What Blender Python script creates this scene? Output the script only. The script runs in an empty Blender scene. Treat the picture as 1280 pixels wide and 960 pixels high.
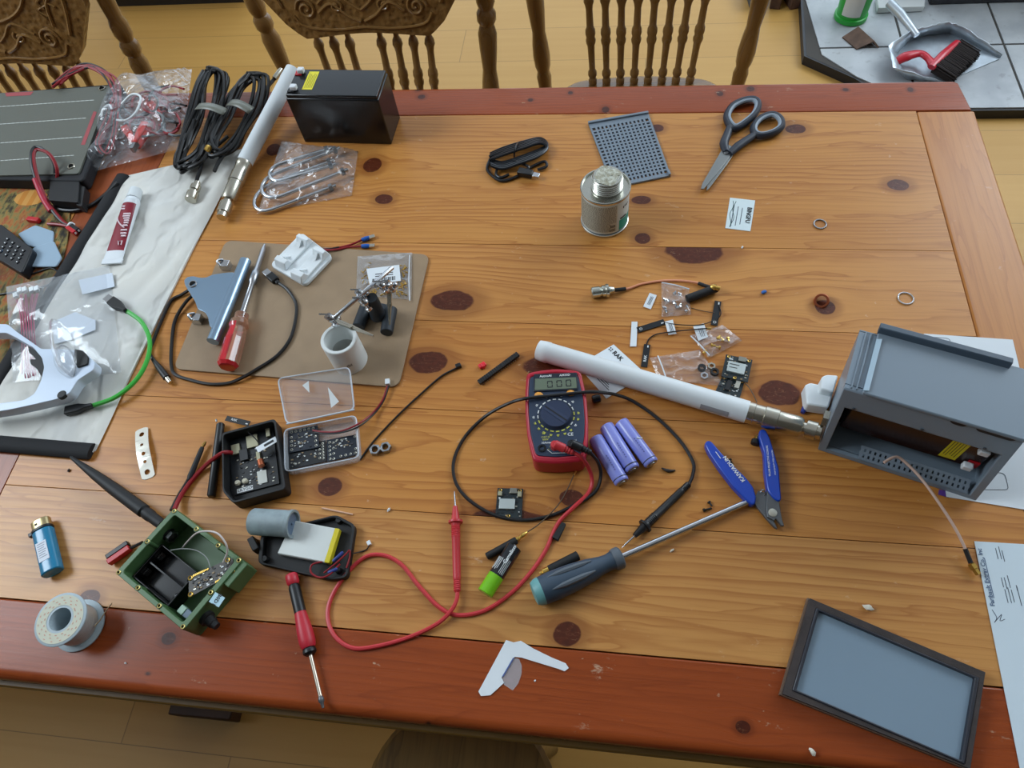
import bpy, bmesh, math, random
from mathutils import Vector as V, Matrix as M
PI = math.pi
sc = bpy.context.scene
COL = sc.collection
rnd = random.Random(7)
# ---------------------------------------------------------------- camera model (focal length and pose measured from the table's lines)
R3 = M(((0.99072485, 0.09925693, -0.09280266), (0.04041861, -0.86730573, -0.49613215), (-0.12973283, 0.48777950, -0.86327316)))
F = 874.3
TZ = 0.75                                   # table top
CAM = V((0, 0, TZ + .785))
def at(px, py, z=0.0):
    """world point at height z over the table top seen along a sight line"""
    d = R3.transposed() @ V(((px - 640) / F, (py - 480) / F, 1))
    return CAM + d * ((CAM.z - TZ - z) / -d.z)
def fl(px, py, z=0.0): return at(px, py, z - TZ)
def ats(pts, z=0.0): return [at(p[0], p[1], p[2] if len(p) > 2 else z) for p in pts]
cd = bpy.data.cameras.new('camera'); cam = bpy.data.objects.new('camera', cd); COL.objects.link(cam)
cd.sensor_fit = 'HORIZONTAL'; cd.sensor_width = 36; cd.lens = 36 * F / 1280; cd.clip_start = .01
rt = R3.transposed()
cam.matrix_world = M.Translation(CAM) @ M(((rt[0][0], -rt[0][1], -rt[0][2]), (rt[1][0], -rt[1][1], -rt[1][2]), (rt[2][0], -rt[2][1], -rt[2][2]))).to_4x4()
sc.camera = cam
# ---------------------------------------------------------------- mesh builder
def fr(o, xd, up=(0, 0, 1)):
    x = V(xd).normalized(); z = V(up); z = (z - x * z.dot(x)).normalized(); y = z.cross(x)
    return M(((x.x, y.x, z.x, o[0]), (x.y, y.y, z.y, o[1]), (x.z, y.z, z.z, o[2]), (0, 0, 0, 1)))
def frp(a, b, z=0.0):
    p, q = at(a[0], a[1], z), at(b[0], b[1], z)
    return fr(p, q - p)
def cat(pts, n, closed=False):
    if n < 2 or len(pts) < 3: return [V(p) for p in pts]
    out = []; L = len(pts)
    for i in range(L if closed else L - 1):
        if closed: p0, p1, p2, p3 = [V(pts[(i + k) % L]) for k in (-1, 0, 1, 2)]
        else: p0, p1, p2, p3 = V(pts[max(i - 1, 0)]), V(pts[i]), V(pts[i + 1]), V(pts[min(i + 2, L - 1)])
        for k in range(n):
            t = k / n
            out.append(.5 * (2 * p1 + (p2 - p0) * t + (2 * p0 - 5 * p1 + 4 * p2 - p3) * t * t + (3 * p1 - p0 - 3 * p2 + p3) * t ** 3))
    if not closed: out.append(V(pts[-1]))
    return out
def rrect(w, h, r, n=5, cx=0, cy=0):
    out = []
    for sx, sy, a in ((1, 1, 0), (-1, 1, PI / 2), (-1, -1, PI), (1, -1, 1.5 * PI)):
        for k in range(n + 1):
            t = a + PI / 2 * k / n
            out.append(V((cx + sx * (w / 2 - r) + r * math.cos(t), cy + sy * (h / 2 - r) + r * math.sin(t), 0)))
    return out
def rpoly(pts, r, n=4):
    """round the corners of a polygon"""
    out = []; L = len(pts)
    for i in range(L):
        a, b, c = V(pts[i - 1]), V(pts[i]), V(pts[(i + 1) % L])
        u, w = (a - b), (c - b); k = min(r, u.length * .45, w.length * .45)
        p, q = b + u.normalized() * k, b + w.normalized() * k
        for j in range(n + 1):
            t = j / n
            out.append((1 - t) ** 2 * p + 2 * t * (1 - t) * b + t * t * q)
    return out
class MB:
    def __init__(s, m=None):
        s.v = []; s.f = []; s.mi = []; s.mats = []; s.cur = 0
        if m: s.mat(m)
    def mat(s, m):
        if m not in s.mats: s.mats.append(m)
        s.cur = s.mats.index(m); return s
    def add(s, vs, fs, T=None):
        o = len(s.v)
        s.v += [tuple(T @ V(p)) if T else tuple(p) for p in vs]
        s.f += [[o + i for i in f] for f in fs]; s.mi += [s.cur] * len(fs); return s
    def face(s, pts, T=None): return s.add(pts, [list(range(len(pts)))], T)
    def prism(s, pts, d, T=None):
        d = V(d) if not isinstance(d, (int, float)) else V((0, 0, -d)); n = len(pts)
        pts = [V(p) for p in pts]
        nr = sum((pts[i].cross(pts[(i + 1) % n]) for i in range(n)), V((0, 0, 0)))
        if nr.dot(d) > 0: pts = pts[::-1]
        vs = pts + [p + d for p in pts]
        fs = [list(range(n)), list(range(2 * n - 1, n - 1, -1))] + [[i, n + i, n + (i + 1) % n, (i + 1) % n] for i in range(n)]
        return s.add(vs, fs, T)
    def frame(s, out, inn, d, T=None):
        d = V(d) if not isinstance(d, (int, float)) else V((0, 0, -d)); n = len(out)
        vs = [V(p) for p in out] + [V(p) for p in inn]; vs = vs + [p + d for p in vs]; fs = []
        for i in range(n):
            j = (i + 1) % n
            fs += [[i, j, n + j, n + i], [2 * n + j, 2 * n + i, 3 * n + i, 3 * n + j], [j, i, 2 * n + i, 2 * n + j], [n + i, n + j, 3 * n + j, 3 * n + i]]
        return s.add(vs, fs, T)
    def box(s, T, x0, x1, y0, y1, z0, z1):
        vs = [(x, y, z) for z in (z0, z1) for y in (y0, y1) for x in (x0, x1)]
        return s.add(vs, [[0, 2, 3, 1], [4, 5, 7, 6], [0, 1, 5, 4], [2, 6, 7, 3], [0, 4, 6, 2], [1, 3, 7, 5]], T)
    def tube(s, pts, r, seg=8, closed=False, sm=0, T=None, caps=True, flat=1.0):
        pts = cat(pts, sm, closed) if sm else [V(p) for p in pts]
        n = len(pts); rs = r if isinstance(r, (list, tuple)) else None
        if rs and len(rs) != n:
            rs = [rs[min(int(i / (n - 1) * (len(rs) - 1)), len(rs) - 2)] * (1 - (i / (n - 1) * (len(rs) - 1) - min(int(i / (n - 1) * (len(rs) - 1)), len(rs) - 2))) + rs[min(int(i / (n - 1) * (len(rs) - 1)), len(rs) - 2) + 1] * (i / (n - 1) * (len(rs) - 1) - min(int(i / (n - 1) * (len(rs) - 1)), len(rs) - 2)) for i in range(n)]
        vs = []; N = None
        for i in range(n):
            t = (pts[(i + 1) % n] - pts[i - 1]) if closed else (pts[min(i + 1, n - 1)] - pts[max(i - 1, 0)])
            t = t.normalized() if t.length > 1e-9 else V((1, 0, 0))
            if N is None: N = t.cross(V((0, 0, 1)) if abs(t.z) < .9 else V((1, 0, 0))).normalized()
            N = (N - t * N.dot(t)); N = N.normalized() if N.length > 1e-6 else t.orthogonal().normalized()
            B = t.cross(N); rr = rs[i] if rs else r
            vs += [pts[i] + N * (rr * math.cos(2 * PI * k / seg)) + B * (rr * flat * math.sin(2 * PI * k / seg)) for k in range(seg)]
        fs = []
        for i in range(n if closed else n - 1):
            a, b = i * seg, ((i + 1) % n) * seg
            fs += [[a + k, a + (k + 1) % seg, b + (k + 1) % seg, b + k] for k in range(seg)]
        if caps and not closed: fs += [list(range(seg))[::-1], list(range((n - 1) * seg, n * seg))]
        return s.add(vs, fs, T)
    def lathe(s, p0, p1, prof, seg=24, T=None, caps=True):
        """prof: (t, r); t is 0..1 from p0 to p1"""
        p0, p1 = V(p0), V(p1); ax = p1 - p0; z = ax.normalized()
        N = z.cross(V((0, 0, 1)) if abs(z.z) < .9 else V((1, 0, 0))).normalized(); B = z.cross(N); vs = []
        for t, r in prof:
            c = p0 + ax * t; r = max(r, 1e-5)
            vs += [c + N * (r * math.cos(2 * PI * k / seg)) + B * (r * math.sin(2 * PI * k / seg)) for k in range(seg)]
        fs = []
        for i in range(len(prof) - 1):
            a, b = i * seg, (i + 1) * seg
            fs += [[a + k, a + (k + 1) % seg, b + (k + 1) % seg, b + k] for k in range(seg)]
        if caps: fs += [list(range(seg))[::-1], list(range((len(prof) - 1) * seg, len(prof) * seg))]
        return s.add(vs, fs, T)
    def cyl(s, p0, p1, r, seg=20, T=None): return s.lathe(p0, p1, [(0, r), (1, r)], seg, T)
    def ball(s, c, r, seg=12, T=None):
        r = (r, r, r) if isinstance(r, (int, float)) else r; vs = []; n = seg // 2
        for i in range(n + 1):
            a = PI * i / n
            vs += [(c[0] + r[0] * math.sin(a) * math.cos(2 * PI * k / seg), c[1] + r[1] * math.sin(a) * math.sin(2 * PI * k / seg), c[2] + r[2] * math.cos(a)) for k in range(seg)]
        fs = [[i * seg + k, (i + 1) * seg + k, (i + 1) * seg + (k + 1) % seg, i * seg + (k + 1) % seg] for i in range(n) for k in range(seg)]
        return s.add(vs, fs, T)
    def grid(s, fn, nu, nv, T=None):
        vs = [fn(i / nu, j / nv) for j in range(nv + 1) for i in range(nu + 1)]; w = nu + 1
        return s.add(vs, [[j * w + i, j * w + i + 1, (j + 1) * w + i + 1, (j + 1) * w + i] for j in range(nv) for i in range(nu)], T)
    def ring(s, c, R, r, seg=28, rs=6, nrm=(0, 0, 1)):
        T = fr(c, V(nrm).orthogonal(), nrm)
        return s.tube([V((R * math.cos(2 * PI * k / seg), R * math.sin(2 * PI * k / seg), 0)) for k in range(seg)], r, rs, True, 0, T)
    def text(s, txt, T, size, dx='CENTER', dz=.0003, bold=0):
        cu = bpy.data.curves.new('glyphs', 'FONT'); cu.body = txt; cu.size = size; cu.align_x = dx; cu.align_y = 'CENTER'; cu.resolution_u = 2
        if bold: cu.offset = bold * size
        o = bpy.data.objects.new('glyphs', cu); COL.objects.link(o)
        dg = bpy.context.evaluated_depsgraph_get(); me = bpy.data.meshes.new_from_object(o.evaluated_get(dg))
        s.add([V((v.co.x, v.co.y, dz)) for v in me.vertices], [list(p.vertices) for p in me.polygons], T)
        bpy.data.objects.remove(o); bpy.data.meshes.remove(me); bpy.data.curves.remove(cu); return s
    def mesh(s, name, off, ang=38):
        me = bpy.data.meshes.new(name)
        me.from_pydata([(v[0] - off[0], v[1] - off[1], v[2] - off[2]) for v in s.v], [], s.f)
        for m in s.mats: me.materials.append(m)
        for p, i in zip(me.polygons, s.mi): p.material_index = i; p.use_smooth = True
        me.update()
        me.set_sharp_from_angle(angle=math.radians(ang)); return me
ORG = {}
def tag(o, label, cat_, group=None, kind=None):
    if label: o['label'] = label
    if cat_: o['category'] = cat_
    if group: o['group'] = group
    if kind: o['kind'] = kind
    return o
def thing(name, label, cat_, loc, group=None):
    o = bpy.data.objects.new(name, None); COL.objects.link(o); o.empty_display_size = .02
    o.location = loc; ORG[o.name] = V(loc); return tag(o, label, cat_, group)
def mods(o, bevel, seg=2):
    if bevel:
        b = o.modifiers.new('bevel', 'BEVEL'); b.width = bevel; b.segments = seg; b.limit_method = 'ANGLE'; b.angle_limit = math.radians(40)
def part(name, mb, parent, bevel=0, label=None, kind=None, ang=38):
    off = ORG[parent.name]; o = bpy.data.objects.new(name, mb.mesh(name, off, ang)); COL.objects.link(o); o.parent = parent
    ORG[o.name] = off; mods(o, bevel)
    if label: o['label'] = label
    if kind: o['kind'] = kind
    return o
def solo(name, label, cat_, mb, group=None, bevel=0, kind=None, ang=38):
    n = len(mb.v); off = V((sum(v[0] for v in mb.v) / n, sum(v[1] for v in mb.v) / n, min(v[2] for v in mb.v)))
    o = bpy.data.objects.new(name, mb.mesh(name, off, ang)); COL.objects.link(o); o.location = off; ORG[o.name] = off
    mods(o, bevel); return tag(o, label, cat_, group, kind)
# ---------------------------------------------------------------- materials
def lin(c):
    return tuple(((x / 255) / 12.92 if x / 255 <= .04045 else (((x / 255) + .055) / 1.055) ** 2.4) for x in c[:3]) + (1,)
class NT:
    def __init__(s, name):
        s.m = bpy.data.materials.new(name); s.m.use_nodes = True; s.t = s.m.node_tree; s.t.nodes.clear()
        s.out = s.n('ShaderNodeOutputMaterial')
    def n(s, k, **kw):
        o = s.t.nodes.new(k)
        for a, b in kw.items(): setattr(o, a, b)
        return o
    def put(s, sock, v):
        if isinstance(v, bpy.types.NodeSocket): s.t.links.new(v, sock)
        elif v is not None: sock.default_value = v
    def math(s, op, a, b=None, c=None, clamp=False):
        o = s.n('ShaderNodeMath', operation=op, use_clamp=clamp)
        for i, v in enumerate((a, b, c)):
            if v is not None: s.put(o.inputs[i], v)
        return o.outputs[0]
    def mix(s, f, a, b):
        o = s.n('ShaderNodeMix', data_type='RGBA'); s.put(o.inputs[0], f); s.put(o.inputs[6], a); s.put(o.inputs[7], b); return o.outputs[2]
    def noise(s, vec, scale, detail=3, rough=.5):
        o = s.n('ShaderNodeTexNoise'); s.put(o.inputs['Vector'], vec); o.inputs['Scale'].default_value = scale
        o.inputs['Detail'].default_value = detail; o.inputs['Roughness'].default_value = rough; return o.outputs['Fac']
    def ss(s, v, a, b, lo=0., hi=1.):
        o = s.n('ShaderNodeMapRange', interpolation_type='SMOOTHSTEP'); s.put(o.inputs[0], v)
        for i, x in enumerate((a, b, lo, hi)): o.inputs[i + 1].default_value = x
        return o.outputs[0]
    def mapv(s, vec, loc=(0, 0, 0), scale=(1, 1, 1), rot=(0, 0, 0)):
        o = s.n('ShaderNodeMapping'); s.put(o.inputs[0], vec); o.inputs[1].default_value = loc; o.inputs[2].default_value = rot; o.inputs[3].default_value = scale; return o.outputs[0]
    def obj(s): return s.n('ShaderNodeTexCoord').outputs['Object']
    def bsdf(s, **kw):
        o = s.n('ShaderNodeBsdfPrincipled')
        for a, b in kw.items():
            s.put(o.inputs[a.replace('_', ' ')], b)
        s.t.links.new(o.outputs[0], s.out.inputs[0]); return o
    def bump(s, h, st=.3, d=.001):
        o = s.n('ShaderNodeBump'); s.put(o.inputs['Height'], h); o.inputs['Strength'].default_value = st; o.inputs['Distance'].default_value = d; return o.outputs[0]
MATS = {}
def mat(name, rgb, rough=.5, metal=0., spec=.5, var=0., vs=60, bump=0., bs=400, coat=0., sub=0.):
    if name in MATS: return MATS[name]
    t = NT(name); c = lin(rgb); oc = t.obj()
    col = c
    if var:
        f = t.noise(oc, vs, 4)
        f = t.ss(f, .3, .7)
        col = t.mix(f, tuple(x * (1 - var) for x in c[:3]) + (1,), tuple(min(1, x * (1 + var)) for x in c[:3]) + (1,))
    kw = dict(Base_Color=col, Roughness=rough, Metallic=metal)
    b = t.bsdf(**kw); b.inputs['Specular IOR Level'].default_value = spec
    if coat: b.inputs['Coat Weight'].default_value = coat; b.inputs['Coat Roughness'].default_value = .08
    if sub: b.inputs['Subsurface Weight'].default_value = sub; b.inputs['Subsurface Radius'].default_value = (.01, .01, .01)
    if bump: t.put(b.inputs['Normal'], t.bump(t.noise(oc, bs, 3), bump, .0006))
    MATS[name] = t.m; return t.m
def clear(name, rgb=(255, 255, 255), alpha=.12, rough=.12, crinkle=.0, cs=60, facing=.5, milky=(225, 232, 238)):
    """thin clear plastic film: mostly passes light, reflects more at grazing angles"""
    if name in MATS: return MATS[name]
    t = NT(name); tr = t.n('ShaderNodeBsdfTransparent'); tr.inputs[0].default_value = lin(rgb)
    b = t.n('ShaderNodeBsdfPrincipled'); b.inputs['Base Color'].default_value = lin(milky); b.inputs['Roughness'].default_value = rough; b.inputs['Specular IOR Level'].default_value = 1.0
    lw = t.n('ShaderNodeLayerWeight'); lw.inputs[0].default_value = .35
    if crinkle:
        rn = t.math('ABSOLUTE', t.math('MULTIPLY_ADD', t.noise(t.obj(), cs, 2, .45), 2., -1.)); nrm = t.bump(t.math('POWER', t.math('SUBTRACT', 1., rn, None, True), 5.), crinkle, .006)
        t.put(b.inputs['Normal'], nrm); t.put(lw.inputs['Normal'], nrm)
    f = t.math('MULTIPLY_ADD', t.math('POWER', lw.outputs['Facing'], 1.6), facing, alpha, True)
    mx = t.n('ShaderNodeMixShader'); t.put(mx.inputs[0], f); t.t.links.new(tr.outputs[0], mx.inputs[1]); t.t.links.new(b.outputs[0], mx.inputs[2])
    gl = t.n('ShaderNodeBsdfGlossy'); gl.inputs['Roughness'].default_value = rough
    if crinkle: t.put(gl.inputs['Normal'], nrm)
    fz = t.math('MULTIPLY_ADD', t.math('POWER', lw.outputs['Facing'], 3.0), .55, .045, True)
    m2 = t.n('ShaderNodeMixShader'); t.put(m2.inputs[0], fz); t.t.links.new(mx.outputs[0], m2.inputs[1]); t.t.links.new(gl.outputs[0], m2.inputs[2])
    t.t.links.new(m2.outputs[0], t.out.inputs[0]); MATS[name] = t.m; return t.m
def wood(name, base, dark, knots=(), along='x', freq=55, seed=0., amt=.6, rough=.32, knotc=(84, 36, 18), fine=.25, scratch=.0, coat=0., spec=.35):
    """boards: grain lines run along one axis and flow around the knots; knots are (x, y, rx, ry)"""
    t = NT(name); oc = t.obj(); sp = t.n('ShaderNodeSeparateXYZ'); t.put(sp.inputs[0], oc)
    X, Y = (sp.outputs[0], sp.outputs[1]) if along == 'x' else (sp.outputs[1], sp.outputs[0])
    def vec(a, b, c=0.):
        o = t.n('ShaderNodeCombineXYZ'); t.put(o.inputs[0], a); t.put(o.inputs[1], b); t.put(o.inputs[2], c); return o.outputs[0]
    E = Y; mask = None; halo = None
    wob = t.noise(oc, 28, 3)
    for (kx, ky, rx, ry) in knots:
        dx = t.math('SUBTRACT', X, kx); dy = t.math('SUBTRACT', Y, ky)
        qx = t.math('DIVIDE', dx, rx); qy = t.math('DIVIDE', dy, ry)
        r2 = t.math('ADD', t.math('MULTIPLY', qx, qx), t.math('MULTIPLY', qy, qy))
        w = t.math('DIVIDE', dy, t.math('MULTIPLY_ADD', r2, .55, .6))
        E = t.math('SUBTRACT', E, w)
        rr = t.math('MULTIPLY_ADD', wob, 1.1, t.math('SUBTRACT', r2, .55))
        mk = t.ss(rr, .85, 1.1, 1., 0.); hl = t.ss(rr, .9, 4.5, 1., 0.)
        mask = mk if mask is None else t.math('MAXIMUM', mask, mk); halo = hl if halo is None else t.math('MAXIMUM', halo, hl)
    big = t.noise(vec(t.math('MULTIPLY', X, .55), t.math('MULTIPLY', E, 4.2), seed), 2.2, 3, .5)
    ph = t.math('ADD', t.math('MULTIPLY', E, freq), t.math('MULTIPLY', big, 7.0))
    ph = t.math('ADD', ph, t.math('MULTIPLY', t.noise(vec(t.math('MULTIPLY', X, 6), t.math('MULTIPLY', E, 40), seed + 3), 1., 3), .5))
    fr_ = t.math('FRACT', ph)
    line = t.math('POWER', fr_, 2.4)
    edge = t.ss(fr_, .86, 1.0, 1., 0.)
    line = t.math('MULTIPLY', line, edge)
    lo = t.ss(t.noise(vec(t.math('MULTIPLY', X, .9), t.math('MULTIPLY', E, 7), seed + 9), 1.7, 3), .38, .62, .12, 1.)
    f2 = t.math('FRACT', t.math('ADD', t.math('MULTIPLY', E, freq * .27), t.math('MULTIPLY', t.noise(vec(t.math('MULTIPLY', X, .7), t.math('MULTIPLY', E, 5), seed + 17), 2.6, 4, .55), 6.5)))
    l2 = t.math('MULTIPLY', t.math('POWER', f2, 7.), t.ss(f2, .95, 1., 1., 0.))
    line = t.math('MULTIPLY', t.math('MAXIMUM', t.math('MULTIPLY', line, lo), t.math('MULTIPLY', l2, .85)), amt)
    fib = t.noise(vec(t.math('MULTIPLY', X, 9), t.math('MULTIPLY', E, 330), seed + 5), 1., 4, .6)
    col = t.mix(line, lin(base), lin(dark))
    patch = t.ss(t.noise(vec(X, t.math('MULTIPLY', Y, 3), seed + 1), 3., 3), .3, .75)
    col = t.mix(t.math('MULTIPLY', patch, .35), col, tuple(a * .5 + b * .5 for a, b in zip(lin(base), lin(dark))))
    col = t.mix(t.math('MULTIPLY', t.ss(fib, .45, .75), fine), col, lin(dark))
    if mask is not None:
        col = t.mix(t.math('MULTIPLY', halo, .45), col, lin(tuple(int(a * .5 + b * .5) for a, b in zip(dark, knotc))))
        kcol = t.mix(t.noise(oc, 160, 3), lin(tuple(int(x * .75) for x in knotc)), lin(tuple(min(255, int(x * 1.35)) for x in knotc)))
        crack = t.ss(t.noise(t.mapv(oc, scale=(30, 90, 1), rot=(0, 0, 1.1)), 1.6, 3, .5), .495, .5)
        crack = t.math('MULTIPLY', crack, t.ss(t.noise(t.mapv(oc, scale=(30, 90, 1), rot=(0, 0, 1.1)), 1.6, 3, .5), .505, .51, 1., 0.))
        kcol = t.mix(t.math('MULTIPLY', crack, .3), kcol, lin((170, 120, 84)))
        col = t.mix(mask, col, kcol)
    if scratch:
        sv = t.mapv(oc, scale=(14, 30, 1), rot=(0, 0, .7)); s1 = t.math('MAXIMUM', t.ss(t.noise(sv, 2.3, 6, .7), .64, .70), t.ss(t.noise(oc, 95, 3, .6), .70, .74))
        s2 = t.ss(t.noise(oc, 9, 2), .42, .60)
        col = t.mix(t.math('MULTIPLY', t.math('MULTIPLY', s1, s2), scratch), col, lin((214, 190, 160)))
    b = t.bsdf(Base_Color=col, Roughness=t.math('MULTIPLY_ADD', fib, .15, rough - .05))
    b.inputs['Specular IOR Level'].default_value = spec
    if coat: b.inputs['Coat Weight'].default_value = coat; b.inputs['Coat Roughness'].default_value = .12
    t.put(b.inputs['Normal'], t.bump(fib, .12, .0004)); return t.m
# ---------------------------------------------------------------- floor
FOY = 1.0
floor_m = NT('pine floor'); t = floor_m; oc = t.obj(); sp = t.n('ShaderNodeSeparateXYZ'); t.put(sp.inputs[0], oc)
PW = .1808
yo = t.math('ADD', sp.outputs[1], .02 + FOY)
row = t.math('FLOOR', t.math('DIVIDE', yo, PW)); fy = t.math('FRACT', t.math('DIVIDE', yo, PW))
rx = t.math('MULTIPLY_ADD', t.math('FRACT', t.math('MULTIPLY', row, .377)), 1.7, t.math('ADD', sp.outputs[0], .955))
seg_ = t.math('FLOOR', t.math('DIVIDE', rx, 1.3)); fx = t.math('FRACT', t.math('DIVIDE', rx, 1.3))
gy = t.math('MAXIMUM', t.ss(fy, 0, .010, 1, 0), t.ss(fy, .992, 1.0)); gx = t.ss(fx, .0, .003, 1, 0)
gap = t.math('MAXIMUM', gy, gx)
cv = t.n('ShaderNodeCombineXYZ'); t.put(cv.inputs[0], row); t.put(cv.inputs[1], seg_)
wn = t.n('ShaderNodeTexWhiteNoise'); t.put(wn.inputs[0], cv.outputs[0])
gv = t.n('ShaderNodeCombineXYZ'); t.put(gv.inputs[0], t.math('MULTIPLY', sp.outputs[0], 1.5)); t.put(gv.inputs[1], t.math('MULTIPLY', sp.outputs[1], 40)); t.put(gv.inputs[2], t.math('MULTIPLY', wn.outputs[0], 20))
gr = t.noise(gv.outputs[0], 1., 4, .55)
c = t.mix(gr, lin((198, 156, 88)), lin((180, 136, 68)))
c = t.mix(t.math('MULTIPLY', wn.outputs[0], .35), c, lin((168, 124, 60)))
c = t.mix(t.math('MULTIPLY', gap, .7), c, lin((96, 72, 38)))
fb = t.bsdf(Base_Color=c, Roughness=.45); fb.inputs['Specular IOR Level'].default_value = .3
mb = MB(floor_m.m)
mb.box(None, -4, 4, -2.2, 4.2, -.04, 0)
fo = solo('floor', None, None, mb); fo['kind'] = 'structure'
for nm_, bx_, c_ in (('ceiling', (-4, 4, -2.2, 4.2, 3.2, 3.24), (212, 220, 230)), ('wall_left', (-3.25, -3.2, -.45, 4.2, 0, 3.2), (196, 198, 196)), ('wall_right', (3.2, 3.25, -.45, 4.2, 0, 3.2), (196, 198, 196)), ('wall_front_shade', (-4, 4, -.50, -.45, 0, 3.2), (64, 58, 50))):  # unseen room shell; close dark front wall added to shade the floor there
    mb = MB(mat(nm_ + ' paint', c_, .8)); mb.box(None, *bx_); tag(solo(nm_, None, None, mb), None, None, None, 'structure')
# tiled hearth with a black edge
t = NT('hearth tile'); oc = t.obj(); sp = t.n('ShaderNodeSeparateXYZ'); t.put(sp.inputs[0], oc)
v = t.noise(oc, 9, 5); cc = t.mix(t.ss(v, .3, .7), lin((152, 156, 160)), lin((178, 182, 184)))
cc = t.mix(t.math('MULTIPLY', t.ss(t.noise(oc, 40, 3), .62, .75), .35), cc, lin((112, 110, 108)))
t.bsdf(Base_Color=cc, Roughness=.35); tile_m = t.m
t2 = NT('tile grout'); t2.bsdf(Base_Color=lin((70, 66, 62)), Roughness=.9); grout_m = t2.m
edge_m = mat('hearth black edge', (30, 31, 36), .5)
HZ = .03
hp = [fl(1000, -12, HZ), fl(1005, 70, HZ), fl(1068, 98, HZ) + V((.0, 0, 0)), fl(1120, 121, HZ), fl(1224, 137, HZ), V((1.9, 1.838, HZ)), V((1.9, 2.72, HZ)), V((.60, 2.72, HZ))]
hp = [V((p.x, p.y, HZ)) for p in hp]; hp[4].y = hp[5].y = 1.838; hp[3] = V((.86, 1.838, HZ))
hearth = thing('hearth', 'raised tiled hearth platform with black edge on the floor behind the table', 'hearth', (1.2, 2.2, 0)); hearth['kind'] = 'structure'
mb = MB(edge_m); mb.prism(hp, HZ - .0005); part('edge', mb, hearth)
c0 = V((1.15, 2.25, HZ)); inn = [c0 + (p - c0) * .985 for p in hp]
mb = MB(grout_m); mb.prism([p + V((0, 0, .0005)) for p in inn], .004); part('grout_bed', mb, hearth)
# tiles clipped to the hearth outline, laid square with one diagonal cut corner
def clip(poly, a, b):
    out = []; n = (b - a); nx, ny = -n.y, n.x
    for i in range(len(poly)):
        p, q = poly[i], poly[(i + 1) % len(poly)]; dp = (p.x - a.x) * nx + (p.y - a.y) * ny; dq = (q.x - a.x) * nx + (q.y - a.y) * ny
        if dp >= 0: out.append(p)
        if dp * dq < 0: out.append(p + (q - p) * (dp / (dp - dq)))
    return out
mb = MB(tile_m); TS = .295; G = .004
for i in range(-2, 6):
    for j in range(-1, 4):
        x0, y0 = .90 + i * TS, 1.842 + j * TS
        po = [V((x0 + G, y0 + G, HZ + .004)), V((x0 + TS - G, y0 + G, HZ + .004)), V((x0 + TS - G, y0 + TS - G, HZ + .004)), V((x0 + G, y0 + TS - G, HZ + .004))]
        for k in range(len(inn)):
            if len(po) > 2: po = clip(po, inn[k], inn[(k + 1) % len(inn)])
        if len(po) > 2: mb.prism(po, .0035)
part('tile', mb, hearth, label='pale grey square floor tiles')
# dark kick strip and pale base cabinet at the back of the room
wall_m = mat('cabinet paint', (206, 192, 168), .5); kick_m = mat('black kick strip', (24, 24, 26), .5)
y_ = fl(200, 12, 0).y
t_ = thing('base_cabinet', 'beige base cabinet with a black kick strip far behind the chairs', 'cabinet', (-1.6, y_ + .3, 0))
xa, xb = fl(147, 10, 0).x, fl(312, 8, 0).x
mb = MB(kick_m); mb.box(None, xa - .0, xb, y_ + .03, y_ + .5, 0, .055); part('kick_strip', mb, t_)
mb = MB(wall_m); mb.box(None, xa - .05, xb + .03, y_, y_ + .5, .055, .75); part('cabinet_body', mb, t_, .004)
stone_m = mat('dark brick', (86, 62, 50), .8, var=.4, vs=18, bump=.5, bs=40); stone2 = mat('soot grey brick', (70, 68, 66), .85, var=.35, vs=14, bump=.5, bs=50)
for k, (px, w_, m_) in enumerate(((945, .044, stone2), (968, .036, stone_m), (993, .034, stone_m))):
    p = fl(px, 12, 0); mb = MB(m_); T = M.Translation(p) @ M.Rotation((.1, -.2, .25)[k], 4, 'Z'); mb.box(T, -w_ * .5, w_ * .5, 0, .11, 0, .065 + .02 * k)
    solo('brick', ('grey sooty brick on the floor left of the hearth, beside the chair post', 'reddish brown brick between two others left of the hearth', 'reddish brown brick nearest to the hearth edge')[k], 'brick', mb, bevel=.004)
# wood stove foot plate along the back of the hearth
mb = MB(mat('stove iron', (58, 58, 62), .6, .3, var=.2)); p = fl(1240, 6, HZ)
mb.box(None, fl(1150, 2, HZ).x + .02, 1.9, p.y, p.y + .3, HZ + .004, HZ + .30)
solo('wood_stove', 'dark grey iron base of a wood stove at the back of the hearth', 'stove', mb, bevel=.006)
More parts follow.
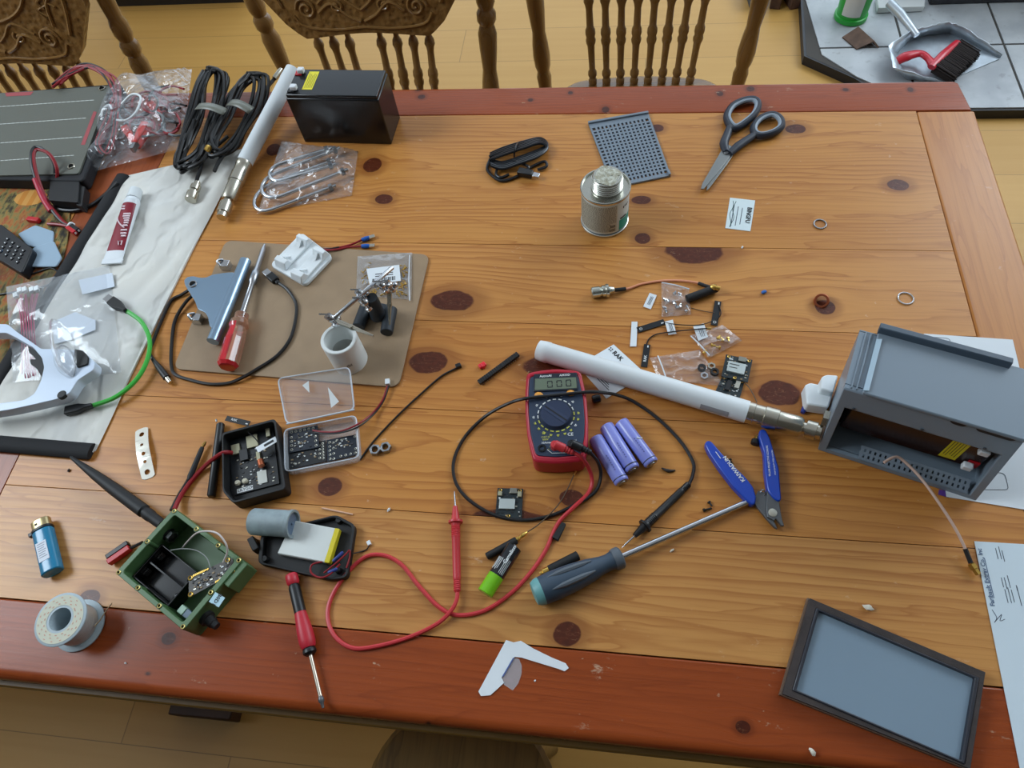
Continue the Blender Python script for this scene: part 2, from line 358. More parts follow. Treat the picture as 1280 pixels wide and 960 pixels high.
# ---------------------------------------------------------------- table
TX0, TX1, TY0, TY1 = -1.95, .5475, .0385, 1.034  # unseen left end lengthened so the table keeps window light off the floor
SE = .4634; LS0, LS1 = -.87, -.762
ys = [.1246, .2635, .4014, .5396, .6785, .9595]
table = thing('dining_table', 'knotty pine table with a dark red border, covered with electronics tools and parts', 'table', (-.3, .53, 0))
TL = V((-.3, .53, 0))
def kn(lst):
    out = []
    for px, py, rx, ry in lst:
        p = at(px, py); a = at(px + rx, py); b = at(px, py + ry)
        out.append((p.x - TL.x, p.y - TL.y, (a - p).length, (b - p).length))
    return out
PB, PD = (198, 138, 70), (140, 70, 22)
boards = [
 ('plank', (-.762, SE, ys[4], ys[5]), PB, PD, kn([(466, 206, 11, 9), (480, 249, 11, 6), (995, 161, 13, 6), (1123, 231, 14, 7), (822, 160, 8, 5), (802, 250, 12, 5), (803, 298, 10, 7), (342, 187, 9, 7)]), 118, 1.),
 ('plank', (-.762, SE, ys[3], ys[4]), (202, 142, 76), PD, kn([(566, 376, 27, 13), (868, 314, 36, 17), (1031, 384, 13, 9)]), 96, 2.),
 ('plank', (-.762, SE, ys[2], ys[3]), (196, 134, 68), PD, kn([(535, 453, 25, 14), (974, 492, 27, 16), (684, 459, 32, 15), (160, 523, 20, 13)]), 104, 3.),
 ('plank', (-.762, SE, ys[1], ys[2]), (198, 136, 68), PD, kn([(412, 608, 15, 12), (714, 622, 16, 11), (640, 652, 52, 15)]), 90, 4.),
 ('plank', (-.762, SE, ys[0], ys[1]), (200, 144, 80), PD, kn([(708, 793, 18, 16), (112, 746, 13, 9)]), 84, 5.),
]
for nm, (x0, x1, y0, y1), b_, d_, ks, fq, sd in boards:
    m_ = wood('pine plank', b_, d_, ks, 'x', fq, sd, .8, .30, (74, 32, 16), scratch=.35)
    mb = MB(m_); g = .00035; mb.box(None, x0 + g, x1 - g, y0 + g, y1 - g, TZ - .03, TZ); part(nm, mb, table, .0003)
for x0, x1, sd in ((LS1 - .0, LS0, 8.), (SE, TX1, 6.)):
    left = sd == 8.
    m_ = wood('pine end board', (150, 78, 44) if left else (190, 126, 60), (110, 50, 26) if left else PD, (), 'y', 80, sd, .6, .28, scratch=.2)
    mb = MB(m_); lo, hi = min(x0, x1), max(x0, x1)
    if left: mb.box(None, lo + .0007, hi - .0007, ys[0] + .0007, ys[5] - .0007, TZ - .03, TZ); part('cross_board', mb, table, .0006)
    else:
        mb.box(None, lo + .0007, hi, ys[0] + .0007, ys[5] - .0007, TZ - .03, TZ); part('breadboard_end', mb, table, .003)
for k in range(5):
    mb = MB(wood('pine plank beyond', PB, PD, (), 'x', 42, 20. + k, .7, .3)); mb.box(None, TX0, LS0 - .0007, ys[k] + .0007, ys[k + 1] - .0007, TZ - .03, TZ); part('plank', mb, table)
RB, RD = (154, 72, 32), (106, 42, 16)
def rail(y0, y1, front, ks, sd):
    m_ = wood('red stained pine rail', RB, RD, ks, 'x', 130, sd, .6, .26, (64, 26, 14), .3, scratch=.5, spec=.25)
    mb = MB(m_); n = 6; r = .011; prof = []
    if front:
        prof = [(y1, -.03), (y1, 0)] + [(y0 + r - r * math.sin(a), -r + r * math.cos(a)) for a in [PI / 2 * k / n for k in range(n + 1)]] + [(y0, -.03)]
    else:
        prof = [(y0, 0), (y0, -.03), (y1, -.03)] + [(y1 - r + r * math.cos(a), -r + r * math.sin(a)) for a in [PI / 2 * k / n for k in range(n + 1)]]
    # right hand corner rounded
    xs = [TX0]; 
    L = len(prof); xe = []
    for (y, z) in prof:
        k = ((y - (TY0 if front else TY1)) / .03); k = abs(k); rr = .03
        xe.append(TX1 - (rr - math.sqrt(max(0, rr * rr - (rr * (1 - min(1, k))) ** 2))) - (max(0, r + z) * .3 if z > -r else 0))
    # subdivide near the outer side for the round corner
    vs = [(TX0, y, TZ + z) for y, z in prof] + [(xe[i], y, TZ + z) for i, (y, z) in enumerate(prof)]
    fs = [[i, i + L, (i + 1) % L + L, (i + 1) % L] for i in range(L)] + [list(range(L)), list(range(2 * L - 1, L - 1, -1))]
    mb.add(vs, fs); part('border_rail', mb, table, .002)
rail(TY0 + .0005, ys[0] - .0007, True, kn([(211, 798, 9, 8), (929, 909, 9, 8), (185, 842, 3, 2), (534, 905, 3, 3)]), 11.)
rail(ys[5] + .0007, TY1, False, kn([(523, 111, 5, 3), (527, 121, 5, 3), (900, 117, 4, 3), (938, 111, 5, 3), (1057, 112, 4, 2), (1138, 112, 4, 3), (713, 116, 3, 2), (663, 125, 3, 2), (757, 137, 5, 4)]), 12.)
strip_m = wood('pale olive lower moulding', (120, 88, 36), (90, 64, 24), (), 'x', 60, 14., .4, .4)
mb = MB(strip_m); mb.box(None, TX0, TX1 - .01, TY0 - .006, TY0 + .06, TZ - .044, TZ - .034); mb.box(None, TX0, TX1 - .01, TY1 - .06, TY1 - .004, TZ - .044, TZ - .034)
part('edge_moulding', mb, table, .002, label='pale olive moulding under the table edge')
mb = MB(wood('pine apron', (150, 92, 48), (110, 60, 28), (), 'x', 45, 15., .5, .4))
mb.box(None, TX0 + .1, TX1 - .08, TY0 + .055, TY0 + .075, TZ - .12, TZ - .03); mb.box(None, TX0 + .1, TX1 - .08, TY1 - .075, TY1 - .055, TZ - .12, TZ - .03)
mb.box(None, TX1 - .1, TX1 - .08, TY0 + .075, TY1 - .075, TZ - .12, TZ - .03); mb.box(None, TX0 + .08, TX0 + .1, TY0 + .075, TY1 - .075, TZ - .12, TZ - .03)
part('apron', mb, table)
for x_ in (TX0 + .13, TX1 - .13):
    for y_ in (TY0 + .11, TY1 - .11):
        mb = MB(wood('turned pine leg', (150, 92, 48), (110, 60, 28), (), 'x', 45, 16., .5, .4))
        mb.lathe((x_, y_, 0), (x_, y_, TZ - .03), [(0, .022), (.03, .03), (.1, .034), (.2, .026), (.3, .036), (.6, .04), (.75, .03), (.8, .042), (1, .042)]); part('leg', mb, table)
# ---------------------------------------------------------------- pressed-back chairs
oak = wood('dark oak chair', (140, 104, 58), (84, 56, 26), (), 'x', 90, 31., .5, .24, coat=.5)
t = NT('carved oak'); oc = t.obj(); n_ = t.n('ShaderNodeTexVoronoi', feature='SMOOTH_F1'); t.put(n_.inputs['Vector'], t.mapv(oc, scale=(55, 55, 55), rot=(0, 0, .5))); n_.inputs['Scale'].default_value = 1.6; nn0 = t.noise(oc, 60, 4)
b_ = t.bsdf(Base_Color=t.mix(t.ss(t.math('ADD', n_.outputs[0], t.math('MULTIPLY', nn0, .4)), .2, .9), lin((108, 78, 42)), lin((136, 100, 54))), Roughness=.34); t.put(b_.inputs['Normal'], t.bump(t.math('ADD', n_.outputs[0], nn0), .8, .004)); carved_oak = t.m
def lat(mb, p0, p1, prof, seg=14): mb.lathe(p0, p1, prof, seg)
SPIN = [(0, .006), (.03, .0095), (.07, .010), (.09, .0075), (.12, .0105), (.155, .010), (.18, .007), (.36, .0078), (.42, .0085), (.44, .0105), (.47, .0115), (.50, .0095), (.53, .0115), (.57, .011), (.60, .008), (.76, .0075), (.80, .009), (.83, .0115), (.87, .010), (.90, .006), (1, .0055)]
POST = [(a_, r_ * .85) for a_, r_ in [(0, .015), (.42, .019), (.445, .021), (.46, .017), (.475, .022), (.50, .024), (.53, .022), (.56, .018), (.61, .0225), (.645, .024), (.665, .018), (.675, .024), (.69, .024), (.70, .018), (.715, .023), (.735, .023), (.75, .018), (.78, .020), (.95, .019), (.97, .022), (1, .012)]]
def chair(cx, cy, rz, label, grp, spin, carved):
    root = thing('dining_chair', label, 'chair', (cx, cy, 0), grp)
    T = M.Translation((cx, cy, 0)) @ M.Rotation(rz, 4, 'Z')
    lean = .15
    def P(x, z, y=0.): return T @ V((x, y + (z - .45) * lean, z))
    # seat: rear edge bowed, front wider
    pts = [V((-.20, -.40, .45)), V((.20, -.40, .45)), V((.215, -.2, .45)), V((.185, -.02, .45)), V((.15, .014, .45)), V((.07, .026, .45)), V((0, .03, .45)), V((-.07, .026, .45)), V((-.15, .014, .45)), V((-.185, -.02, .45)), V((-.215, -.2, .45))]
    mb = MB(oak); mb.prism(rpoly(pts, .03), .03, T); part('seat', mb, root, .006)
    for s in (-1, 1):
        mb = MB(oak); b0 = T @ V((s * .205, .03, .0)); b1 = P(s * .262, .98, -.005); mid = P(s * .212, .45)
        mb.lathe(b0, b1, POST, 16); part('back_post', mb, root)
        mb = MB(oak); lat(mb, T @ V((s * .19, -.36, 0)), T @ V((s * .175, -.34, .42)), [(0, .014), (.1, .02), (.3, .016), (.5, .024), (.7, .018), (.8, .024), (1, .02)]); part('leg', mb, root)
        mb = MB(oak); mb.lathe(T @ V((s * .186, -.35, .18)), T @ V((s * .207, .03, .2)), [(0, .008), (.5, .014), (1, .008)], 12); part('stretcher', mb, root)
    for i in spin:
        x = (i - 3.5) * .0315
        mb = MB(oak); lat(mb, P(x, .445), P(x * 1.13, .672), SPIN, 12); part('spindle', mb, root)
    # carved panel, curved about a vertical axis
    def B(x, z, d=0.): 
        return T @ V((x, (z - .45) * lean - .02 + .16 * x * x - d, z))
    def outl(u):  # half width for height 0..1
        z = u; return .168 + .06 * min(1, z * 2.2) - .0 * z
    nu, nv = 28, 14; mb = MB(carved_oak)
    def surf(side):
        def f_(a, b):
            hw = outl(b); x = (a * 2 - 1) * hw
            z0 = .664 + .012 * (1 - math.cos(a * 2 * PI)) * .5 - .0 + (.03 * max(0, abs(a * 2 - 1) - .8) / .2 if True else 0)
            z1 = .93 - .05 * (a * 2 - 1) ** 2
            return B(x, z0 + (z1 - z0) * b, .011 * side)
        return f_
    mb.grid(surf(1), nu, nv); k = len(mb.v); mb.grid(surf(-1), nu, nv); w_ = nu + 1; n1 = (nu + 1) * (nv + 1)
    rim = [i for i in range(w_)] + [j * w_ + nu for j in range(1, nv + 1)] + [nv * w_ + i for i in range(nu - 1, -1, -1)] + [j * w_ for j in range(nv - 1, 0, -1)]
    mb.f += [[rim[i], rim[(i + 1) % len(rim)], rim[(i + 1) % len(rim)] + n1, rim[i] + n1] for i in range(len(rim))]; mb.mi += [0] * len(rim)
    pan = part('back_panel', mb, root)
    # pressed relief: border bead, scrolls and leaf stems
    mb = MB(oak)
    def rel(pts, r): mb.tube([B(x, z, .0115) for x, z in pts], r, 6, False, 4)
    rel([(-.145, .712), (-.125, .690), (-.06, .684), (0, .688), (.06, .684), (.125, .690), (.145, .712)], .0028)
    for s in (-1, 1):
        rel([(s * (.115 + .022 * (1 - k / 16) * math.cos(k * .8)), .725 + .022 * (1 - k / 16) * math.sin(k * .8)) for k in range(15)], .0032)
        rel([(s * .09, .718), (s * .06, .735), (s * .03, .712), (s * .004, .700)], .0035); rel([(s * .088, .735), (s * .05, .758), (s * .02, .735), (s * .0, .722)], .003)
        rel([(s * (.05 + .014 * (1 - k / 12) * math.cos(2 + k * .8)), .730 + .012 * (1 - k / 12) * math.sin(2 + k * .8)) for k in range(11)], .0028)
        rel([(s * .165, .73), (s * .185, .78), (s * .195, .83), (s * .19, .88)], .004); rel([(s * .14, .75), (s * .15, .79), (s * .175, .82), (s * .165, .86)], .0035)
        for k in range(16):
            a = rnd.uniform(.13, .19) * s; z = rnd.uniform(.755, .87)
            rel([(a, z), (a + rnd.uniform(-.015, .015), z + .012), (a + rnd.uniform(-.015, .015), z + .02)], .0026)
    part('carving', mb, pan)
    if carved:
        mb = MB(oak); mb.tube([B(.118 * math.cos(2 * PI * k / 40), .835 + .075 * math.sin(2 * PI * k / 40), .0115) for k in range(40)], .0035, 6, True); part('oval_bead', mb, pan)
G_ = None
chair(-1.285, 1.225, .0, 'dark oak chair with a large carved back panel, behind the solar panel at the left', G_, range(8), True)
chair(-.515, 1.30, 0., 'dark oak chair behind the black battery, with a missing middle spindle under its carved panel', G_, (0, 1, 2, 4, 5, 6, 7), False)
chair(.0575, 1.43, 0., 'dark oak spindle-back chair behind the grey perforated plate, seat edge showing', G_, range(8), False)
# round stool in front of the table and a dark board lying on the floor below
stool_m = wood('worn stool wood', (128, 98, 46), (72, 52, 22), (), 'y', 60, 40., .9, .5)
p = fl(573, 1010, .45); st = thing('stool', 'round wooden stool seat pushed in under the front edge of the table', 'stool', (p.x, p.y, 0))
mb = MB(stool_m); mb.lathe((p.x, p.y, .41), (p.x, p.y, .45), [(0, .125), (.3, .135), (.8, .135), (1, .128)], 40); part('seat', mb, st)
for k in range(4):
    a = PI / 4 + k * PI / 2; mb = MB(stool_m); mb.lathe((p.x + .14 * math.cos(a), p.y + .14 * math.sin(a), 0), (p.x + .08 * math.cos(a), p.y + .08 * math.sin(a), .41), [(0, .012), (.5, .017), (1, .013)], 12); part('leg', mb, st)
bx = [fl(*q, .05) for q in ((205, 882), (289, 893), (287, 901), (209, 893))]
box_m = mat('dark brown board', (60, 38, 24), .5, var=.2, vs=20)
mb = MB(box_m); mb.prism([bx[3] + V((0, .0, 0)), bx[2], bx[2] + V((0, .12, 0)), bx[3] + V((0, .12, 0))], .049)
b_ = solo('floor_board', 'dark brown wooden block on the floor below the front edge of the table', 'block', mb, bevel=.003)
# ---------------------------------------------------------------- shared materials
Mt = {}
white_pl = mat('white plastic', (226, 232, 234), .38); t = NT('off white fabric'); oc = t.obj(); q0 = t.math('ABSOLUTE', t.math('MULTIPLY_ADD', t.noise(t.mapv(oc, scale=(7, 4, 1), rot=(0, 0, -.9)), 1.5, 3, .5), 2., -1.)); b_ = t.bsdf(Base_Color=t.mix(t.ss(t.noise(oc, 8, 3), .35, .7), lin((216, 214, 206)), lin((206, 206, 202))), Roughness=.85); t.put(b_.inputs['Normal'], t.bump(t.math('ADD', t.ss(q0, 0, .12), t.math('MULTIPLY', t.noise(oc, 700, 2), .04)), .45, .005)); offwhite = t.m
black_pl = mat('black plastic', (15, 16, 18), .42); black_mt = mat('matte black rubber', (18, 19, 21), .6); black_sh = mat('glossy black plastic', (14, 14, 16), .16)
red_pl = mat('red plastic', (186, 24, 34), .4); redw = mat('red wire', (140, 20, 30), .4); blackw = mat('black wire', (18, 18, 20), .42)
chrome = mat('polished steel', (205, 208, 212), .22, 1.); steel = mat('dull steel', (160, 164, 168), .38, 1., var=.15); nickel = mat('nickel plating', (196, 192, 178), .26, 1.); dark_steel = mat('dark steel', (104, 106, 108), .45, .6)
gold = mat('gold plating', (214, 176, 92), .28, 1.); brass = mat('brass', (196, 160, 92), .32, 1.); copper = mat('copper', (176, 98, 66), .4, .8)
grey_pl = mat('grey plastic', (122, 134, 146), .42); paper = mat('white paper', (222, 228, 232), .75); ink = mat('print ink', (62, 70, 86), .7); ink_k = mat('black ink', (24, 26, 30), .6)
white_ink = mat('white print', (222, 226, 226), .6); yellow_l = mat('yellow label', (226, 214, 40), .5); tan_m = mat('tan label', (196, 190, 150), .55)
pcb_k = mat('black circuit board', (20, 24, 28), .35); pcb_b = mat('dark blue circuit board', (26, 34, 46), .35); solder_m = mat('tinned pads', (190, 188, 176), .35, .8)
film = clear('clear film', alpha=.05, rough=.10, crinkle=.4, cs=40, facing=.4); film2 = clear('crinkled clear film', alpha=.06, rough=.09, crinkle=.7, cs=26, facing=.42)
box_clear = clear('frosted clear plastic', alpha=.16, rough=.18, facing=.75); lens_m = clear('lens plastic', alpha=.05, rough=.05, facing=.35)
grip = mat('frosted grip', (62, 74, 88), .55)
def wire(name, pts, r, m, parent, z=None, sm=6, seg=8):
    mb = MB(m); mb.tube([at(p[0], p[1], (p[2] if len(p) > 2 else (r if z is None else z))) for p in pts], r, seg, False, sm); return part(name, mb, parent)
def pixmean(pts, z=0): 
    q = ats(pts, z); s = V((0, 0, 0))
    for p in q: s += p
    return s / len(q)
def base_of(pts): p = pixmean(pts); return V((p.x, p.y, TZ))
def bag(name, label, pts, h, m=None, z=.001, group=None, seal=None, bulge=None, cat_='bag', seed=1, n=16):
    """clear bag: two films from a traced four-sided outline, pillow shaped and crumpled"""
    r_ = random.Random(seed); A, B, C, D = ats(pts); root = thing(name, label, cat_, base_of(pts), group)
    ph = [(r_.uniform(3, 9), r_.uniform(3, 9), r_.uniform(0, 6.3), r_.uniform(.4, 1)) for _ in range(6)]
    def wob(u, v): return sum(a * math.sin(fu * u * 2 + fv * v * 2 * (1 if k % 2 else -1) + p_) for k, (fu, fv, p_, a) in enumerate(ph)) / 6
    mb = MB(m or film)
    for side in (1, 0):
        def f_(u, v):
            p = A.lerp(B, u).lerp(D.lerp(C, u), v); e = min(1, 5 * min(u, 1 - u, v, 1 - v)); e = e * (2 - e)
            p = p + (p - pc) * (.05 * wob(u * 1.3 + 1, v)) * e
            p.z = TZ + z + (h * e * (.62 + .5 * wob(u, v)) + .0006 if side else .0002)
            p.z = max(p.z, TZ + z + (.0006 if side else .0002)); return p
        pc = (A + B + C + D) / 4
        mb.grid(f_, n, n)
    part('film', mb, root)
    if seal:
        mb = MB(mat('bag zip strip', (214, 220, 226), .35)); a, b = ats(seal); mb.tube([a + V((0, 0, z + h * .4 + .001)), a.lerp(b, .5) + V((0, 0, z + h * .55 + .0015)), b + V((0, 0, z + h * .4 + .001))], .0009, 6, False, 4); part('zip_strip', mb, root)
    return root
# ---------------------------------------------------------------- printed placemat under everything at the left
t = NT('autumn print cloth'); oc = t.obj(); n1 = t.noise(t.mapv(oc, scale=(1, 1, 1)), 17, 5, .65); n2 = t.noise(t.mapv(oc, scale=(40, 9, 1), rot=(0, 0, .6)), 2.2, 4, .6); n3 = t.noise(oc, 11, 3)
rp_ = t.n('ShaderNodeValToRGB'); t.put(rp_.inputs[0], t.math('ADD', t.math('MULTIPLY', n1, .6), t.math('MULTIPLY', n2, .4)))
el = rp_.color_ramp.elements; el[0].position = .40; el[0].color = lin((34, 32, 26)); el[1].position = .62; el[1].color = lin((176, 158, 108))
for ps, c in ((.445, (78, 66, 36)), (.485, (128, 118, 66)), (.52, (160, 104, 48)), (.555, (150, 72, 38))):
    e = el.new(ps); e.color = lin(c)
t.bsdf(Base_Color=t.mix(t.math('MULTIPLY', t.ss(n3, .5, .65), .6), rp_.outputs[0], lin((56, 50, 34))), Roughness=.85); print_m = t.m
pm = [(-150, 205), (92, 212), (86, 300), (72, 352), (15, 455), (-150, 470)]
root = thing('placemat', 'brown placemat printed with autumn leaves and a pumpkin, under the grey solar panel', 'placemat', base_of(pm))
mb = MB(print_m); mb.prism([p + V((0, 0, .002)) for p in rpoly(ats(pm), .02)], .0018); part('cloth', mb, root)
mb = MB(mat('orange print', (196, 128, 48), .85)); c = at(38, 247, .0022); cols = [mb.cur]
for k in range(6): mb.mat(mat('orange print' if k % 2 else 'pale orange print', (206, 150, 74), .85)); mb.face([c + V((-.028 + .0095 * (k + a), s * .018 * math.sqrt(max(.08, 1 - ((k + a - 3) / 3.2) ** 2)), 0)) for a, s in ((0, -1), (1, -1), (1, 1), (0, 1))])
part('printed_pumpkin', mb, root)
# ---------------------------------------------------------------- padded white mat with black binding
A, B, C, D = ats([(156, 222), (303, 188), (117, 566), (-45, 552)])
root = thing('padded_mat', 'quilted off-white padded mat with black edging lying across the left of the table', 'mat', base_of([(156, 222), (303, 188), (117, 566), (-45, 552)]))
def mat_top(u, v):
    p = A.lerp(B, u).lerp(D.lerp(C, u), v); e = min(1, 9 * min(u, 1 - u, v, 1 - v)); e = e * (2 - e)
    q = .5 + .5 * math.sin(v * 24 + 3 * math.sin(u * 7) + u * 9); q2 = .5 + .5 * math.sin(u * 11 + v * 5 + 2.2 * math.sin(v * 9))
    p.z = TZ + .0022 + .0052 * e + .0026 * e * (min(q * 1.6, 1) + .9 * min(1, q2 * 1.7) - 1.5); p += (B - A).normalized() * (.004 * math.sin(v * 8) * (u > .5) * u)
    return p
mb = MB(offwhite); mb.grid(mat_top, 44, 60); n0 = len(mb.v)
mb.prism([p + V((0, 0, .003)) for p in (A, B, C, D)], .0029); part('quilted_top', mb, root, ang=80)
bind = mat('black binding', (15, 16, 20), .8, bump=.4, bs=500)
mb = MB(bind); 
for a, b in ((A, D), (D, C)):
    mb.tube([a.lerp(b, k / 10) + V((0, 0, .0045)) for k in range(11)], .0115, 10, False, 0, None, True, .5)
part('binding', mb, root, label='black edge binding')
MZ = .0082
# ---------------------------------------------------------------- folding solar panel
TRp, BRp, BLp, TLp = (140, 107), (98, 217), (-120, 222), (-110, 124)
pz = .027
root = thing('solar_panel', 'grey folding solar panel with white cell lines and eyelets, left edge of the table', 'solar panel', base_of([TRp, BRp, BLp, TLp]))
q = ats([TLp, (152, 104), (104, 226), BLp], pz - .003)
mb = MB(mat('black panel fabric', (20, 21, 26), .75, bump=.3)); mb.prism(rpoly(q, .008), .0215); part('backing', mb, root, .003)
q = ats([TLp, TRp, BRp, BLp], pz)
mb = MB(mat('grey panel laminate', (98, 100, 92), .38)); mb.prism(rpoly(q, .006), .003); face_ = part('panel_face', mb, root)
for a, b in (((-110, 141), (118, 125)), ((-110, 163), (108, 147.5)), ((-110, 187), (103, 171)), ((-110, 209), (93, 194))):
    mb = MB(mat('white cell lines', (206, 210, 205), .5)); p, q_ = at(*a, pz + .0002), at(*b, pz + .0002); s = (q_ - p).cross(V((0, 0, 1))).normalized() * .0007; n = 40
    for k in range(n): u, v_ = k / n, (k + .86) / n; mb.face([p.lerp(q_, u) - s, p.lerp(q_, v_) - s, p.lerp(q_, v_) + s, p.lerp(q_, u) + s][::-1])
    part('cell_line', mb, face_)
for px, py in ((127.5, 110.5), (89, 208)):
    mb = MB(nickel); mb.ring(at(px, py, pz + .0005), .0052, .0013); mb.mat(black_pl); mb.cyl(at(px, py, pz), at(px, py, pz + .0003), .004); part('eyelet', mb, face_)
mb = MB(mat('faded red print', (158, 74, 78), .6))
mb.face(ats([(6, 116), (42, 114.5), (38, 119), (8, 120.5)], pz + .0003)[::-1]); part('red_print', mb, face_); mb = MB(mat('faded red print', (158, 74, 78), .6)); mb.face(ats([(117, 139), (121, 140), (106, 181), (101, 181)], pz + .0003)[::-1]); part('red_print', mb, face_)
# wire bundle at the panel's edge
root = thing('wire_bundle', 'bundle of red and black wires tied with a white band beside the solar panel', 'wires', base_of([(75, 105), (130, 190), (118, 210), (140, 100)]))
for k in range(9):
    j = lambda a: rnd.uniform(-a, a)
    pts = [(70 + j(6), 107 + j(3), .034 + j(.004)), (95 + j(6), 88 + j(5), .04), (118 + j(5), 84 + j(4), .04), (140 + j(6), 100 + j(4), .034), (146 + j(5), 130 + j(5), .024 + j(.006)), (132 + j(6), 160 + j(5), .02 + j(.006)), (120 + j(6), 185 + j(6), .014 + j(.004)), (116 + j(6), 205 + j(8), .008)]
    wire('strand', pts, .0019, redw if k % 3 != 2 else blackw, root)
for k in range(4):
    pts = [(138 + rnd.uniform(-4, 4), 118 + 4 * k, .034), (128 + 3 * k, 150, .03), (118 + 2 * k, 178, .024), (126 + 3 * k, 192, .016), (138 + 2 * k, 170, .02), (142 + 2 * k, 140, .028)]
    wire('strand', pts, .0018, redw if k % 2 else blackw, root)
mb = MB(white_pl); mb.tube(ats([(127, 150, .033), (128, 138, .038), (136, 131, .038), (140, 137, .034)]), .0018, 8, False, 5); part('tie', mb, root)
# ---------------------------------------------------------------- charge lead block
bl = [(63, 224), (99, 226), (97, 253), (60, 250)]
root = thing('charge_module', 'black charge module block with looping red and black leads in front of the solar panel', 'electronics', base_of(bl))
mb = MB(black_mt); mb.prism(rpoly(ats(bl, .022), .003), .0195); part('housing', mb, root, .0015)
mb = MB(black_mt); mb.prism(rpoly(ats([(99, 232), (106, 233), (102, 258), (95, 256)], .018), .002), .0155); part('terminal', mb, root, .001)
wire('lead', [(68, 226, .018), (68, 205, .035), (58, 190, .046), (45, 184, .05), (39, 193, .05), (42, 215, .04), (55, 248, .02), (75, 275, .008), (88, 283, .006)], .0028, blackw, root)
wire('lead', [(71, 226, .018), (71, 210, .035), (62, 193, .046), (47, 187, .048), (42, 195, .048), (46, 218, .038), (58, 249, .018), (78, 276, .0075), (90, 284, .006)], .0028, redw, root)
mb = MB(mat('red sleeve', (176, 24, 54), .45)); mb.tube(ats([(44, 224, .034), (54, 248, .02), (64, 264, .012)]), .0048, 10, False, 4); part('sleeve', mb, root)
mb = MB(white_pl); mb.tube(ats([(84, 285, .006), (88, 279, .011), (93, 281, .006)]), .0022, 8, False, 4); part('tie', mb, root)
wire('lead', [(88, 284, .006), (75, 281, .006), (60, 280, .006)], .0025, redw, root)
mb = MB(red_pl); T = frp((37, 276), (58, 279), .0022); mb.box(T, 0, .022, -.004, .004, 0, .0075); part('connector', mb, root, .001)
T = frp((88, 285), (104, 296), .0022); mb = MB(red_pl); mb.box(T, .002, .023, -.0062, 0, 0, .008); mb.mat(black_pl); mb.box(T, .002, .023, 0.0002, .0062, 0, .008); mb.mat(white_ink); mb.box(T, .0225, .0235, -.0045, -.0015, .002, .006); mb.box(T, .0225, .0235, .0018, .0046, .002, .006); part('connector', mb, root, .0008)
root = thing('power_cable', 'black power cable curving from the charge module to the mat corner', 'cable', base_of([(70, 262), (150, 228)]))
wire('cord', [(60, 256, .006), (75, 262, .005), (95, 263, .004), (115, 256, .004), (132, 243, .006), (147, 228, .012)], .0032, blackw, root)
# ---------------------------------------------------------------- keypad
kp = [(0, 279), (41, 311), (27, 342), (-22, 312)]
root = thing('keypad', 'small black keypad with light key marks on the autumn placemat', 'keypad', base_of(kp))
q = ats(kp, .02); mb = MB(mat('black keypad body', (11, 13, 20), .45)); mb.prism(rpoly(q, .006), .0178); part('body', mb, root, .0015)
for i in range(4):
    for j in range(4):
        u, v_ = .30 + .2 * i, .16 + .22 * j; a, b, c, d = ats([(2, 288), (36, 314), (25, 335), (-12, 312)], .02); p = a.lerp(b, u * .95).lerp(d.lerp(c, u * .95), v_)
        T = fr(p, b - a); mb = MB(mat('key rubber', (14, 16, 24), .65)); mb.box(T, -.003, .003, -.0026, .0026, -.0002, .0012); mb.mat(white_ink); mb.box(T, -.0011, .0011, -.0008, .0008, .0012, .0014); part('key', mb, root)
mb = MB(mat('blue badge', (90, 150, 200), .5)); p = at(1, 314, .0201); mb.cyl(p, p + V((0, 0, .0005)), .003); part('badge', mb, root)
root = thing('thin_cable', 'thin black cable curling over the placemat in front of the keypad', 'cable', base_of([(55, 345)])); wire('cord', [(33, 331, .006), (38, 342, .0035), (50, 339, .0035), (64, 335, .0035), (72, 342, .0035), (60, 356, .0035), (38, 362, .0035), (12, 366, .0035), (-20, 372, .0035)], .0014, blackw, root)
# microfibre cloth
cl = mat('pale blue cloth', (150, 172, 190), .9, bump=.3, bs=900)
root = thing('lens_cloth', 'pale blue folded cleaning cloth beside the black keypad', 'cloth', base_of([(45, 305)]))
for nm, pts, z0 in (('fold', [(22, 292), (44, 281), (67, 289), (66, 303), (44, 309), (33, 306)], .0055), ('fold', [(42, 309), (67, 301), (77, 322), (70, 333), (36, 333), (30, 322)], .0085)):
    A, = [pixmean(pts)]; o = rpoly(ats(pts, z0), .004); mb = MB(cl); mb.prism(o, .0028); part(nm, mb, root, .001)
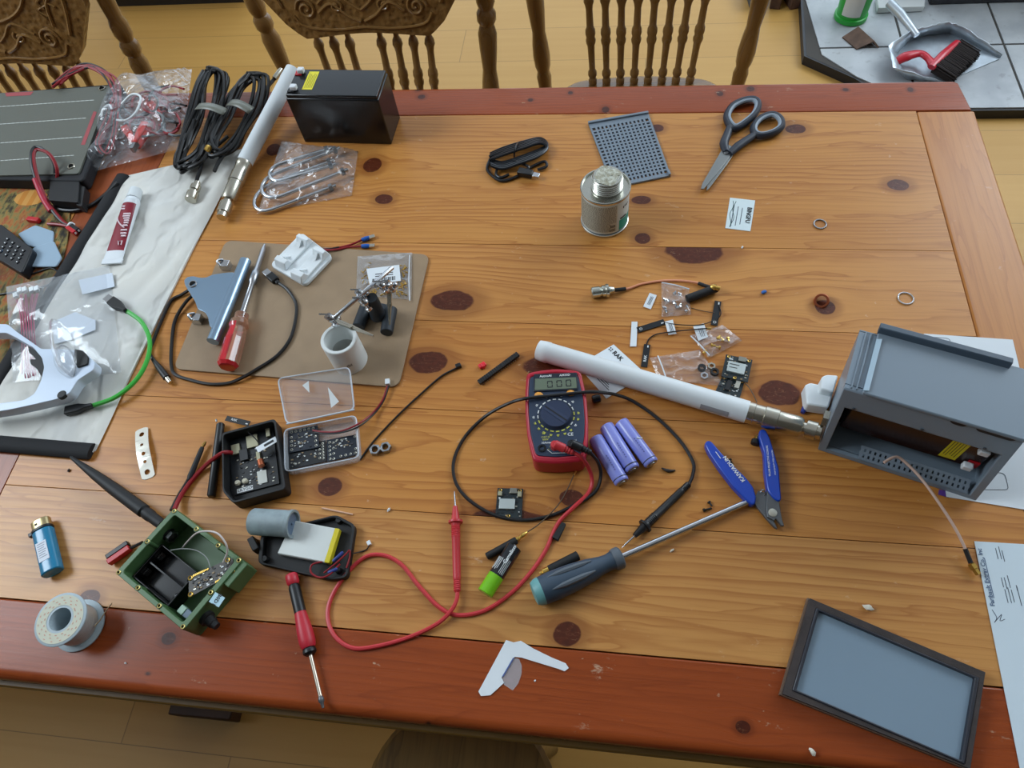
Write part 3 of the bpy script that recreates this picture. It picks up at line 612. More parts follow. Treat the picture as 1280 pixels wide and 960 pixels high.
# ---------------------------------------------------------------- sealant tube
def tube_pack():
    a, b = at(167, 248, MZ + .010), at(141, 325, MZ + .004); ax = b - a; L = ax.length; T = fr(a, ax)
    root = thing('sealant_tube', 'maroon and white squeeze tube of sealant lying on the padded mat', 'tube', V((a.x, a.y, TZ + MZ)))
    mw = mat('tube white', (224, 230, 234), .35); mr = mat('tube maroon', (134, 24, 44), .38); ml = mat('tube print', (222, 200, 206), .5)
    mb = MB(mw); N = 30; S = 28; rings = []
    for i in range(N + 1):
        u = i / N; w_ = .0125 + .0035 * u; h_ = .0115 * (1 - u) + .0016 * u
        if u < .06: w_ *= .75 + 4 * u; h_ *= .75 + 4 * u
        rings.append([T @ V((L * u, w_ * math.cos(2 * PI * k / S), h_ * math.sin(2 * PI * k / S) - .0 + (h_ - .010) * (1 if u > .1 else 0) * .0)) for k in range(S)])
    o = len(mb.v)
    for i in range(N):
        for k in range(S):
            u = (i + .5) / N; up = math.sin(2 * PI * (k + .5) / S); lat_ = math.cos(2 * PI * (k + .5) / S)
            red = up > .2 and .13 < u < .87 and abs(lat_) < .93
            mb.mat(mr if red else mw); mb.face([rings[i][k], rings[i][(k + 1) % S], rings[i + 1][(k + 1) % S], rings[i + 1][k]][::-1])
    bm_ = part('body', mb, root, ang=80)
    mb = MB(mw); e = T.copy(); mb.box(T, L * .985, L * 1.06, -.0165, .0165, -.0014, .0014); part('crimp', mb, root, .0006)
    mb = MB(mat('tube cap', (220, 226, 228), .4)); mb.lathe(T @ V((-.018, 0, 0)), T @ V((.002, 0, 0)), [(0, .0085), (.06, .0098), (.5, .0102), (1, .0108)], 24); part('cap', mb, root)
    mb = MB(ml)
    def zz(u): return (.0115 * (1 - u) + .0016 * u) * .86 + .0022
    for u, y0, y1 in ((.2, -.006, -.002), (.24, -.0075, -.001), (.32, -.001, .0105), (.355, -.001, .0105), (.39, .001, .0105), (.425, .003, .0105), (.46, .0035, .0105), (.50, .003, .0105), (.57, .002, .0115), (.62, .003, .012), (.66, .005, .012)):
        mb.box(T, L * (u - .012), L * (u + .010), y0, y1, zz(u) - .0022, zz(u) - .0004)
    mb.tube([T @ V((L * (.38 + .16 * k / 8), -.009 + .016 * (k / 8) ** 1.6, zz(.45) + .0004 - .001)) for k in range(9)], .0011, 6)
    mb.tube([T @ V((L * .8, .0095, zz(.8))), T @ V((L * .74, .0095, zz(.78))), T @ V((L * .74, .003, zz(.78))), T @ V((L * .80, .0055, zz(.8)))], .0009, 6)
    part('print', mb, bm_)
tube_pack()
# ---------------------------------------------------------------- bag with jumper leads and papers, on the mat
root = bag('zip_bag', 'large clear zip bag holding jumper leads and white slips, under the white glasses', [(13, 363), (141, 336), (156, 470), (22, 482)], .010, clear('bag film', alpha=.08, rough=.1, crinkle=.35, cs=15, facing=.5), MZ + .0005, seed=3, n=20)
for pts in ([(98, 350), (140, 341), (143, 358), (103, 368)], [(64, 403), (94, 390), (119, 400), (119, 412), (92, 423), (68, 430)]):
    mb = MB(mat('white slip', (206, 216, 228), .7)); mb.prism(ats(pts, MZ + .0035), .0012); solo('paper_slip', 'white paper slip at the top corner inside the clear bag' if pts[0][0] > 90 else 'white paper slip in the middle of the clear bag behind the glasses', 'paper', mb)
jl = mat('pink jumper wire', (156, 70, 96), .5)
for k, (x, y) in enumerate(((21, 370), (26, 364), (32, 363), (41, 363), (47, 362))):
    root = thing('jumper_lead', 'pink jumper lead with small white plug, one of a bunch in the clear bag', 'wire', at(x, y, MZ), 'pink jumper leads in the bag')
    T = frp((x, y), (x + 1, y + 8), MZ + .002); mb = MB(white_pl); mb.box(T, -.004, .005, -.003, .003, 0, .0045); part('plug', mb, root)
    for d in (-1.5, 1.5):
        wire('strand', [(x + d * .5, y + 5, MZ + .004), (27 + k * 3.5 + d, 395 + rnd.uniform(-3, 3), MZ + .005), (29 + k * 3.4 + d, 430, MZ + .006), (31 + k * 3.6 + d * 2, 468 + rnd.uniform(-3, 5), MZ + .003)], .0009, jl, root, seg=6)
# ---------------------------------------------------------------- white safety / magnifier glasses
gz = MZ + .030; gp = [(-34, 402), (0, 405), (9, 405), (20, 414), (40, 428), (51, 436), (69, 436), (90, 437), (108, 443), (119, 453), (117, 462), (97, 475), (87, 491), (74, 498), (40, 506), (12, 512), (-34, 519), (-34, 508), (0, 504), (30, 500), (43, 492), (51, 476), (55, 459), (52, 447), (41, 434), (18, 421), (8, 416), (-34, 417)]
root = thing('magnifier_glasses', 'white plastic head magnifier glasses with clear lens lying on the padded mat', 'glasses', base_of([(60, 460)]))
mb = MB(mat('white glasses frame', (200, 214, 232), .3)); mb.prism(rpoly(ats(gp, gz), .004, 3), .016); part('frame', mb, root, .0035, ang=50)
for pts, z0, nm in (([(35, 432), (45, 438), (53, 450), (55, 460), (54, 475), (47, 462), (38, 455), (37, 449), (45, 449), (36, 440)], gz - .004, 'nose_pad'), ([(93, 436), (103, 438), (110, 446), (109, 455), (96, 459), (92, 450)], gz + .003, 'hinge')):
    mb = MB(black_mt); mb.prism(rpoly(ats(pts, z0), .002), .012); part(nm, mb, root, .001)
p = at(77, 493, gz + .0005); mb = MB(black_mt); mb.lathe(p - V((0, 0, .004)), p + V((0, 0, .001)), [(0, .006), (.8, .006), (1, .005)], 20); part('button', mb, root)
for a_ in (0, 1):
    pts = [(63, 405, gz + .02), (68, 399, gz + .03), (82, 410, gz + .03), (92, 424, gz + .02), (95, 445, gz + .008), (93, 470, gz), (80, 462, gz), (70, 448, gz + .004), (64, 428, gz + .012)] if not a_ else [(69, 440, gz + .002), (78, 432, gz + .012), (90, 440, gz + .012), (95, 460, gz + .004), (90, 474, gz - .002), (76, 466, gz - .002), (69, 452, gz)]
    o = ats(pts); c = sum(o, V((0, 0, 0))) / len(o) + V((0, 0, .004)); mb = MB(lens_m); loop = cat(o, 4, True); n = len(loop)
    mb.add(loop + [c + (p - c) * .6 + V((0, 0, .003)) for p in loop] + [c + V((0, 0, .005))], [[i, (i + 1) % n, n + (i + 1) % n, n + i] for i in range(n)] + [[n + i, n + (i + 1) % n, 2 * n] for i in range(n)])
    ln = part('lens', mb, root, ang=80); md = ln.modifiers.new('thick', 'SOLIDIFY'); md.thickness = .0018
    mb = MB(lens_m); mb.tube(loop, .0012, 6, True); part('lens_rim', mb, ln)
# ---------------------------------------------------------------- green USB lead
root = thing('usb_lead', 'short green cable with black plugs on the padded mat', 'cable', base_of([(160, 440)]))
gw = mat('green cable', (58, 176, 62), .4)
wire('cord', [(155, 387, .013), (165, 393, .012), (178, 404, .0115), (187, 425, .0115), (184, 450, .0115), (170, 475, .0115), (145, 496, .0115), (116, 507, .0115)], .0031, gw, root)
def plug(parent, a, b, z, w_, h_, tip=True, nm='plug'):
    T = frp(a, b, z); L = (at(*b, z) - at(*a, z)).length; mb = MB(black_pl)
    mb.prism([T @ V((x, y, h_ / 2)) for x, y in ((0, -w_), (L * .5, -w_), (L * .75, -w_ * .5), (L, -w_ * .4), (L, w_ * .4), (L * .75, w_ * .5), (L * .5, w_), (0, w_))], V((0, 0, -h_))); pl = part(nm, mb, parent, .0012)
    if tip:
        mb = MB(chrome); mb.box(T, -.011, 0, -w_ * .8, w_ * .8, -h_ * .35, h_ * .35); part('connector', mb, pl)
plug(root, (139, 376), (158, 389), .0145, .0072, .009); plug(root, (82, 514), (116, 507), .0135, .0062, .008, False)
# ---------------------------------------------------------------- bag with red clips, coax bundles, white antenna, battery, U-bolt bag
root = bag('clip_bag', 'crumpled clear bag of red clips and leads next to the coiled coax', [(140, 108), (243, 92), (232, 190), (112, 222)], .045, film2, .009, seed=11, n=22)
ra = random.Random(5)
alig = mat('red clip plastic', (196, 52, 44), .4)
for k, (a, b) in enumerate((((172, 182), (153, 155)), ((172, 184), (190, 150)), ((205, 150), (185, 128)))):
    T = frp(a, b, .012 + .008 * (k == 1)); root = thing('alligator_clip', ('red alligator clip inside the bag pointing at the solar panel', 'red alligator clip inside the bag crossing over the other', 'red alligator clip highest up inside the crumpled bag')[k], 'clip', at(*a, .012))
    for s in (-1, 1):
        mb = MB(alig); mb.prism([T @ V((x, y, .006 * s + .006)) for x, y in ((0, -.003), (.03, -.007), (.05, -.006), (.05, .006), (.03, .007), (0, .003))], V((0, 0, -.004)), None); part('handle', mb, root, .001)
    mb = MB(steel); mb.box(T, -.014, .004, -.003, .003, .001, .011); part('jaw', mb, root)
root = thing('clip_leads', 'red, black and white leads coiled inside the crumpled bag of clips', 'wires', base_of([(190, 150)]))
for k in range(16):
    c = (ra.uniform(170, 222), ra.uniform(115, 165)); R_ = ra.uniform(12, 26); a0 = ra.uniform(0, 6)
    wire('strand', [(c[0] + R_ * math.cos(a0 + j * .8), c[1] + R_ * .7 * math.sin(a0 + j * .8), .012 + ra.uniform(0, .018)) for j in range(6)], .0019, [redw, redw, blackw, mat('grey wire', (120, 130, 134), .5)][k % 4], root)
wire('strand', [(152, 130, .035), (165, 118, .045), (176, 122, .045), (170, 140, .04), (158, 150, .034), (146, 150, .03)], .0019, white_pl, root)
def coil(label, pts, n, r, jit, tape, ends, seed):
    r_ = random.Random(seed); root = thing('cable_bundle', label, 'cable', base_of([p[:2] for p in pts]))
    for k in range(n):
        o = (k / n - .5) * 2 * jit
        wire('loop', [(p[0] + o * (.4 + .6 * abs(math.sin(i))) + r_.uniform(-2.5, 2.5), p[1] + r_.uniform(-4, 4) - abs(o) * .3 * (1 if i < len(pts) / 2 else -1), p[2] + r_.uniform(-.006, .008)) for i, p in enumerate(pts)] , r, mat('coax jacket', (9, 9, 10), .42), root)
    for e in ends: wire('tail', e, r, mat('coax jacket', (9, 9, 10), .42), root)
    for (a, b, z0) in tape:
        T = frp(a, b, z0); L = (at(*b, z0) - at(*a, z0)).length; mb = MB(mat('grey tape', (112, 114, 104), .35)); mb.grid(lambda u, v: T @ V((L * u, -.008 + .016 * v, .006 * math.sin(PI * u))), 10, 2); tp = part('tape', mb, root); md = tp.modifiers.new('thick', 'SOLIDIFY'); md.thickness = .0008
    return root
cz = .03
root = coil('coiled black coax cable held with grey tape, left of two, on the mat top', [(262, 88, .034), (279, 95, .034), (274, 130, .03), (262, 165, .026), (252, 195, .02), (232, 208, .02), (222, 200, .02), (232, 175, .026), (245, 140, .03), (252, 105, .034), (262, 88, .034)], 8, .0031, 9, [((246, 133), (282, 140), .043)], [[(250, 190, .02), (252, 205, .02), (246, 225, .014), (243, 238, .012)], [(243, 150, .034), (232, 190, .026), (226, 215, .02), (238, 208, .02), (262, 190, .02), (285, 170, .026)]], 1)
mb = MB(nickel); a, b = at(247, 228, .016), at(238, 250, .014); mb.lathe(a, b, [(0, .005), (.15, .005), (.2, .008), (.45, .008), (.5, .0062), (.6, .0062), (.62, .0095), (.95, .0095), (1, .0088)], 18); part('connector', mb, root)
mb = MB(gold); a, b = at(258, 189, .034), at(262, 182, .038); mb.lathe(a, b, [(0, .004), (.2, .0052), (.8, .0052), (1, .003)], 8); part('sma_plug', mb, root)
root = coil('coiled black coax cable next to the white antenna, right of two', [(312, 96, .03), (328, 100, .03), (322, 130, .026), (305, 160, .024), (292, 185, .02), (270, 190, .022), (268, 170, .024), (285, 140, .03), (298, 110, .032), (312, 96, .03)], 7, .0031, 9, [((286, 128), (314, 138), .044)], [[(290, 180, .022), (275, 200, .02), (268, 214, .02)], [(345, 96, .018), (325, 120, .02), (308, 140, .026)]], 2)
mb = MB(nickel); a, b = at(352, 86, .024), at(343, 98, .02); mb.lathe(a, b, [(0, .003), (.3, .0046), (1, .0046)], 12); part('connector', mb, root)
# white fibreglass antenna standing along the mat's right edge, far end resting on the battery
def big_antenna(a, b, c, d, label, r, prof):
    a, b, c, d = at(*a), at(*b), at(*c), at(*d); root = thing('fiberglass_antenna', label, 'antenna', V((a.x, a.y, TZ)))
    mb = MB(mat('white antenna radome', (222, 228, 230), .4)); mb.lathe(a, b, prof, 28); part('radome', mb, root)
    L = (c - b).length; mb = MB(nickel); mb.lathe(b, c, [(0, r * .98), (.12, r * .98), (.13, r * .93), (.3, r * .93), (.31, r), (.55, r), (.56, r * .9), (.95, r * .88), (1, r * .7)], 28); part('ferrule', mb, root)
    mb = MB(nickel); mb.lathe(c, d, [(0, r * .5), (.2, r * .5), (.21, r * .78), (.75, r * .78), (.76, r * .62), (1, r * .6)], 24); part('connector', mb, root); return root
big_antenna((367, 86, .055), (306, 203, .0165), (285, 250, .0145), (277, 272, .0135), 'white fiberglass antenna with nickel connector lying between the coax and the black battery', .0128, [(0, .008), (.012, .0125), (.13, .0133), (.14, .0128), (1, .0128)])
# ---------------------------------------------------------------- sealed battery
yv = (at(491, 181) - at(381, 178)).normalized(); BT = fr(at(381, 178), yv)
def battery(label, T, nm, L=.153, D=.066, Hh=.093, m=None):
    o = T @ V((L / 2, D / 2, 0)); root = thing(nm, label, 'battery', o)
    body = m or mat('battery case', (16, 17, 19), .24)
    mb = MB(body); mb.box(T, 0, L, 0, D, 0, Hh - .006); part('case', mb, root, .002)
    mb = MB(body); mb.box(T, .0015, L - .0015, .0015, D - .0015, Hh - .0058, Hh); part('lid', mb, root, .0015)
    for yy, rd in ((D * .82, True), (D * .2, False)):
        mb = MB(red_pl if rd else black_pl); mb.box(T, .003, .014, yy - .006, yy + .006, Hh, Hh + .0015); part('terminal_base', mb, root)
        mb = MB(mat('terminal cap', (222, 226, 230), .45)); mb.box(T, .008, .0185, yy - .0045, yy + .0045, Hh + .0015, Hh + .009); part('terminal_cap', mb, root, .0015)
    mb = MB(yellow_l); mb.box(T, .025, .042, D * .22, D * .88, Hh, Hh + .0004); lb = part('warning_label', mb, root)
    mb = MB(mat('label print', (110, 100, 30), .6))
    for k in range(5): mb.box(T, .028 + .0028 * k, .0288 + .0028 * k, D * .28, D * (.80 - .03 * (k % 3)), Hh + .0004, Hh + .0005)
    part('print', mb, lb)
    return root
battery('black sealed lead battery with yellow label standing upright at the back edge of the table', BT, 'sealed_battery')
# bag of U-bolts
root = bag('bolt_bag', 'crumpled clear bag of chrome U-bolts in front of the black battery', [(352, 178), (448, 190), (440, 245), (322, 268)], .030, film2, .001, seed=21, n=22)
for k, (a, b, c, z0) in enumerate((((340, 262), (420, 232), (418, 200), .006), ((352, 245), (435, 212), (425, 185), .012), ((350, 205), (415, 185), (420, 205), .016))):
    root = thing('u_bolt', ('chrome U-bolt lowest in the clear bag', 'chrome U-bolt in the middle of the clear bag', 'chrome U-bolt nearest the battery in the clear bag')[k], 'bolt', at(*a, z0))
    A_, B_, C_ = at(*a, z0), at(*b, z0), at(*c, z0); D_ = A_ + (C_ - B_); u = (B_ - A_).normalized(); s = (D_ - A_); R_ = s.length / 2; n = s.normalized()
    pts = [B_.lerp(A_, k2 / 6) for k2 in range(7)] + [A_ + n * R_ - u * (R_ * math.sin(PI * j / 9)) - n * (R_ * math.cos(PI * j / 9)) for j in range(1, 9)] + [D_.lerp(C_, k2 / 6) for k2 in range(7)]
    mb = MB(chrome); mb.tube(pts, .0032, 10); part('rod', mb, root)
    for e in (B_, C_):
        mb = MB(steel); mb.lathe(e - u * .012, e - u * .006, [(0, .0062), (1, .0062)], 6); part('nut', mb, root)
# ---------------------------------------------------------------- clipboard with clip
cb = [(282, 300), (537, 318), (498, 484), (216, 461)]
root = thing('clipboard', 'brown hardboard clipboard lying on the table with its steel clip at the left', 'clipboard', base_of(cb))
CZ = .0035
mb = MB(mat('hardboard', (150, 126, 98), .55, var=.06, vs=30, bump=.15, bs=300)); mb.prism(rpoly(ats(cb, CZ), .014, 6), .0032); part('board', mb, root, .0006)
csteel = mat('blued clip steel', (150, 176, 200), .3, .85)
clip_ = part('clip', MB(csteel).tube(ats([(307, 326, .015), (287, 376, .015), (266, 427, .015)]), .0085, 16, False, 0, None, True, 1.0), root)
mb = MB(csteel)
pl_ = [(231, 356), (230, 350), (234, 346), (242, 345), (249, 347), (257, 347), (266, 343), (280, 341), (293, 340), (288, 376), (270, 412), (262, 408), (260, 396), (256, 390), (247, 386), (244, 377), (239, 369)]
mb.prism(rpoly([at(x, y, .022 + .0 * x) for x, y in pl_], .004, 3), .0016); lev = part('lever_plate', mb, clip_, .0005)
mb = MB(black_mt); mb.cyl(at(241, 355, .0221), at(241, 355, .0226), .0042); mb.mat(chrome); mb.ring(at(241, 355, .0225), .0052, .0014); part('hanging_hole', mb, lev) if False else part('hanging_hole', mb, clip_)
for px, py in ((285, 335), (250, 402)):
    T = fr(at(px, py, CZ), at(266, 427) - at(307, 326)); mb = MB(chrome); mb.box(T, -.006, .006, -.008, .006, 0, .012); mb.tube([T @ V((-.006, -.004, .012)), T @ V((0, -.01, .016)), T @ V((.006, -.004, .012))], .0018, 8, False, 4); part('spring', mb, clip_, .0008)
# clear handled screwdriver
a, b, c = at(331, 306, CZ + .004), at(303, 392, CZ + .013), at(284, 459, CZ + .0145)
root = thing('screwdriver', 'screwdriver with red and clear fluted handle lying on the clipboard', 'screwdriver', V((c.x, c.y, TZ + CZ)))
L1 = (b - a); mb = MB(mat('driver shaft', (170, 172, 176), .3, .95)); mb.lathe(a, b, [(0, .002), (.06, .0034), (.07, .0038), (.40, .0042), (.42, .0056), (.56, .0058), (.58, .0038), (1, .0038)], 14); part('shaft', mb, root)
hr = mat('clear red handle', (196, 34, 44), .12, 0, .6, coat=.5); hc = clear('clear pink handle', rgb=(236, 196, 170), alpha=.35, rough=.06, facing=.5, milky=(196, 150, 120))
S = 36; ax = (c - b); xx = ax.normalized(); yy = xx.cross(V((0, 0, 1))).normalized(); zz_ = yy.cross(xx); zz_ = zz_ if zz_.z > 0 else -zz_
prof = [(0, .007), (.02, .0095), (.12, .0095), (.16, .0125), (.24, .0135), (.3, .0118), (.5, .0138), (.95, .0142), (1.0, .011)]
rings = []
for t_, r in prof:
    rings.append([b + ax * t_ + yy * (r * (1 - .07 * (t_ > .25) * (1 + math.cos(8 * 2 * PI * k / S)) * .5) * math.cos(2 * PI * k / S)) + zz_ * (r * (1 - .07 * (t_ > .25) * (1 + math.cos(8 * 2 * PI * k / S)) * .5) * math.sin(2 * PI * k / S)) for k in range(S)])
mb = MB(hr)
for i in range(len(rings) - 1):
    for k in range(S):
        lt = math.cos(2 * PI * (k + .5) / S) * (1 if yy.dot(V((-1, 0, 0))) > 0 else -1)
        mb.mat(hr if (lt > -.15 and prof[i][0] >= .24) or prof[i][0] < .02 or prof[i][0] > .9 else hc)
        mb.face([rings[i][k], rings[i + 1][k], rings[i + 1][(k + 1) % S], rings[i][(k + 1) % S]])
mb.mat(hr); mb.face(rings[-1]); mb.face(rings[0][::-1]); hd = part('handle', mb, root, ang=50)
mb = MB(mat('faded red print on handle', (140, 20, 28), .5)); 
for k in range(9): p = b + ax * (.5 + .04 * k) + yy * (-.002) + zz_ * .0138; mb.add([p - yy * .0014, p + yy * .0016, p + yy * .0016 + ax * .02, p - yy * .0014 + ax * .02], [[0, 1, 2, 3]])
part('worn_print', mb, hd)
# USB to barrel cable
root = thing('usb_power_cable', 'black cable looping over the clipboard, USB plug to barrel plug', 'cable', base_of([(280, 420)]))
cz = CZ + .0025
wire('cord', [(347, 353, cz + .002), (360, 363, cz), (370, 380, cz), (369, 402, cz), (362, 425, cz), (346, 445, cz), (322, 461, cz), (303, 472, cz), (285, 479, .0026), (262, 480, .0026), (238, 475, .0026), (219, 468, .0026), (214, 455, .0026), (215, 425, .0026), (219, 400, .003), (232, 378, cz), (245, 366, cz), (252, 360, cz), (240, 361, cz), (226, 369, .003), (214, 376, .0026), (203, 398, .0026), (192, 425, .0026), (187, 440, .0026), (192, 450, .0028)], .0024, blackw, root, sm=8)
T = frp((337, 344), (348, 354), cz + .002); mb = MB(black_pl); mb.box(T, 0, .017, -.006, .006, -.0035, .0045); mb.box(T, .017, .024, -.003, .003, -.002, .003); part('usb_plug', mb, root, .0015)
mb = MB(chrome); mb.box(T, -.012, 0, -.005, .005, -.0022, .0024); part('usb_shell', mb, root, .0004)
a, b = at(191, 449, .005), at(212, 477, .005); mb = MB(black_pl); mb.lathe(a, b, [(0, .0026), (.1, .003), (.45, .0048), (.84, .005), (.85, .0042)], 16); pp = part('barrel_plug', mb, root)
mb = MB(nickel); mb.lathe(a.lerp(b, .85), a.lerp(b, 1.05), [(0, .0036), (1, .0034)], 14); part('barrel', mb, pp)
# white mounting block
MT_ = [(377, 290), (416, 320), (381, 357), (337, 331)]
root = thing('mounting_bracket', 'white plastic mounting bracket with two ribbed rails lying on the back edge of the clipboard', 'bracket', base_of(MT_))
q = ats(MT_, CZ + .006); mb = MB(white_pl); mb.prism(rpoly(q, .009, 5), .0055); part('base', mb, root, .001)
u = (q[1] - q[0]); v_ = (q[3] - q[0])
for s0 in (.08, .60):
    a = q[0] + u * (s0 + .04) + v_ * .06; T = fr(a, v_); L = v_.length * .88; w_ = u.length * .28
    mb = MB(white_pl)
    pr = [(0, .000), (.004, .012), (L * .16, .013), (L * .24, .0035), (L * .42, .0035), (L * .5, .0035), (L * .74, .0035), (L * .82, .013), (L - .004, .012), (L, 0)]
    y0 = 0 if T.to_3x3() @ V((0, 1, 0)) @ u > 0 else -w_
    mb.prism([T @ V((x, y0, z)) for x, z in pr], (T.to_3x3() @ V((0, w_, 0)))); part('rail', mb, root, .001)
    for e in (.2, .78):
        mb = MB(white_pl); x0 = L * e; d = .010 if e < .5 else -.010; mb.prism([T @ V((x0, y0 + w_ * .4, .0035)), T @ V((x0 + d, y0 + w_ * .4, .0035)), T @ V((x0, y0 + w_ * .4, .012))], T.to_3x3() @ V((0, w_ * .2, 0))); part('gusset', mb, root)
for px, py in ((375, 314), (364, 324)):
    mb = MB(mat('screw hole shadow', (80, 86, 88), .8)); p = at(px, py, CZ + .0061); mb.cyl(p, p + V((0, 0, .0003)), .0016, 12); part('screw_hole', mb, root)
# leads with blue spade terminals
root = thing('spade_leads', 'red and black leads with blue spade terminals at the clipboard back edge', 'wire', base_of([(440, 305)]))
bl_pl = mat('blue terminal sleeve', (30, 92, 178), .4)
for pts, m_, e in (([(400, 312, .005), (420, 310, .004), (438, 306, .004), (452, 300, .004)], redw, (468, 295)), ([(398, 313, .007), (420, 312, .006), (436, 309, .004), (452, 308, .004)], blackw if False else redw, (468, 307))):
    w_ = wire('wire', pts, .0016, m_, root); a, b = at(*pts[-1][:2], .004), at(*e, .0035); mb = MB(bl_pl); mb.lathe(a, a.lerp(b, .6), [(0, .003), (.5, .0036), (1, .003)], 12); tr_ = part('terminal', mb, root)
    T = fr(a.lerp(b, .58), b - a); L = (b - a).length; mb = MB(nickel); mb.box(T, 0, L * .45, -.003, .003, -.0008, .0012); part('blade', mb, tr_)
wire('wire', [(392, 313, .006), (412, 311, .006), (424, 309, .005)], .0014, blackw, root)
# bag of gold pins
root = bag('pin_bag', 'small clear zip bag of gold pins with a white printed label on the clipboard corner', [(448, 323), (516, 318), (515, 377), (446, 371)], .005, clear('bag film', alpha=.2), CZ + .0003, seed=8)
mb = MB(mat('bag zip strip', (214, 220, 226), .35)); mb.tube(ats([(512, 319, CZ + .003), (511, 348, CZ + .004), (512, 376, CZ + .003)]), .0008, 6); part('zip_strip', mb, root)
mb = MB(gold); r_ = random.Random(4)
for k in range(150):
    px, py = r_.uniform(452, 508), r_.uniform(328, 369)
    if px < 500 and py < 345 and r_.random() < .8: continue
    a_ = r_.uniform(0, PI); p = at(px, py, CZ + .0025 + r_.uniform(0, .002)); d = V((math.cos(a_), math.sin(a_), 0)) * .003; mb.lathe(p - d, p + d, [(0, .0007), (.5, .0011), (.55, .0005), (1, .0005)], 6)
solo('gold_pins', 'loose gold crimp pins filling the small clear bag on the clipboard', 'pins', mb, kind='stuff')
mb = MB(paper); o = ats([(458, 336), (499, 331), (501, 351), (462, 356)], CZ + .0068); mb.prism(o, .0002); mb.mat(ink_k); T = fr(o[3], o[2] - o[3])
for k in range(18): mb.box(T, .004 + .0019 * k, .0049 + .0019 * k + .0006 * (k % 3 == 0), .003, .010, 0, .0001)
for k in range(2): mb.box(T, .008, .034, .013 + .004 * k, .0145 + .004 * k, 0, .0001)
solo('barcode_label', 'white barcode label on the bag of gold pins', 'label', mb)
# third hand
root = thing('helping_hand', 'cast iron third hand stand with steel rod and alligator clips on the clipboard', 'third hand', base_of([(470, 395)]))
iron = mat('black cast iron', (40, 46, 52), .55, .2, bump=.3, bs=300)
for a, b in (((460, 377), (448, 409)), ((489, 386), (483, 416))):
    mb = MB(iron); mb.tube(ats([a, ((a[0] + b[0]) / 2, (a[1] + b[1]) / 2), b], CZ + .0085), .0088, 14); part('foot', mb, root, .001)
mb = MB(iron); T = frp((458, 392), (487, 398), CZ); mb.box(T, 0, .032, -.005, .014, 0, .014); part('base', mb, root, .002)
a = at(473, 395, CZ + .010); b = at(464, 372, .058); mb = MB(iron); mb.lathe(a, b, [(0, .011), (.5, .0095), (.8, .009), (1, .008)], 12); part('post', mb, root)
ra_, rb_ = at(491, 334, .066), at(417, 398, .068); mb = MB(chrome); mb.lathe(ra_, rb_, [(0, .0022), (.01, .003), (.99, .003), (1, .0022)], 16); rod = part('rod', mb, root)
def joint(p, nm='ball_joint', s=1.):
    mb = MB(chrome); mb.ball(p, .0052 * s, 14); mb.ball(p + V((.006, .003, -.004)) * s, .0042 * s, 12); mb.lathe(p + V((-.003, .0, .006)) * s, p + V((.004, -.003, -.009)) * s, [(0, .005), (.2, .0052), (.25, .003), (.75, .003), (.8, .0052), (1, .0048)], 12)
    mb.box(M.Translation(p + V((-.004, 0, .008)) * s) @ M.Rotation(.6, 4, 'X'), -.006 * s, .006 * s, -.001, .001, 0, .006 * s); return part(nm, mb, root, 0)
joint(at(451, 367, .066)); joint(at(456, 378, .056), s=1.2); joint(at(414, 398, .067), s=1.1); joint(at(478, 357, .066)); joint(at(487, 356, .058))
def gator(a, b):
    mb = MB(nickel); d = b - a; T = fr(a, d); L = d.length
    for s in (-1, 1):
        mb.prism([T @ V((x, y * s, .0018)) for x, y in ((0, .0008), (.006, .0030), (L * .35, .0026), (L * .42, .0032), (L * .5, .0022), (L, .0006), (L, .0001), (0, .0001))], T.to_3x3() @ V((0, 0, -.0036)))
    mb.cyl(T @ V((L * .42, 0, -.004)), T @ V((L * .42, 0, .004)), .0024, 10); return part('alligator_clip', mb, root)
gator(at(487, 362, .055), at(487, 406, .026)); gator(at(420, 401, .066), at(467, 420, .062))
# PVC coupling
p = at(423, 423, .056); cx, cy = p.x, p.y
root = thing('pipe_coupling', 'short white plastic pipe coupling standing upright on the clipboard under the third hand', 'pipe fitting', (cx, cy, TZ + CZ))
mb = MB(mat('white pvc', (222, 226, 224), .36)); R_, r_i, H_ = .0238, .0185, .056 - CZ
mb.lathe((cx, cy, TZ + CZ), (cx, cy, TZ + .056), [(0, r_i), (0, R_), (.985, R_), (1, R_ - .001), (1, r_i + .001), (.97, r_i), (.55, r_i), (.5, r_i - .002), (.45, r_i), (0, r_i)], 40, None, False); bd = part('body', mb, root)
mb = MB(mat('worn grey stamp', (110, 114, 114), .6)); 
for k in range(4):
    a_ = -1.25 + .08 * k; mb.box(M.Translation((cx, cy, TZ + .024)) @ M.Rotation(a_ , 4, 'Z'), R_ - .0002, R_ + .0003, -.0006, .0006, -.002, .002 + .001 * (k % 2))
part('stamp', mb, bd)
# hinged clear box with circuit boards
bx_ = [(355, 537), (445, 519), (449, 572), (356, 590)]
root = thing('parts_box', 'open clear plastic hinged box holding three dark circuit boards', 'box', base_of(bx_))
q = ats(bx_, .013); o = rpoly(q, .008, 5); c_ = sum(q, V((0, 0, 0))) / 4; inn = [c_ + (p - c_) * .955 for p in o]
mb = MB(box_clear); mb.frame(o, inn, .0125); mb.prism([p - V((0, 0, .0113)) for p in inn], .0010); tray = part('tray', mb, root)
mb = MB(mat('clear box rim', (206, 212, 220), .25)); mb.tube(o, .0008, 6, True); part('rim', mb, tray)
lid = [(347, 473, .030), (437, 459, .030), (443, 512, .014), (358, 530, .014)]; q2 = ats(lid); o2 = rpoly(q2, .008, 5); c2 = sum(q2, V((0, 0, 0))) / 4; i2 = [c2 + (p - c2) * .965 for p in o2]; nn = (q2[1] - q2[0]).cross(q2[3] - q2[0]).normalized(); nn = nn if nn.z > 0 else -nn
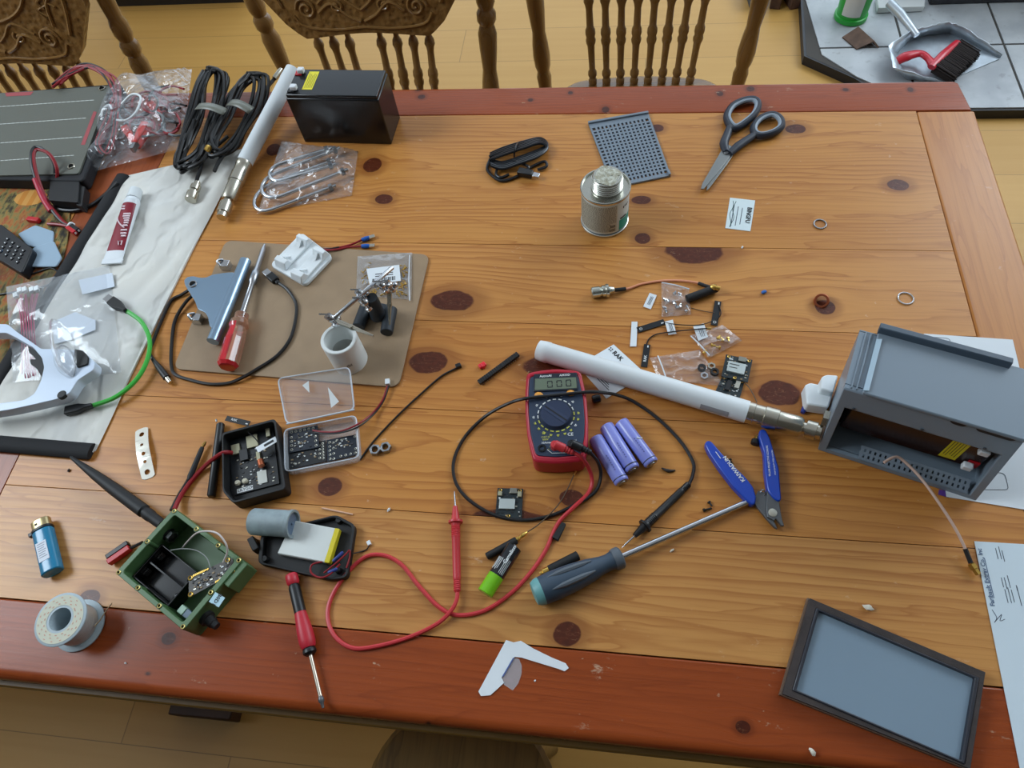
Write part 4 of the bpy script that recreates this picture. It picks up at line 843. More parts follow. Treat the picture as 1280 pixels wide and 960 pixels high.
mb = MB(clear('clear lid sheet', alpha=.13, rough=.15, facing=.6)); mb.frame(o2, i2, nn * -.005); mb.prism([p - nn * .004 for p in i2], nn * -.001); ld = part('lid', mb, root)
mb = MB(mat('clear box rim', (206, 212, 220), .25)); mb.tube(o2, .0009, 6, True); mb.tube([q2[2], q2[3]], .0012, 6); part('rim', mb, ld)
mb = MB(white_ink)
for tri in (((378, 482), (386, 476), (387, 491)), ((410, 484), (424, 502), (414, 510))):
    pp = []
    for px, py in tri:
        d = R3.transposed() @ V(((px - 640) / F, (py - 480) / F, 1)); k = (q2[0] - CAM).dot(nn) / d.dot(nn); pp.append(CAM + d * k + nn * .0005)
    mb.face(pp)
part('sticker', mb, ld)
def board(name, label, pts, z, m=None, seed=1, holes=True, th=.0014, cat_='circuit board', group=None):
    """circuit board with edge pads, chips and printed marks"""
    r_ = random.Random(seed); q = ats(pts, z + th); root = thing(name, label, cat_, V((q[0].x, q[0].y, q[0].z - th)), group); mb = MB(m or pcb_k); mb.prism(q, th); bd = part('substrate', mb, root)
    def P(u, v, dz=0): p = q[0].lerp(q[1], u).lerp(q[3].lerp(q[2], u), v); return p + V((0, 0, dz))
    return root, P, (q[1] - q[0]).length, (q[3] - q[0]).length, fr(q[0], q[1] - q[0])
def pads(root, P, lst, r=.0011):
    mb = MB(solder_m)
    for u, v in lst: mb.ring(P(u, v, .0002), r, r * .32, 12, 5)
    return part('solder_pads', mb, root)
def comps(root, P, n, seed, rng=(.1, .9, .1, .9), big=()):
    r_ = random.Random(seed); mb = MB(solder_m); ms = [mat('ceramic capacitor', (150, 128, 96), .5), mat('chip black', (28, 29, 32), .4), solder_m, mat('resistor', (52, 54, 60), .5), white_ink]
    U, W = (P(1, 0) - P(0, 0)), (P(0, 1) - P(0, 0)); 
    for k in range(n):
        u, v = r_.uniform(rng[0], rng[1]), r_.uniform(rng[2], rng[3]); T = fr(P(u, v), U); s = r_.uniform(.0006, .0014); mb.mat(ms[r_.randrange(5)]); mb.box(T, -s, s, -s * .6, s * .6, 0, .0008)
    part('small_components', mb, root)
def block(root, P, u0, u1, v0, v1, h, m, nm, bev=.0003):
    a, b, c, d = P(u0, v0), P(u1, v0), P(u1, v1), P(u0, v1); mb = MB(m); mb.prism([p + V((0, 0, h)) for p in (a, b, c, d)], h); return part(nm, mb, root, bev)
root, P, _, _, _ = board('charger_board', 'dark charger board overlapping the others at upper left in the clear box, lead soldered on', [(360, 538), (397, 531), (399, 559), (361, 566)], .0052, pcb_b, 1)
pads(root, P, [(.12 + .145 * k, .12) for k in range(6)] + [(.1, .35 + .18 * k) for k in range(4)] + [(.9, .3 + .2 * k) for k in range(4)], .0014); comps(root, P, 40, 3, (.2, .8, .25, .9))
root, P, _, _, _ = board('module_board', 'dark sensor board at lower left in the clear box under the smaller board', [(359, 560), (407, 550), (408, 576), (360, 587)], .003, pcb_k, 2)
pads(root, P, [(.92, .15 + .14 * k) for k in range(6)] + [(.83, .2 + .2 * k) for k in range(4)] + [(.2, .82)], .0013); comps(root, P, 34, 5, (.1, .75, .3, .95))
root, P, _, _, _ = board('module_board', 'dark sensor board at the right side in the clear box', [(408, 550), (445, 543), (447, 568), (409, 577)], .003, pcb_b, 3)
pads(root, P, [(.1, .15 + .19 * k) for k in range(5)] + [(.22, .2 + .25 * k) for k in range(4)] + [(.45 + .16 * k, .9) for k in range(4)] + [(.95, .1), (.95, .7)], .0013); comps(root, P, 30, 6, (.3, .9, .08, .6))
root = thing('battery_lead', 'red and black twin lead with white plug curving from the clear box onto the clipboard', 'wire', base_of([(450, 530)]))
wire('strand', [(391, 538, .008), (405, 540, .010), (425, 539, .013), (446, 531, .016), (465, 517, .006), (478, 500, .005), (484, 482, .006)], .0012, redw, root); wire('strand', [(393, 540, .008), (405, 542, .010), (425, 541, .013), (447, 534, .016), (466, 519, .006), (479, 502, .004), (486, 482, .006)], .0011, blackw, root)
T = frp((485, 482), (485, 474), CZ + .0003); mb = MB(white_pl); mb.box(T, 0, .008, -.003, .003, 0, .005); part('plug', mb, root, .0005)
# cable tie, nuts, strap
root = thing('cable_tie', 'thin black cable tie lying on the bare table right of the clipboard', 'cable tie', base_of([(510, 515)]))
wire('strap', [(450, 575, .0012), (466, 553, .0015), (486, 531, .002), (507, 510, .002), (530, 489, .002), (552, 470, .002), (571, 460, .002)], .0013, blackw, root)
T = frp((570, 460), (578, 457), .0); mb = MB(black_pl); mb.box(T, 0, .0075, -.003, .003, 0, .0055); part('head', mb, root, .0008)
for k, (px, py) in enumerate(((470, 564), (483, 561))):
    p = at(px, py, 0); root = thing('hex_nut', ('steel hex nut at left of a touching pair beside the clear box', 'steel hex nut at right of a touching pair beside the clear box')[k], 'nut', p, None)
    mb = MB(steel); a_ = .3 * k; n = 6; o = [p + V((.0074 * math.cos(a_ + PI / 3 * i), .0074 * math.sin(a_ + PI / 3 * i), .0065)) for i in range(6)]
    o = [o[i // 4].lerp(o[(i // 4 + 1) % 6], (i % 4) / 4) for i in range(24)]; inn = [p + V((.004 * math.cos(math.atan2(v.y - p.y, v.x - p.x)), .004 * math.sin(math.atan2(v.y - p.y, v.x - p.x)), .0065)) for v in o]; mb.frame(o, inn, .0065); part('body', mb, root, .0005)
root = thing('strap_bracket', 'small bent steel strap with five holes lying between the mat and the black case', 'bracket', base_of([(179, 568)]))
mb = MB(mat('zinc strap', (214, 210, 198), .4, .6)); pts = [(177, 543), (177, 556), (179, 567), (181, 577), (184, 590)]; rr = [.0034, .0022, .0028, .0022, .0036]
Z = [.004, .0065, .008, .0065, .003]; ce = [at(px, py, z) for (px, py), z in zip(pts, Z)]
W_ = .0085; nseg = 24
bounds = [ce[0] + (ce[0] - ce[1]) * .6] + [(ce[i] + ce[i + 1]) / 2 for i in range(4)] + [ce[4] + (ce[4] - ce[3]) * .62]
for i in range(5):
    a, b = bounds[i], bounds[i + 1]; d = (b - a).normalized(); n_ = d.cross(V((0, 0, 1))).normalized(); o = []; inn = []
    cs = [a - n_ * W_, b - n_ * W_, b + n_ * W_, a + n_ * W_]
    for k in range(24):
        p = cs[k // 6].lerp(cs[(k // 6 + 1) % 4], (k % 6) / 6); o.append(p)
        w_ = p - ce[i]; x, y = w_.dot(d), w_.dot(n_); an = math.atan2(y, x); inn.append(ce[i] + d * (rr[i] * math.cos(an)) + n_ * (rr[i] * math.sin(an)))
    if i in (0, 4):
        s = -1 if i == 0 else 1
        o = [p - d * (s * max(0, abs((p - ce[i]).dot(n_)) - .003) ** 2 * 90 if s * (p - ce[i]).dot(d) > 0 else 0) for p in o]
    mb.frame(o, inn, .0012)
part('strap', mb, root)
# ---------------------------------------------------------------- black case with board, its antenna sticks, RAK strip
cs_ = [(278, 538), (344, 523), (357, 600), (352, 612), (296, 626), (277, 612)]
root = thing('tracker_case', 'open black plastic case with a crowded circuit board inside', 'electronics', base_of(cs_))
q = ats([(277, 541), (344, 523), (357, 611), (291, 629), (278, 614)], .022); q = rpoly(q, .005, 4); c_ = sum(q, V((0, 0, 0))) / len(q); inn = [c_ + (p - c_) * .94 for p in q]
mb = MB(black_mt); mb.frame(q, inn, .0215); mb.prism([p - V((0, 0, .0195)) for p in inn], .0018); part('shell', mb, root, .0006)
tb, P, _, _, T_ = board('tracker_board', 'crowded black tracker circuit board seated in the open black case', [(283, 543), (340, 528), (349, 604), (293, 619)], .0035, pcb_k, 9)
comps(tb, P, 90, 12, (.08, .92, .3, .95)); tan2 = mat('bare shield patch', (172, 168, 140), .5, .3)
block(tb, P, .08, .26, .22, .38, .003, tan2, 'shield_can'); block(tb, P, .42, .66, .14, .34, .003, tan2, 'shield_can'); block(tb, P, .24, .42, .34, .52, .004, mat('chip black', (28, 29, 32), .4), 'chip'); block(tb, P, .86, .95, .10, .24, .004, tan2, 'connector'); block(tb, P, .60, .68, .44, .60, .004, tan2, 'connector')
block(tb, P, .55, .76, .74, .94, .0012, mat('white module sticker', (206, 208, 200), .6), 'sticker')
mb = MB(copper); mb.lathe(P(.68, .60, .005), P(.70, .70, .006), [(0, .004), (1, .004)], 14); part('coil', mb, tb)
for u in (.12, .28):
    mb = MB(mat('cream button', (196, 190, 168), .5)); p = P(u, .84, 0); mb.lathe(p, p + V((0, 0, .005)), [(0, .0035), (.6, .0035), (.7, .0025), (1, .0025)], 14); part('button', mb, tb)
mb = MB(white_ink); T = fr(P(.06, .955, .0003), P(1, .955) - P(0, .955)); mb.box(T, .0005, .0205, -.0028, .003, -.0001, .0001); mb.mat(ink_k); mb.text('LILYGO', T @ M.Translation((.0105, 0, 0)), .0052, bold=.01); part('printed_logo', mb, tb)
mb = MB(blackw); mb.tube([P(.5, .02, .008), P(.55, .16, .012), P(.66, .26, .014), P(.8, .45, .012)], .0007, 6, False, 5); part('coax', mb, tb)
mb = MB(paper); T = frp((322, 562), (343, 550), .018); mb.box(T, -.001, .026, -.0045, .004, 0, .0004); mb.mat(ink_k); mb.box(T, .009, .022, -.002, .0015, .0004, .0005); solo('flag_label', 'small white flag label lying across the board in the black case', 'label', mb)
def stick(name, label, a, b, r, m, cat_='antenna', prof=None, tip=None):
    A_, B_ = at(*a), at(*b); root = thing(name, label, cat_, V((A_.x, A_.y, TZ))); mb = MB(m); mb.lathe(A_, B_, prof or [(0, r * .6), (.02, r), (.98, r), (1, r * .7)], 16); part('rod', mb, root); return root, A_, B_
root, A_, B_ = stick('rod_antenna', 'black rod antenna lying along the left side of the black case', (276, 529, .006), (264, 621, .005), .0052, black_pl)
mb = MB(steel); mb.lathe(at(271, 527, .009), at(270, 524, .010), [(0, .0012), (1, .0012)], 8); part('contact', mb, root)
def strip(label, a, b, z, w_, txt=None, flip=False):
    T = frp(a, b, z); L = (at(*b, z) - at(*a, z)).length; root = thing('strip_antenna', label, 'antenna', at(*a, z)); mb = MB(pcb_k); mb.box(T, 0, L, -w_, w_, 0, .0012); part('substrate', mb, root)
    mb = MB(white_ink)
    if txt: mb.text(txt, T @ M.Translation((L * .36, 0, .0012)) , w_ * 1.25, bold=.01)
    None if txt else mb.ring(T @ V((L * .12, 0, .0013)), w_ * .4, .0004, 10, 4); mb.box(T, L * .86, L * .95, -w_ * .5, -w_ * .1, .0012, .0014); part('print', mb, root); return root, T, L
strip('tiny black strip antenna at the top edge of the black case', (283, 523), (312, 530), .010, .0036, 'RAK')
# lead from the green box to the black case, with pin sleeve
root = thing('bus_lead', 'twisted red and black lead between the green box and the black case', 'wire', base_of([(245, 590)]))
wire('wire', [(218, 637, .012), (226, 620, .006), (240, 600, .004), (255, 584, .005), (268, 573, .012), (279, 566, .020), (290, 566, .012)], .0028, redw, root); wire('wire', [(214, 638, .012), (223, 620, .005), (234, 602, .004), (241, 588, .004), (247, 573, .005)], .0022, blackw, root)
a, b = at(236, 600, .005), at(253, 559, .006); mb = MB(black_mt); mb.lathe(a, b, [(0, .0022), (.1, .0036), (.9, .003), (1, .0024)], 12); sl = part('sleeve', mb, root)
mb = MB(brass); mb.lathe(b, at(257, 552, .006), [(0, .0016), (.5, .0026), (1, .0014)], 8); part('pin', mb, sl)
# ---------------------------------------------------------------- back half of the case with lithium cell, grey cylinder
q = rpoly(ats([(326, 667), (420, 643), (444, 656), (434, 722), (412, 725), (322, 704)], .010), .006, 4)
root = thing('case_back', 'black back half of a plastic case lying open under the silver cell', 'case', base_of([(385, 685)]))
c_ = sum(q, V((0, 0, 0))) / len(q); inn = [c_ + (p - c_) * .93 for p in q]
mb = MB(black_mt); mb.frame(q, inn, .0095); mb.prism([p - V((0, 0, .008)) for p in inn], .0015); part('shell', mb, root, .0008)
for px, py in ((425, 652), (424, 714), (333, 700)):
    mb = MB(black_mt); p = at(px, py, .002); mb.lathe(p, p + V((0, 0, .007)), [(0, .004), (1, .0032)], 12); part('screw_post', mb, root)
pq = [(366, 650), (424, 661), (411, 704), (346, 692)]
root = thing('lithium_cell', 'flat silver lithium cell with yellow tape edge lying in the black case half', 'battery', base_of(pq))
q = ats(pq, .0115); mb = MB(mat('silver pouch', (206, 210, 206), .4, .25)); mb.prism(rpoly(q, .0025), .0085); part('pouch', mb, root, .0012)
mb = MB(mat('yellow tape', (214, 196, 36), .35)); ed = [q[1].lerp(q[0], .09), q[1] + (q[1] - q[0]) * .01, q[2] + (q[2] - q[3]) * .01, q[2].lerp(q[3], .09)]; mb.prism([p + V((0, 0, .0006)) for p in ed], .009); part('tape', mb, root, .0008)
root = thing('cell_leads', 'thin red and black leads with blue splices and tiny white plug at the silver cell', 'wire', base_of([(430, 700)]))
wire('lead', [(404, 702, .010), (390, 706, .012), (389, 716, .011), (400, 722, .012), (412, 718, .014), (425, 705, .013)], .0011, redw, root); wire('lead', [(405, 716, .012), (420, 704, .014), (432, 693, .014), (437, 688, .014), (437, 697, .012), (433, 710, .011)], .001, redw, root)
for a, b in (((416, 702), (429, 690)), ((410, 716), (422, 711))):
    mb = MB(mat('blue heat shrink', (44, 62, 130), .45)); mb.lathe(at(*a, .0135), at(*b, .0135), [(0, .0014), (.1, .0021), (.9, .0021), (1, .0014)], 10); part('splice', mb, root)
wire('lead', [(440, 692, .010), (450, 690, .002), (458, 687, .0015), (462, 681, .002)], .0008, blackw, root); T = frp((463, 682), (460, 676), 0); mb = MB(white_pl); mb.box(T, 0, .0055, -.0022, .0022, 0, .004); part('plug', mb, root, .0004)
a, b = at(316, 652, .016), at(367, 655, .019); root = thing('grey_pipe', 'short grey plastic pipe plug resting on the edge of the black case half', 'pipe fitting', V((a.x, a.y, TZ)))
gp_m = mat('weathered grey pvc', (136, 150, 154), .6, var=.12, vs=80); mb = MB(gp_m); R_ = .0158; d = (b - a).normalized(); mb.lathe(a, b, [(0, R_ * .93), (.03, R_), (.9, R_), (.92, R_ * 1.06), (1, R_ * 1.06), (1, R_ * .88), (.93, R_ * .86), (.93, .0)], 32); part('body', mb, root)
mb = MB(mat('blue grey inner face', (92, 112, 134), .5)); mb.lathe(a.lerp(b, .925), a.lerp(b, .95), [(0, R_ * .82), (1, R_ * .8)], 28); mb.ball(a.lerp(b, .965), .0016, 8); part('inner_face', mb, root)
mb = MB(black_mt); T = frp((318, 676), (326, 692), 0); mb.box(T, 0, .018, -.004, .004, 0, .014); solo('rubber_block', 'black rubber block at the left end of the black case half', 'rubber block', mb, bevel=.001)
# ---------------------------------------------------------------- precision screwdriver
a, b = at(364, 718, .008), at(404, 885, .0062); root = thing('precision_screwdriver', 'thin red and black precision screwdriver pointing at the front edge', 'screwdriver', V((a.x, a.y, TZ)))
prd = mat('red grip rubber', (188, 36, 52), .45)
for nm, t0, t1, m_, pf in (('cap', 0, .085, prd, [(0, .006), (.12, .0072), (.8, .0072), (1, .0055)]), ('collar', .085, .305, black_pl, [(0, .0052), (.1, .0066), (1, .0066)]), ('grip', .30, .575, prd, [(0, .0062), (.08, .0068), (.5, .0086), (.8, .009), (.94, .0082), (1, .0068)]), ('ferrule', .575, .625, black_pl, [(0, .0060), (.3, .0074), (.7, .0074), (1, .0050)]), ('shaft', .62, .925, mat('satin shaft', (190, 180, 164), .3, .9), [(0, .0022), (1, .0022)]), ('tip', .92, 1., dark_steel, [(0, .0022), (.2, .0032), (.45, .003), (.55, .002), (1, .0012)])):
    mb = MB(m_); mb.lathe(a.lerp(b, t0), a.lerp(b, t1), pf, 18); part(nm, mb, root)
# ---------------------------------------------------------------- green enclosure
GH = .038
gq = [(217.5, 635), (303, 700), (229, 788), (144, 716)]
root = thing('green_enclosure', 'open olive green plastic enclosure with brass screw holes, electronics inside', 'enclosure', base_of([(230, 715)]))
grn = mat('olive green plastic', (74, 106, 66), .45); q = ats(gq, GH); o = rpoly(q, .004, 3); c_ = sum(q, V((0, 0, 0))) / 4
qi = [c_ + (p - c_) * .885 for p in q]; inn = rpoly(qi, .004, 3)
mb = MB(grn); mb.frame(o, inn, GH - .0005); mb.prism([p - V((0, 0, GH - .003)) for p in inn], .0025); sh = part('shell', mb, root, .0007)
mb = MB(grn); T = frp((303, 700), (229, 788), GH - .006); L = (q[2] - q[1]).length; mb.box(T, -.0, L * .34, -.0 - .0, .011, -.024, .004) if (T.to_3x3() @ V((0, 1, 0))).dot(q[1] - q[0]) > 0 else mb.box(T, 0, L * .34, -.011, 0, -.024, .004); part('side_lip', mb, root, .001)
for k in range(4):
    for s in (0, .5):
        if k % 2 == 0 and s == .5: s = .36
        p = q[k].lerp(q[(k + 1) % 4], s); p = c_ + (p - c_) * (.945 if s == 0 else .93)
        mb = MB(mat('brass insert', (206, 190, 120), .35, .7)); mb.ring(p + V((0, 0, .0003)), .0021, .0007, 14, 5); mb.mat(grn); mb.cyl(p - V((0, 0, GH - .004)), p, .0036 if s else .0028, 14); part('screw_boss', mb, root)
for s in (.7,):
    for k in (0, 2):
        p = q[k].lerp(q[k + 1], s); p = c_ + (p - c_) * .93; mb = MB(mat('brass insert', (206, 190, 120), .35, .7)); mb.ring(p + V((0, 0, .0003)), .0021, .0007, 14, 5); mb.mat(grn); mb.cyl(p - V((0, 0, GH - .004)), p, .0036, 14); part('screw_boss', mb, root)
# cable gland and label on the front right wall
a, b = at(257, 763, .020), at(276, 772, .016); dv = (q[1] - q[0]).normalized(); a = at(253, 768, .019); mb = MB(black_mt); mb.lathe(a, a + dv * .024, [(0, .0105), (.12, .0105), (.16, .0088), (.42, .0088), (.45, .0068), (.75, .0058), (.78, .0048), (1, .0042)], 12); part('cable_gland', mb, root)
lbp = ats([(271, 741), (283, 748), (275, 760), (263, 753)], .036)
mb = MB(mat('pale blue sticker', (176, 210, 222), .6)); mb.prism([p + V((0, 0, .0035)) for p in lbp], .0006); mb.mat(ink_k); T = fr((lbp[0] + lbp[1] + lbp[2] + lbp[3]) / 4 + V((0, 0, .0036)), lbp[3] - lbp[0]); mb.text('B0D1', T @ M.Rotation(0, 4, 'Z'), .006, bold=.02); part('number_sticker', mb, root)
mb = MB(black_mt); p = at(210, 665, .022); dn = (q[0] - q[1]).normalized(); p0 = q[0].lerp(q[3], .28) - V((0, 0, .018)); p0 = c_ + (p0 - c_) * .93; p0.z = TZ + .02; mb.lathe(p0 + dn * .004, p0 - dn * .012, [(0, .0088), (.4, .0088), (.45, .0060), (.9, .0060), (1, .003)], 12); fp = part('antenna_nut', mb, root)
mb = MB(steel); mb.lathe(p0 - dn * .006, p0 - dn * .010, [(0, .0078), (1, .0078)], 6); part('washer', mb, fp)
# battery holder
u, v_ = q[1] - q[0], q[3] - q[0]
def G(a_, b_, z): p = q[0] + u * a_ + v_ * b_; return V((p.x, p.y, TZ + z))
root = thing('battery_holder', 'empty black two-cell battery holder inside the green enclosure', 'battery holder', G(.4, .7, .004))
mb = MB(black_sh); b4 = [G(.10, .43, .026), G(.64, .43, .026), G(.64, .93, .026), G(.10, .93, .026)]; c4 = sum(b4, V((0, 0, 0))) / 4; i4 = [c4 + (p - c4) * .93 for p in b4]
mb.frame(b4, i4, .022); mb.prism([p - V((0, 0, .019)) for p in i4], .003); part('tray', mb, root, .0006)
mb = MB(black_sh); d4 = [G(.12, .672, .024), G(.62, .672, .024), G(.62, .69, .024), G(.12, .69, .024)]; mb.prism(d4, .018); part('divider', mb, root)
for b_ in (.56, .80):
    mb = MB(chrome); mb.box(fr(G(.135, b_, .014), v_), -.004, .004, -.001, .001, -.004, .004); part('contact', mb, root)
    mb = MB(chrome); mb.tube([G(.57 + .04 * k / 40, b_, .014) + v_.normalized() * .0045 * math.cos(k * .6) + V((0, 0, .0045 * math.sin(k * .6))) for k in range(40)], .0005, 5); part('spring', mb, root)
mb = MB(mat('green terminal block', (150, 180, 160), .4)); T = fr(G(.80, .86, .018), u); mb.box(T, -.006, .002, -.0045, .0045, 0, .009); mb.mat(mat('blue grey screw block', (90, 110, 128), .4)); mb.box(T, .002, .010, -.0045, .0045, 0, .008); solo('terminal_block', 'small green and grey terminal block in the front corner of the green enclosure', 'terminal block', mb, bevel=.0006)
pp_ = [(236, 722), (284, 694), (297, 710), (241, 746)]
rt_, P, _, _, _ = board('radio_board', 'small grey-brown radio board tilted across the open green enclosure', [(236, 721), (290, 697), (295, 715), (236, 747)], .034, mat('grey brown circuit board', (66, 62, 56), .4), 14)
comps(rt_, P, 70, 21, (.08, .9, .15, .9)); mb = MB(gold)
for u_, v2 in ((.04, .1), (.04, .9), (.9, .05), (.94, .85)): mb.ring(P(u_, v2, .0004), .0023, .0008, 14, 5)
for k in range(9): mb.box(fr(P(.12 + .04 * k, .06), V((1, 0, 0))), -.0007, .0007, -.0012, .0012, 0, .001)
for k in range(7): mb.box(fr(P(.58 + .035 * k, .96), V((1, 0, 0))), -.0007, .0007, -.0012, .0012, 0, .001)
part('gold_contacts', mb, rt_)
root = thing('coax_pigtail', 'thin white coax looping over the open green enclosure', 'wire', G(.5, .3, .02))
cxm = mat('white coax', (206, 196, 190), .4)
wire('cord', [(228, 686, .010), (232, 680, .020), (245, 667, .045), (258, 664, .055), (272, 667, .058), (282, 679, .055), (284, 690, .048), (279, 703, .040)], .0011, cxm, root); wire('cord', [(213, 688, .028), (228, 686, .030), (245, 688, .034), (258, 697, .037), (263, 710, .038)], .0006, mat('grey thin coax', (140, 144, 140), .4), root)
# its big whip antenna and the red connector
a, b = at(203, 656, .020), at(88, 571, .012); root = thing('whip_antenna', 'long tapered black whip antenna reaching from the green enclosure to the padded mat', 'antenna', V((a.x, a.y, TZ)))
mb = MB(black_mt); mb.lathe(a, b, [(0, .0062), (.06, .0066), (.10, .0066), (.12, .0074), (.16, .0074), (.165, .006), (.18, .006), (.19, .0082), (.5, .0078), (.72, .006), (.9, .0034), (.99, .002), (1, .001)], 22); part('whip', mb, root)
root = thing('power_plug', 'small red and black plug at the left side of the green enclosure', 'connector', base_of([(150, 695)]))
T = frp((137, 702), (163, 684), .003); mb = MB(red_pl); mb.box(T, 0, .028, -.0068, .0002, 0, .008); mb.mat(black_pl); mb.box(T, .001, .029, .0004, .0064, 0, .008); part('housing', mb, root, .0008); wire('lead', [(162, 686, .007), (170, 682, .008), (178, 678, .012)], .002, blackw, root)
# ---------------------------------------------------------------- lighter and solder spool
root = thing('lighter', 'teal disposable lighter with white label lying alone at the left of the table', 'lighter', base_of([(60, 690)]))
a, b = at(54, 664, .009), at(66, 716, .009); T = fr(a, b - a); L = (b - a).length; W_ = .0122
mb = MB(mat('teal lighter plastic', (20, 120, 158), .25, 0, .5, coat=.3)); ov = [V((0, W_ * math.copysign(abs(math.cos(t_)) ** .8, math.cos(t_)), .0085 * math.copysign(abs(math.sin(t_)) ** .8, math.sin(t_)))) for t_ in [2 * PI * k / 24 for k in range(24)]]
mb.prism([T @ p for p in ov], T.to_3x3() @ V((L, 0, 0))); part('body', mb, root, .0014, ang=50)
mb = MB(black_pl); mb.prism([T @ (p * 1.02 + V((-.0035, 0, 0))) for p in ov], T.to_3x3() @ V((.0035, 0, 0))); mb.box(T, -.005, .000, -W_ * 1.35 if (T.to_3x3() @ V((0, 1, 0))).x > 0 else W_ * .8, -W_ * .8 if (T.to_3x3() @ V((0, 1, 0))).x > 0 else W_ * 1.35, -.003, .003); part('collar', mb, root, .0006)
mb = MB(mat('lighter hood', (188, 172, 128), .3, .85)); mb.prism([T @ (V((0, p.y * .92, p.z * .85)) + V((-.0155, 0, 0))) for p in ov], T.to_3x3() @ V((.012, 0, 0))); hd_ = part('hood', mb, root, .001)
mb = MB(mat('hood slot', (40, 36, 30), .6)); mb.box(T, -.010, -.0075, -.004, -.001, .0066, .0076); part('slot', mb, hd_)
mb = MB(mat('lighter label', (206, 212, 222), .5)); mb.box(T, L * .30, L * .74, -.0075, .005, .0082, .0087); mb.mat(mat('label grey print', (120, 124, 140), .6))
for k in range(7): mb.box(T, L * (.34 + .05 * k), L * (.355 + .05 * k), -.006, .0035 - .001 * (k % 3), .0087, .00875)
part('label', mb, root)
# spool: tilted, resting on its rim
fa = at(73, 773, .052); bk = at(84, 780, .024); axs = (at(106, 787, .026) - at(78, 774, .045)).normalized()
axs = V((0, 0, -1)); R_ = .0290
h = .036
ctr = at(75, 774, h + .0005)
root = thing('solder_spool', 'pale grey spool of solder wire lying near the front left corner', 'spool', V((ctr.x, ctr.y, TZ)))
sp_m = mat('pale spool plastic', (170, 184, 190), .6)
e0, e1 = ctr, ctr + axs * h
mb = MB(sp_m); mb.lathe(e0, e1, [(0, .0125), (0, R_ - .001), (.02, R_), (.06, R_), (.075, R_ - .001), (.08, .016), (.9, .016), (.92, R_ - .001), (.94, R_), (.98, R_), (1, R_ - .001), (1, .0125), (.96, .0125), (.955, 0), (.90, 0), (.895, .0125), (0, .0125)], 44, None, False); part('reel', mb, root)
mb = MB(mat('solder wire', (196, 198, 196), .35, .55)); n = 9; mb.lathe(e0.lerp(e1, .09), e0.lerp(e1, .91), [((k * 4 + j) / (n * 4), .0222 + .0011 * math.sin(PI * (j + .5) / 4)) for k in range(n) for j in range(4)], 40, None, False); wd = part('winding', mb, root)
mb = MB(mat('spool label', (196, 196, 176), .6)); nrm = -axs; X_ = nrm.orthogonal().normalized(); Y_ = nrm.cross(X_); nn_ = 40
mb.add([e0 + nrm * .0003 + (X_ * math.cos(2 * PI * k / nn_) + Y_ * math.sin(2 * PI * k / nn_)) * r_ for r_ in (.0152, .0262) for k in range(nn_)], [[k, nn_ + k, nn_ + (k + 1) % nn_, (k + 1) % nn_][::-1] for k in range(nn_)])
mb.mat(mat('spool label print', (196, 132, 112), .6)); r2 = random.Random(2)
for k in range(46):
    t_ = 2 * PI * k / 46; rr_ = (.0175, .0205, .0238)[k % 3]; c0 = X_ * math.cos(t_) + Y_ * math.sin(t_); d0 = -X_ * math.sin(t_) + Y_ * math.cos(t_); p = e0 + nrm * .0005 + c0 * rr_; mb.face([p - d0 * .0011 - c0 * .0004, p + d0 * .0011 - c0 * .0004, p + d0 * .0011 + c0 * .0004, p - d0 * .0011 + c0 * .0004])
part('label', mb, root)
wire('loose_end', [(118, 783, .012), (125, 775, .012), (133, 763, .013), (140, 754, .014)], .0007, mat('bright solder', (214, 196, 160), .3, .8), root)
# ---------------------------------------------------------------- multimeter
mo = [(658, 466), (676, 462.5), (693, 460.6), (710, 461.5), (726, 463.6), (733, 495), (735.5, 525), (735, 550), (730, 576), (695, 579), (667, 577), (659, 545), (656.5, 515), (656.5, 490)]
MH = .032
root = thing('multimeter', 'red and blue digital multimeter with a round dial lying face up', 'multimeter', base_of([(697, 525)]))
q = rpoly(ats(mo, MH), .006, 3); c_ = sum(q, V((0, 0, 0))) / len(q)
redc = mat('red meter holster', (178, 28, 50), .38); blu = mat('slate blue faceplate', (44, 58, 80), .4)
inn = [c_ + (p - c_) * .885 for p in q]
mb = MB(redc); mb.frame(q, inn, MH - .001); part('holster', mb, root, .0022, ang=45)
mb = MB(blu); mb.prism([p - V((0, 0, .0004)) for p in inn], MH - .004); part('faceplate', mb, root, .0004)
T = frp((658, 497), (732, 492), MH); FO = at(695, 519, MH); T = fr(FO, (at(732, 492, MH) - at(658, 497, MH)))
def mp(px, py, dz=0): return at(px, py, MH + dz)
mb = MB(mat('meter window frame', (30, 38, 50), .3)); mb.prism(ats([(667.5, 467.5), (721, 465.5), (722.5, 487), (667, 489.5)], MH + .0012), .0014); wf = part('display_bezel', mb, root, .0004)
mb = MB(mat('lcd grey green', (104, 116, 98), .25)); mb.prism(ats([(669, 473.5), (720, 471.5), (721, 485), (668.5, 487.5)], MH + .0016), .0005); mb.mat(ink_k)
TD = fr(mp(700, 479.5, .0016), T.to_3x3() @ V((1, 0, 0)))
for k in range(3):
    x0 = -.0125 + .0115 * k; w_, h_ = .0034, .0048
    for (xa, xb, ya, yb) in ((-w_ + .0006, w_ - .0006, h_ - .0012, h_), (-w_ + .0006, w_ - .0006, -h_, -h_ + .0012), (-w_, -w_ + .0012, .0005, h_ - .0006), (-w_, -w_ + .0012, -h_ + .0006, -.0005), (w_ - .0012, w_, .0005, h_ - .0006), (w_ - .0012, w_, -h_ + .0006, -.0005)):
        mb.box(TD, x0 + xa, x0 + xb, ya, yb, .0001, .0002)
part('display', mb, root, label='grey-green display reading 000')
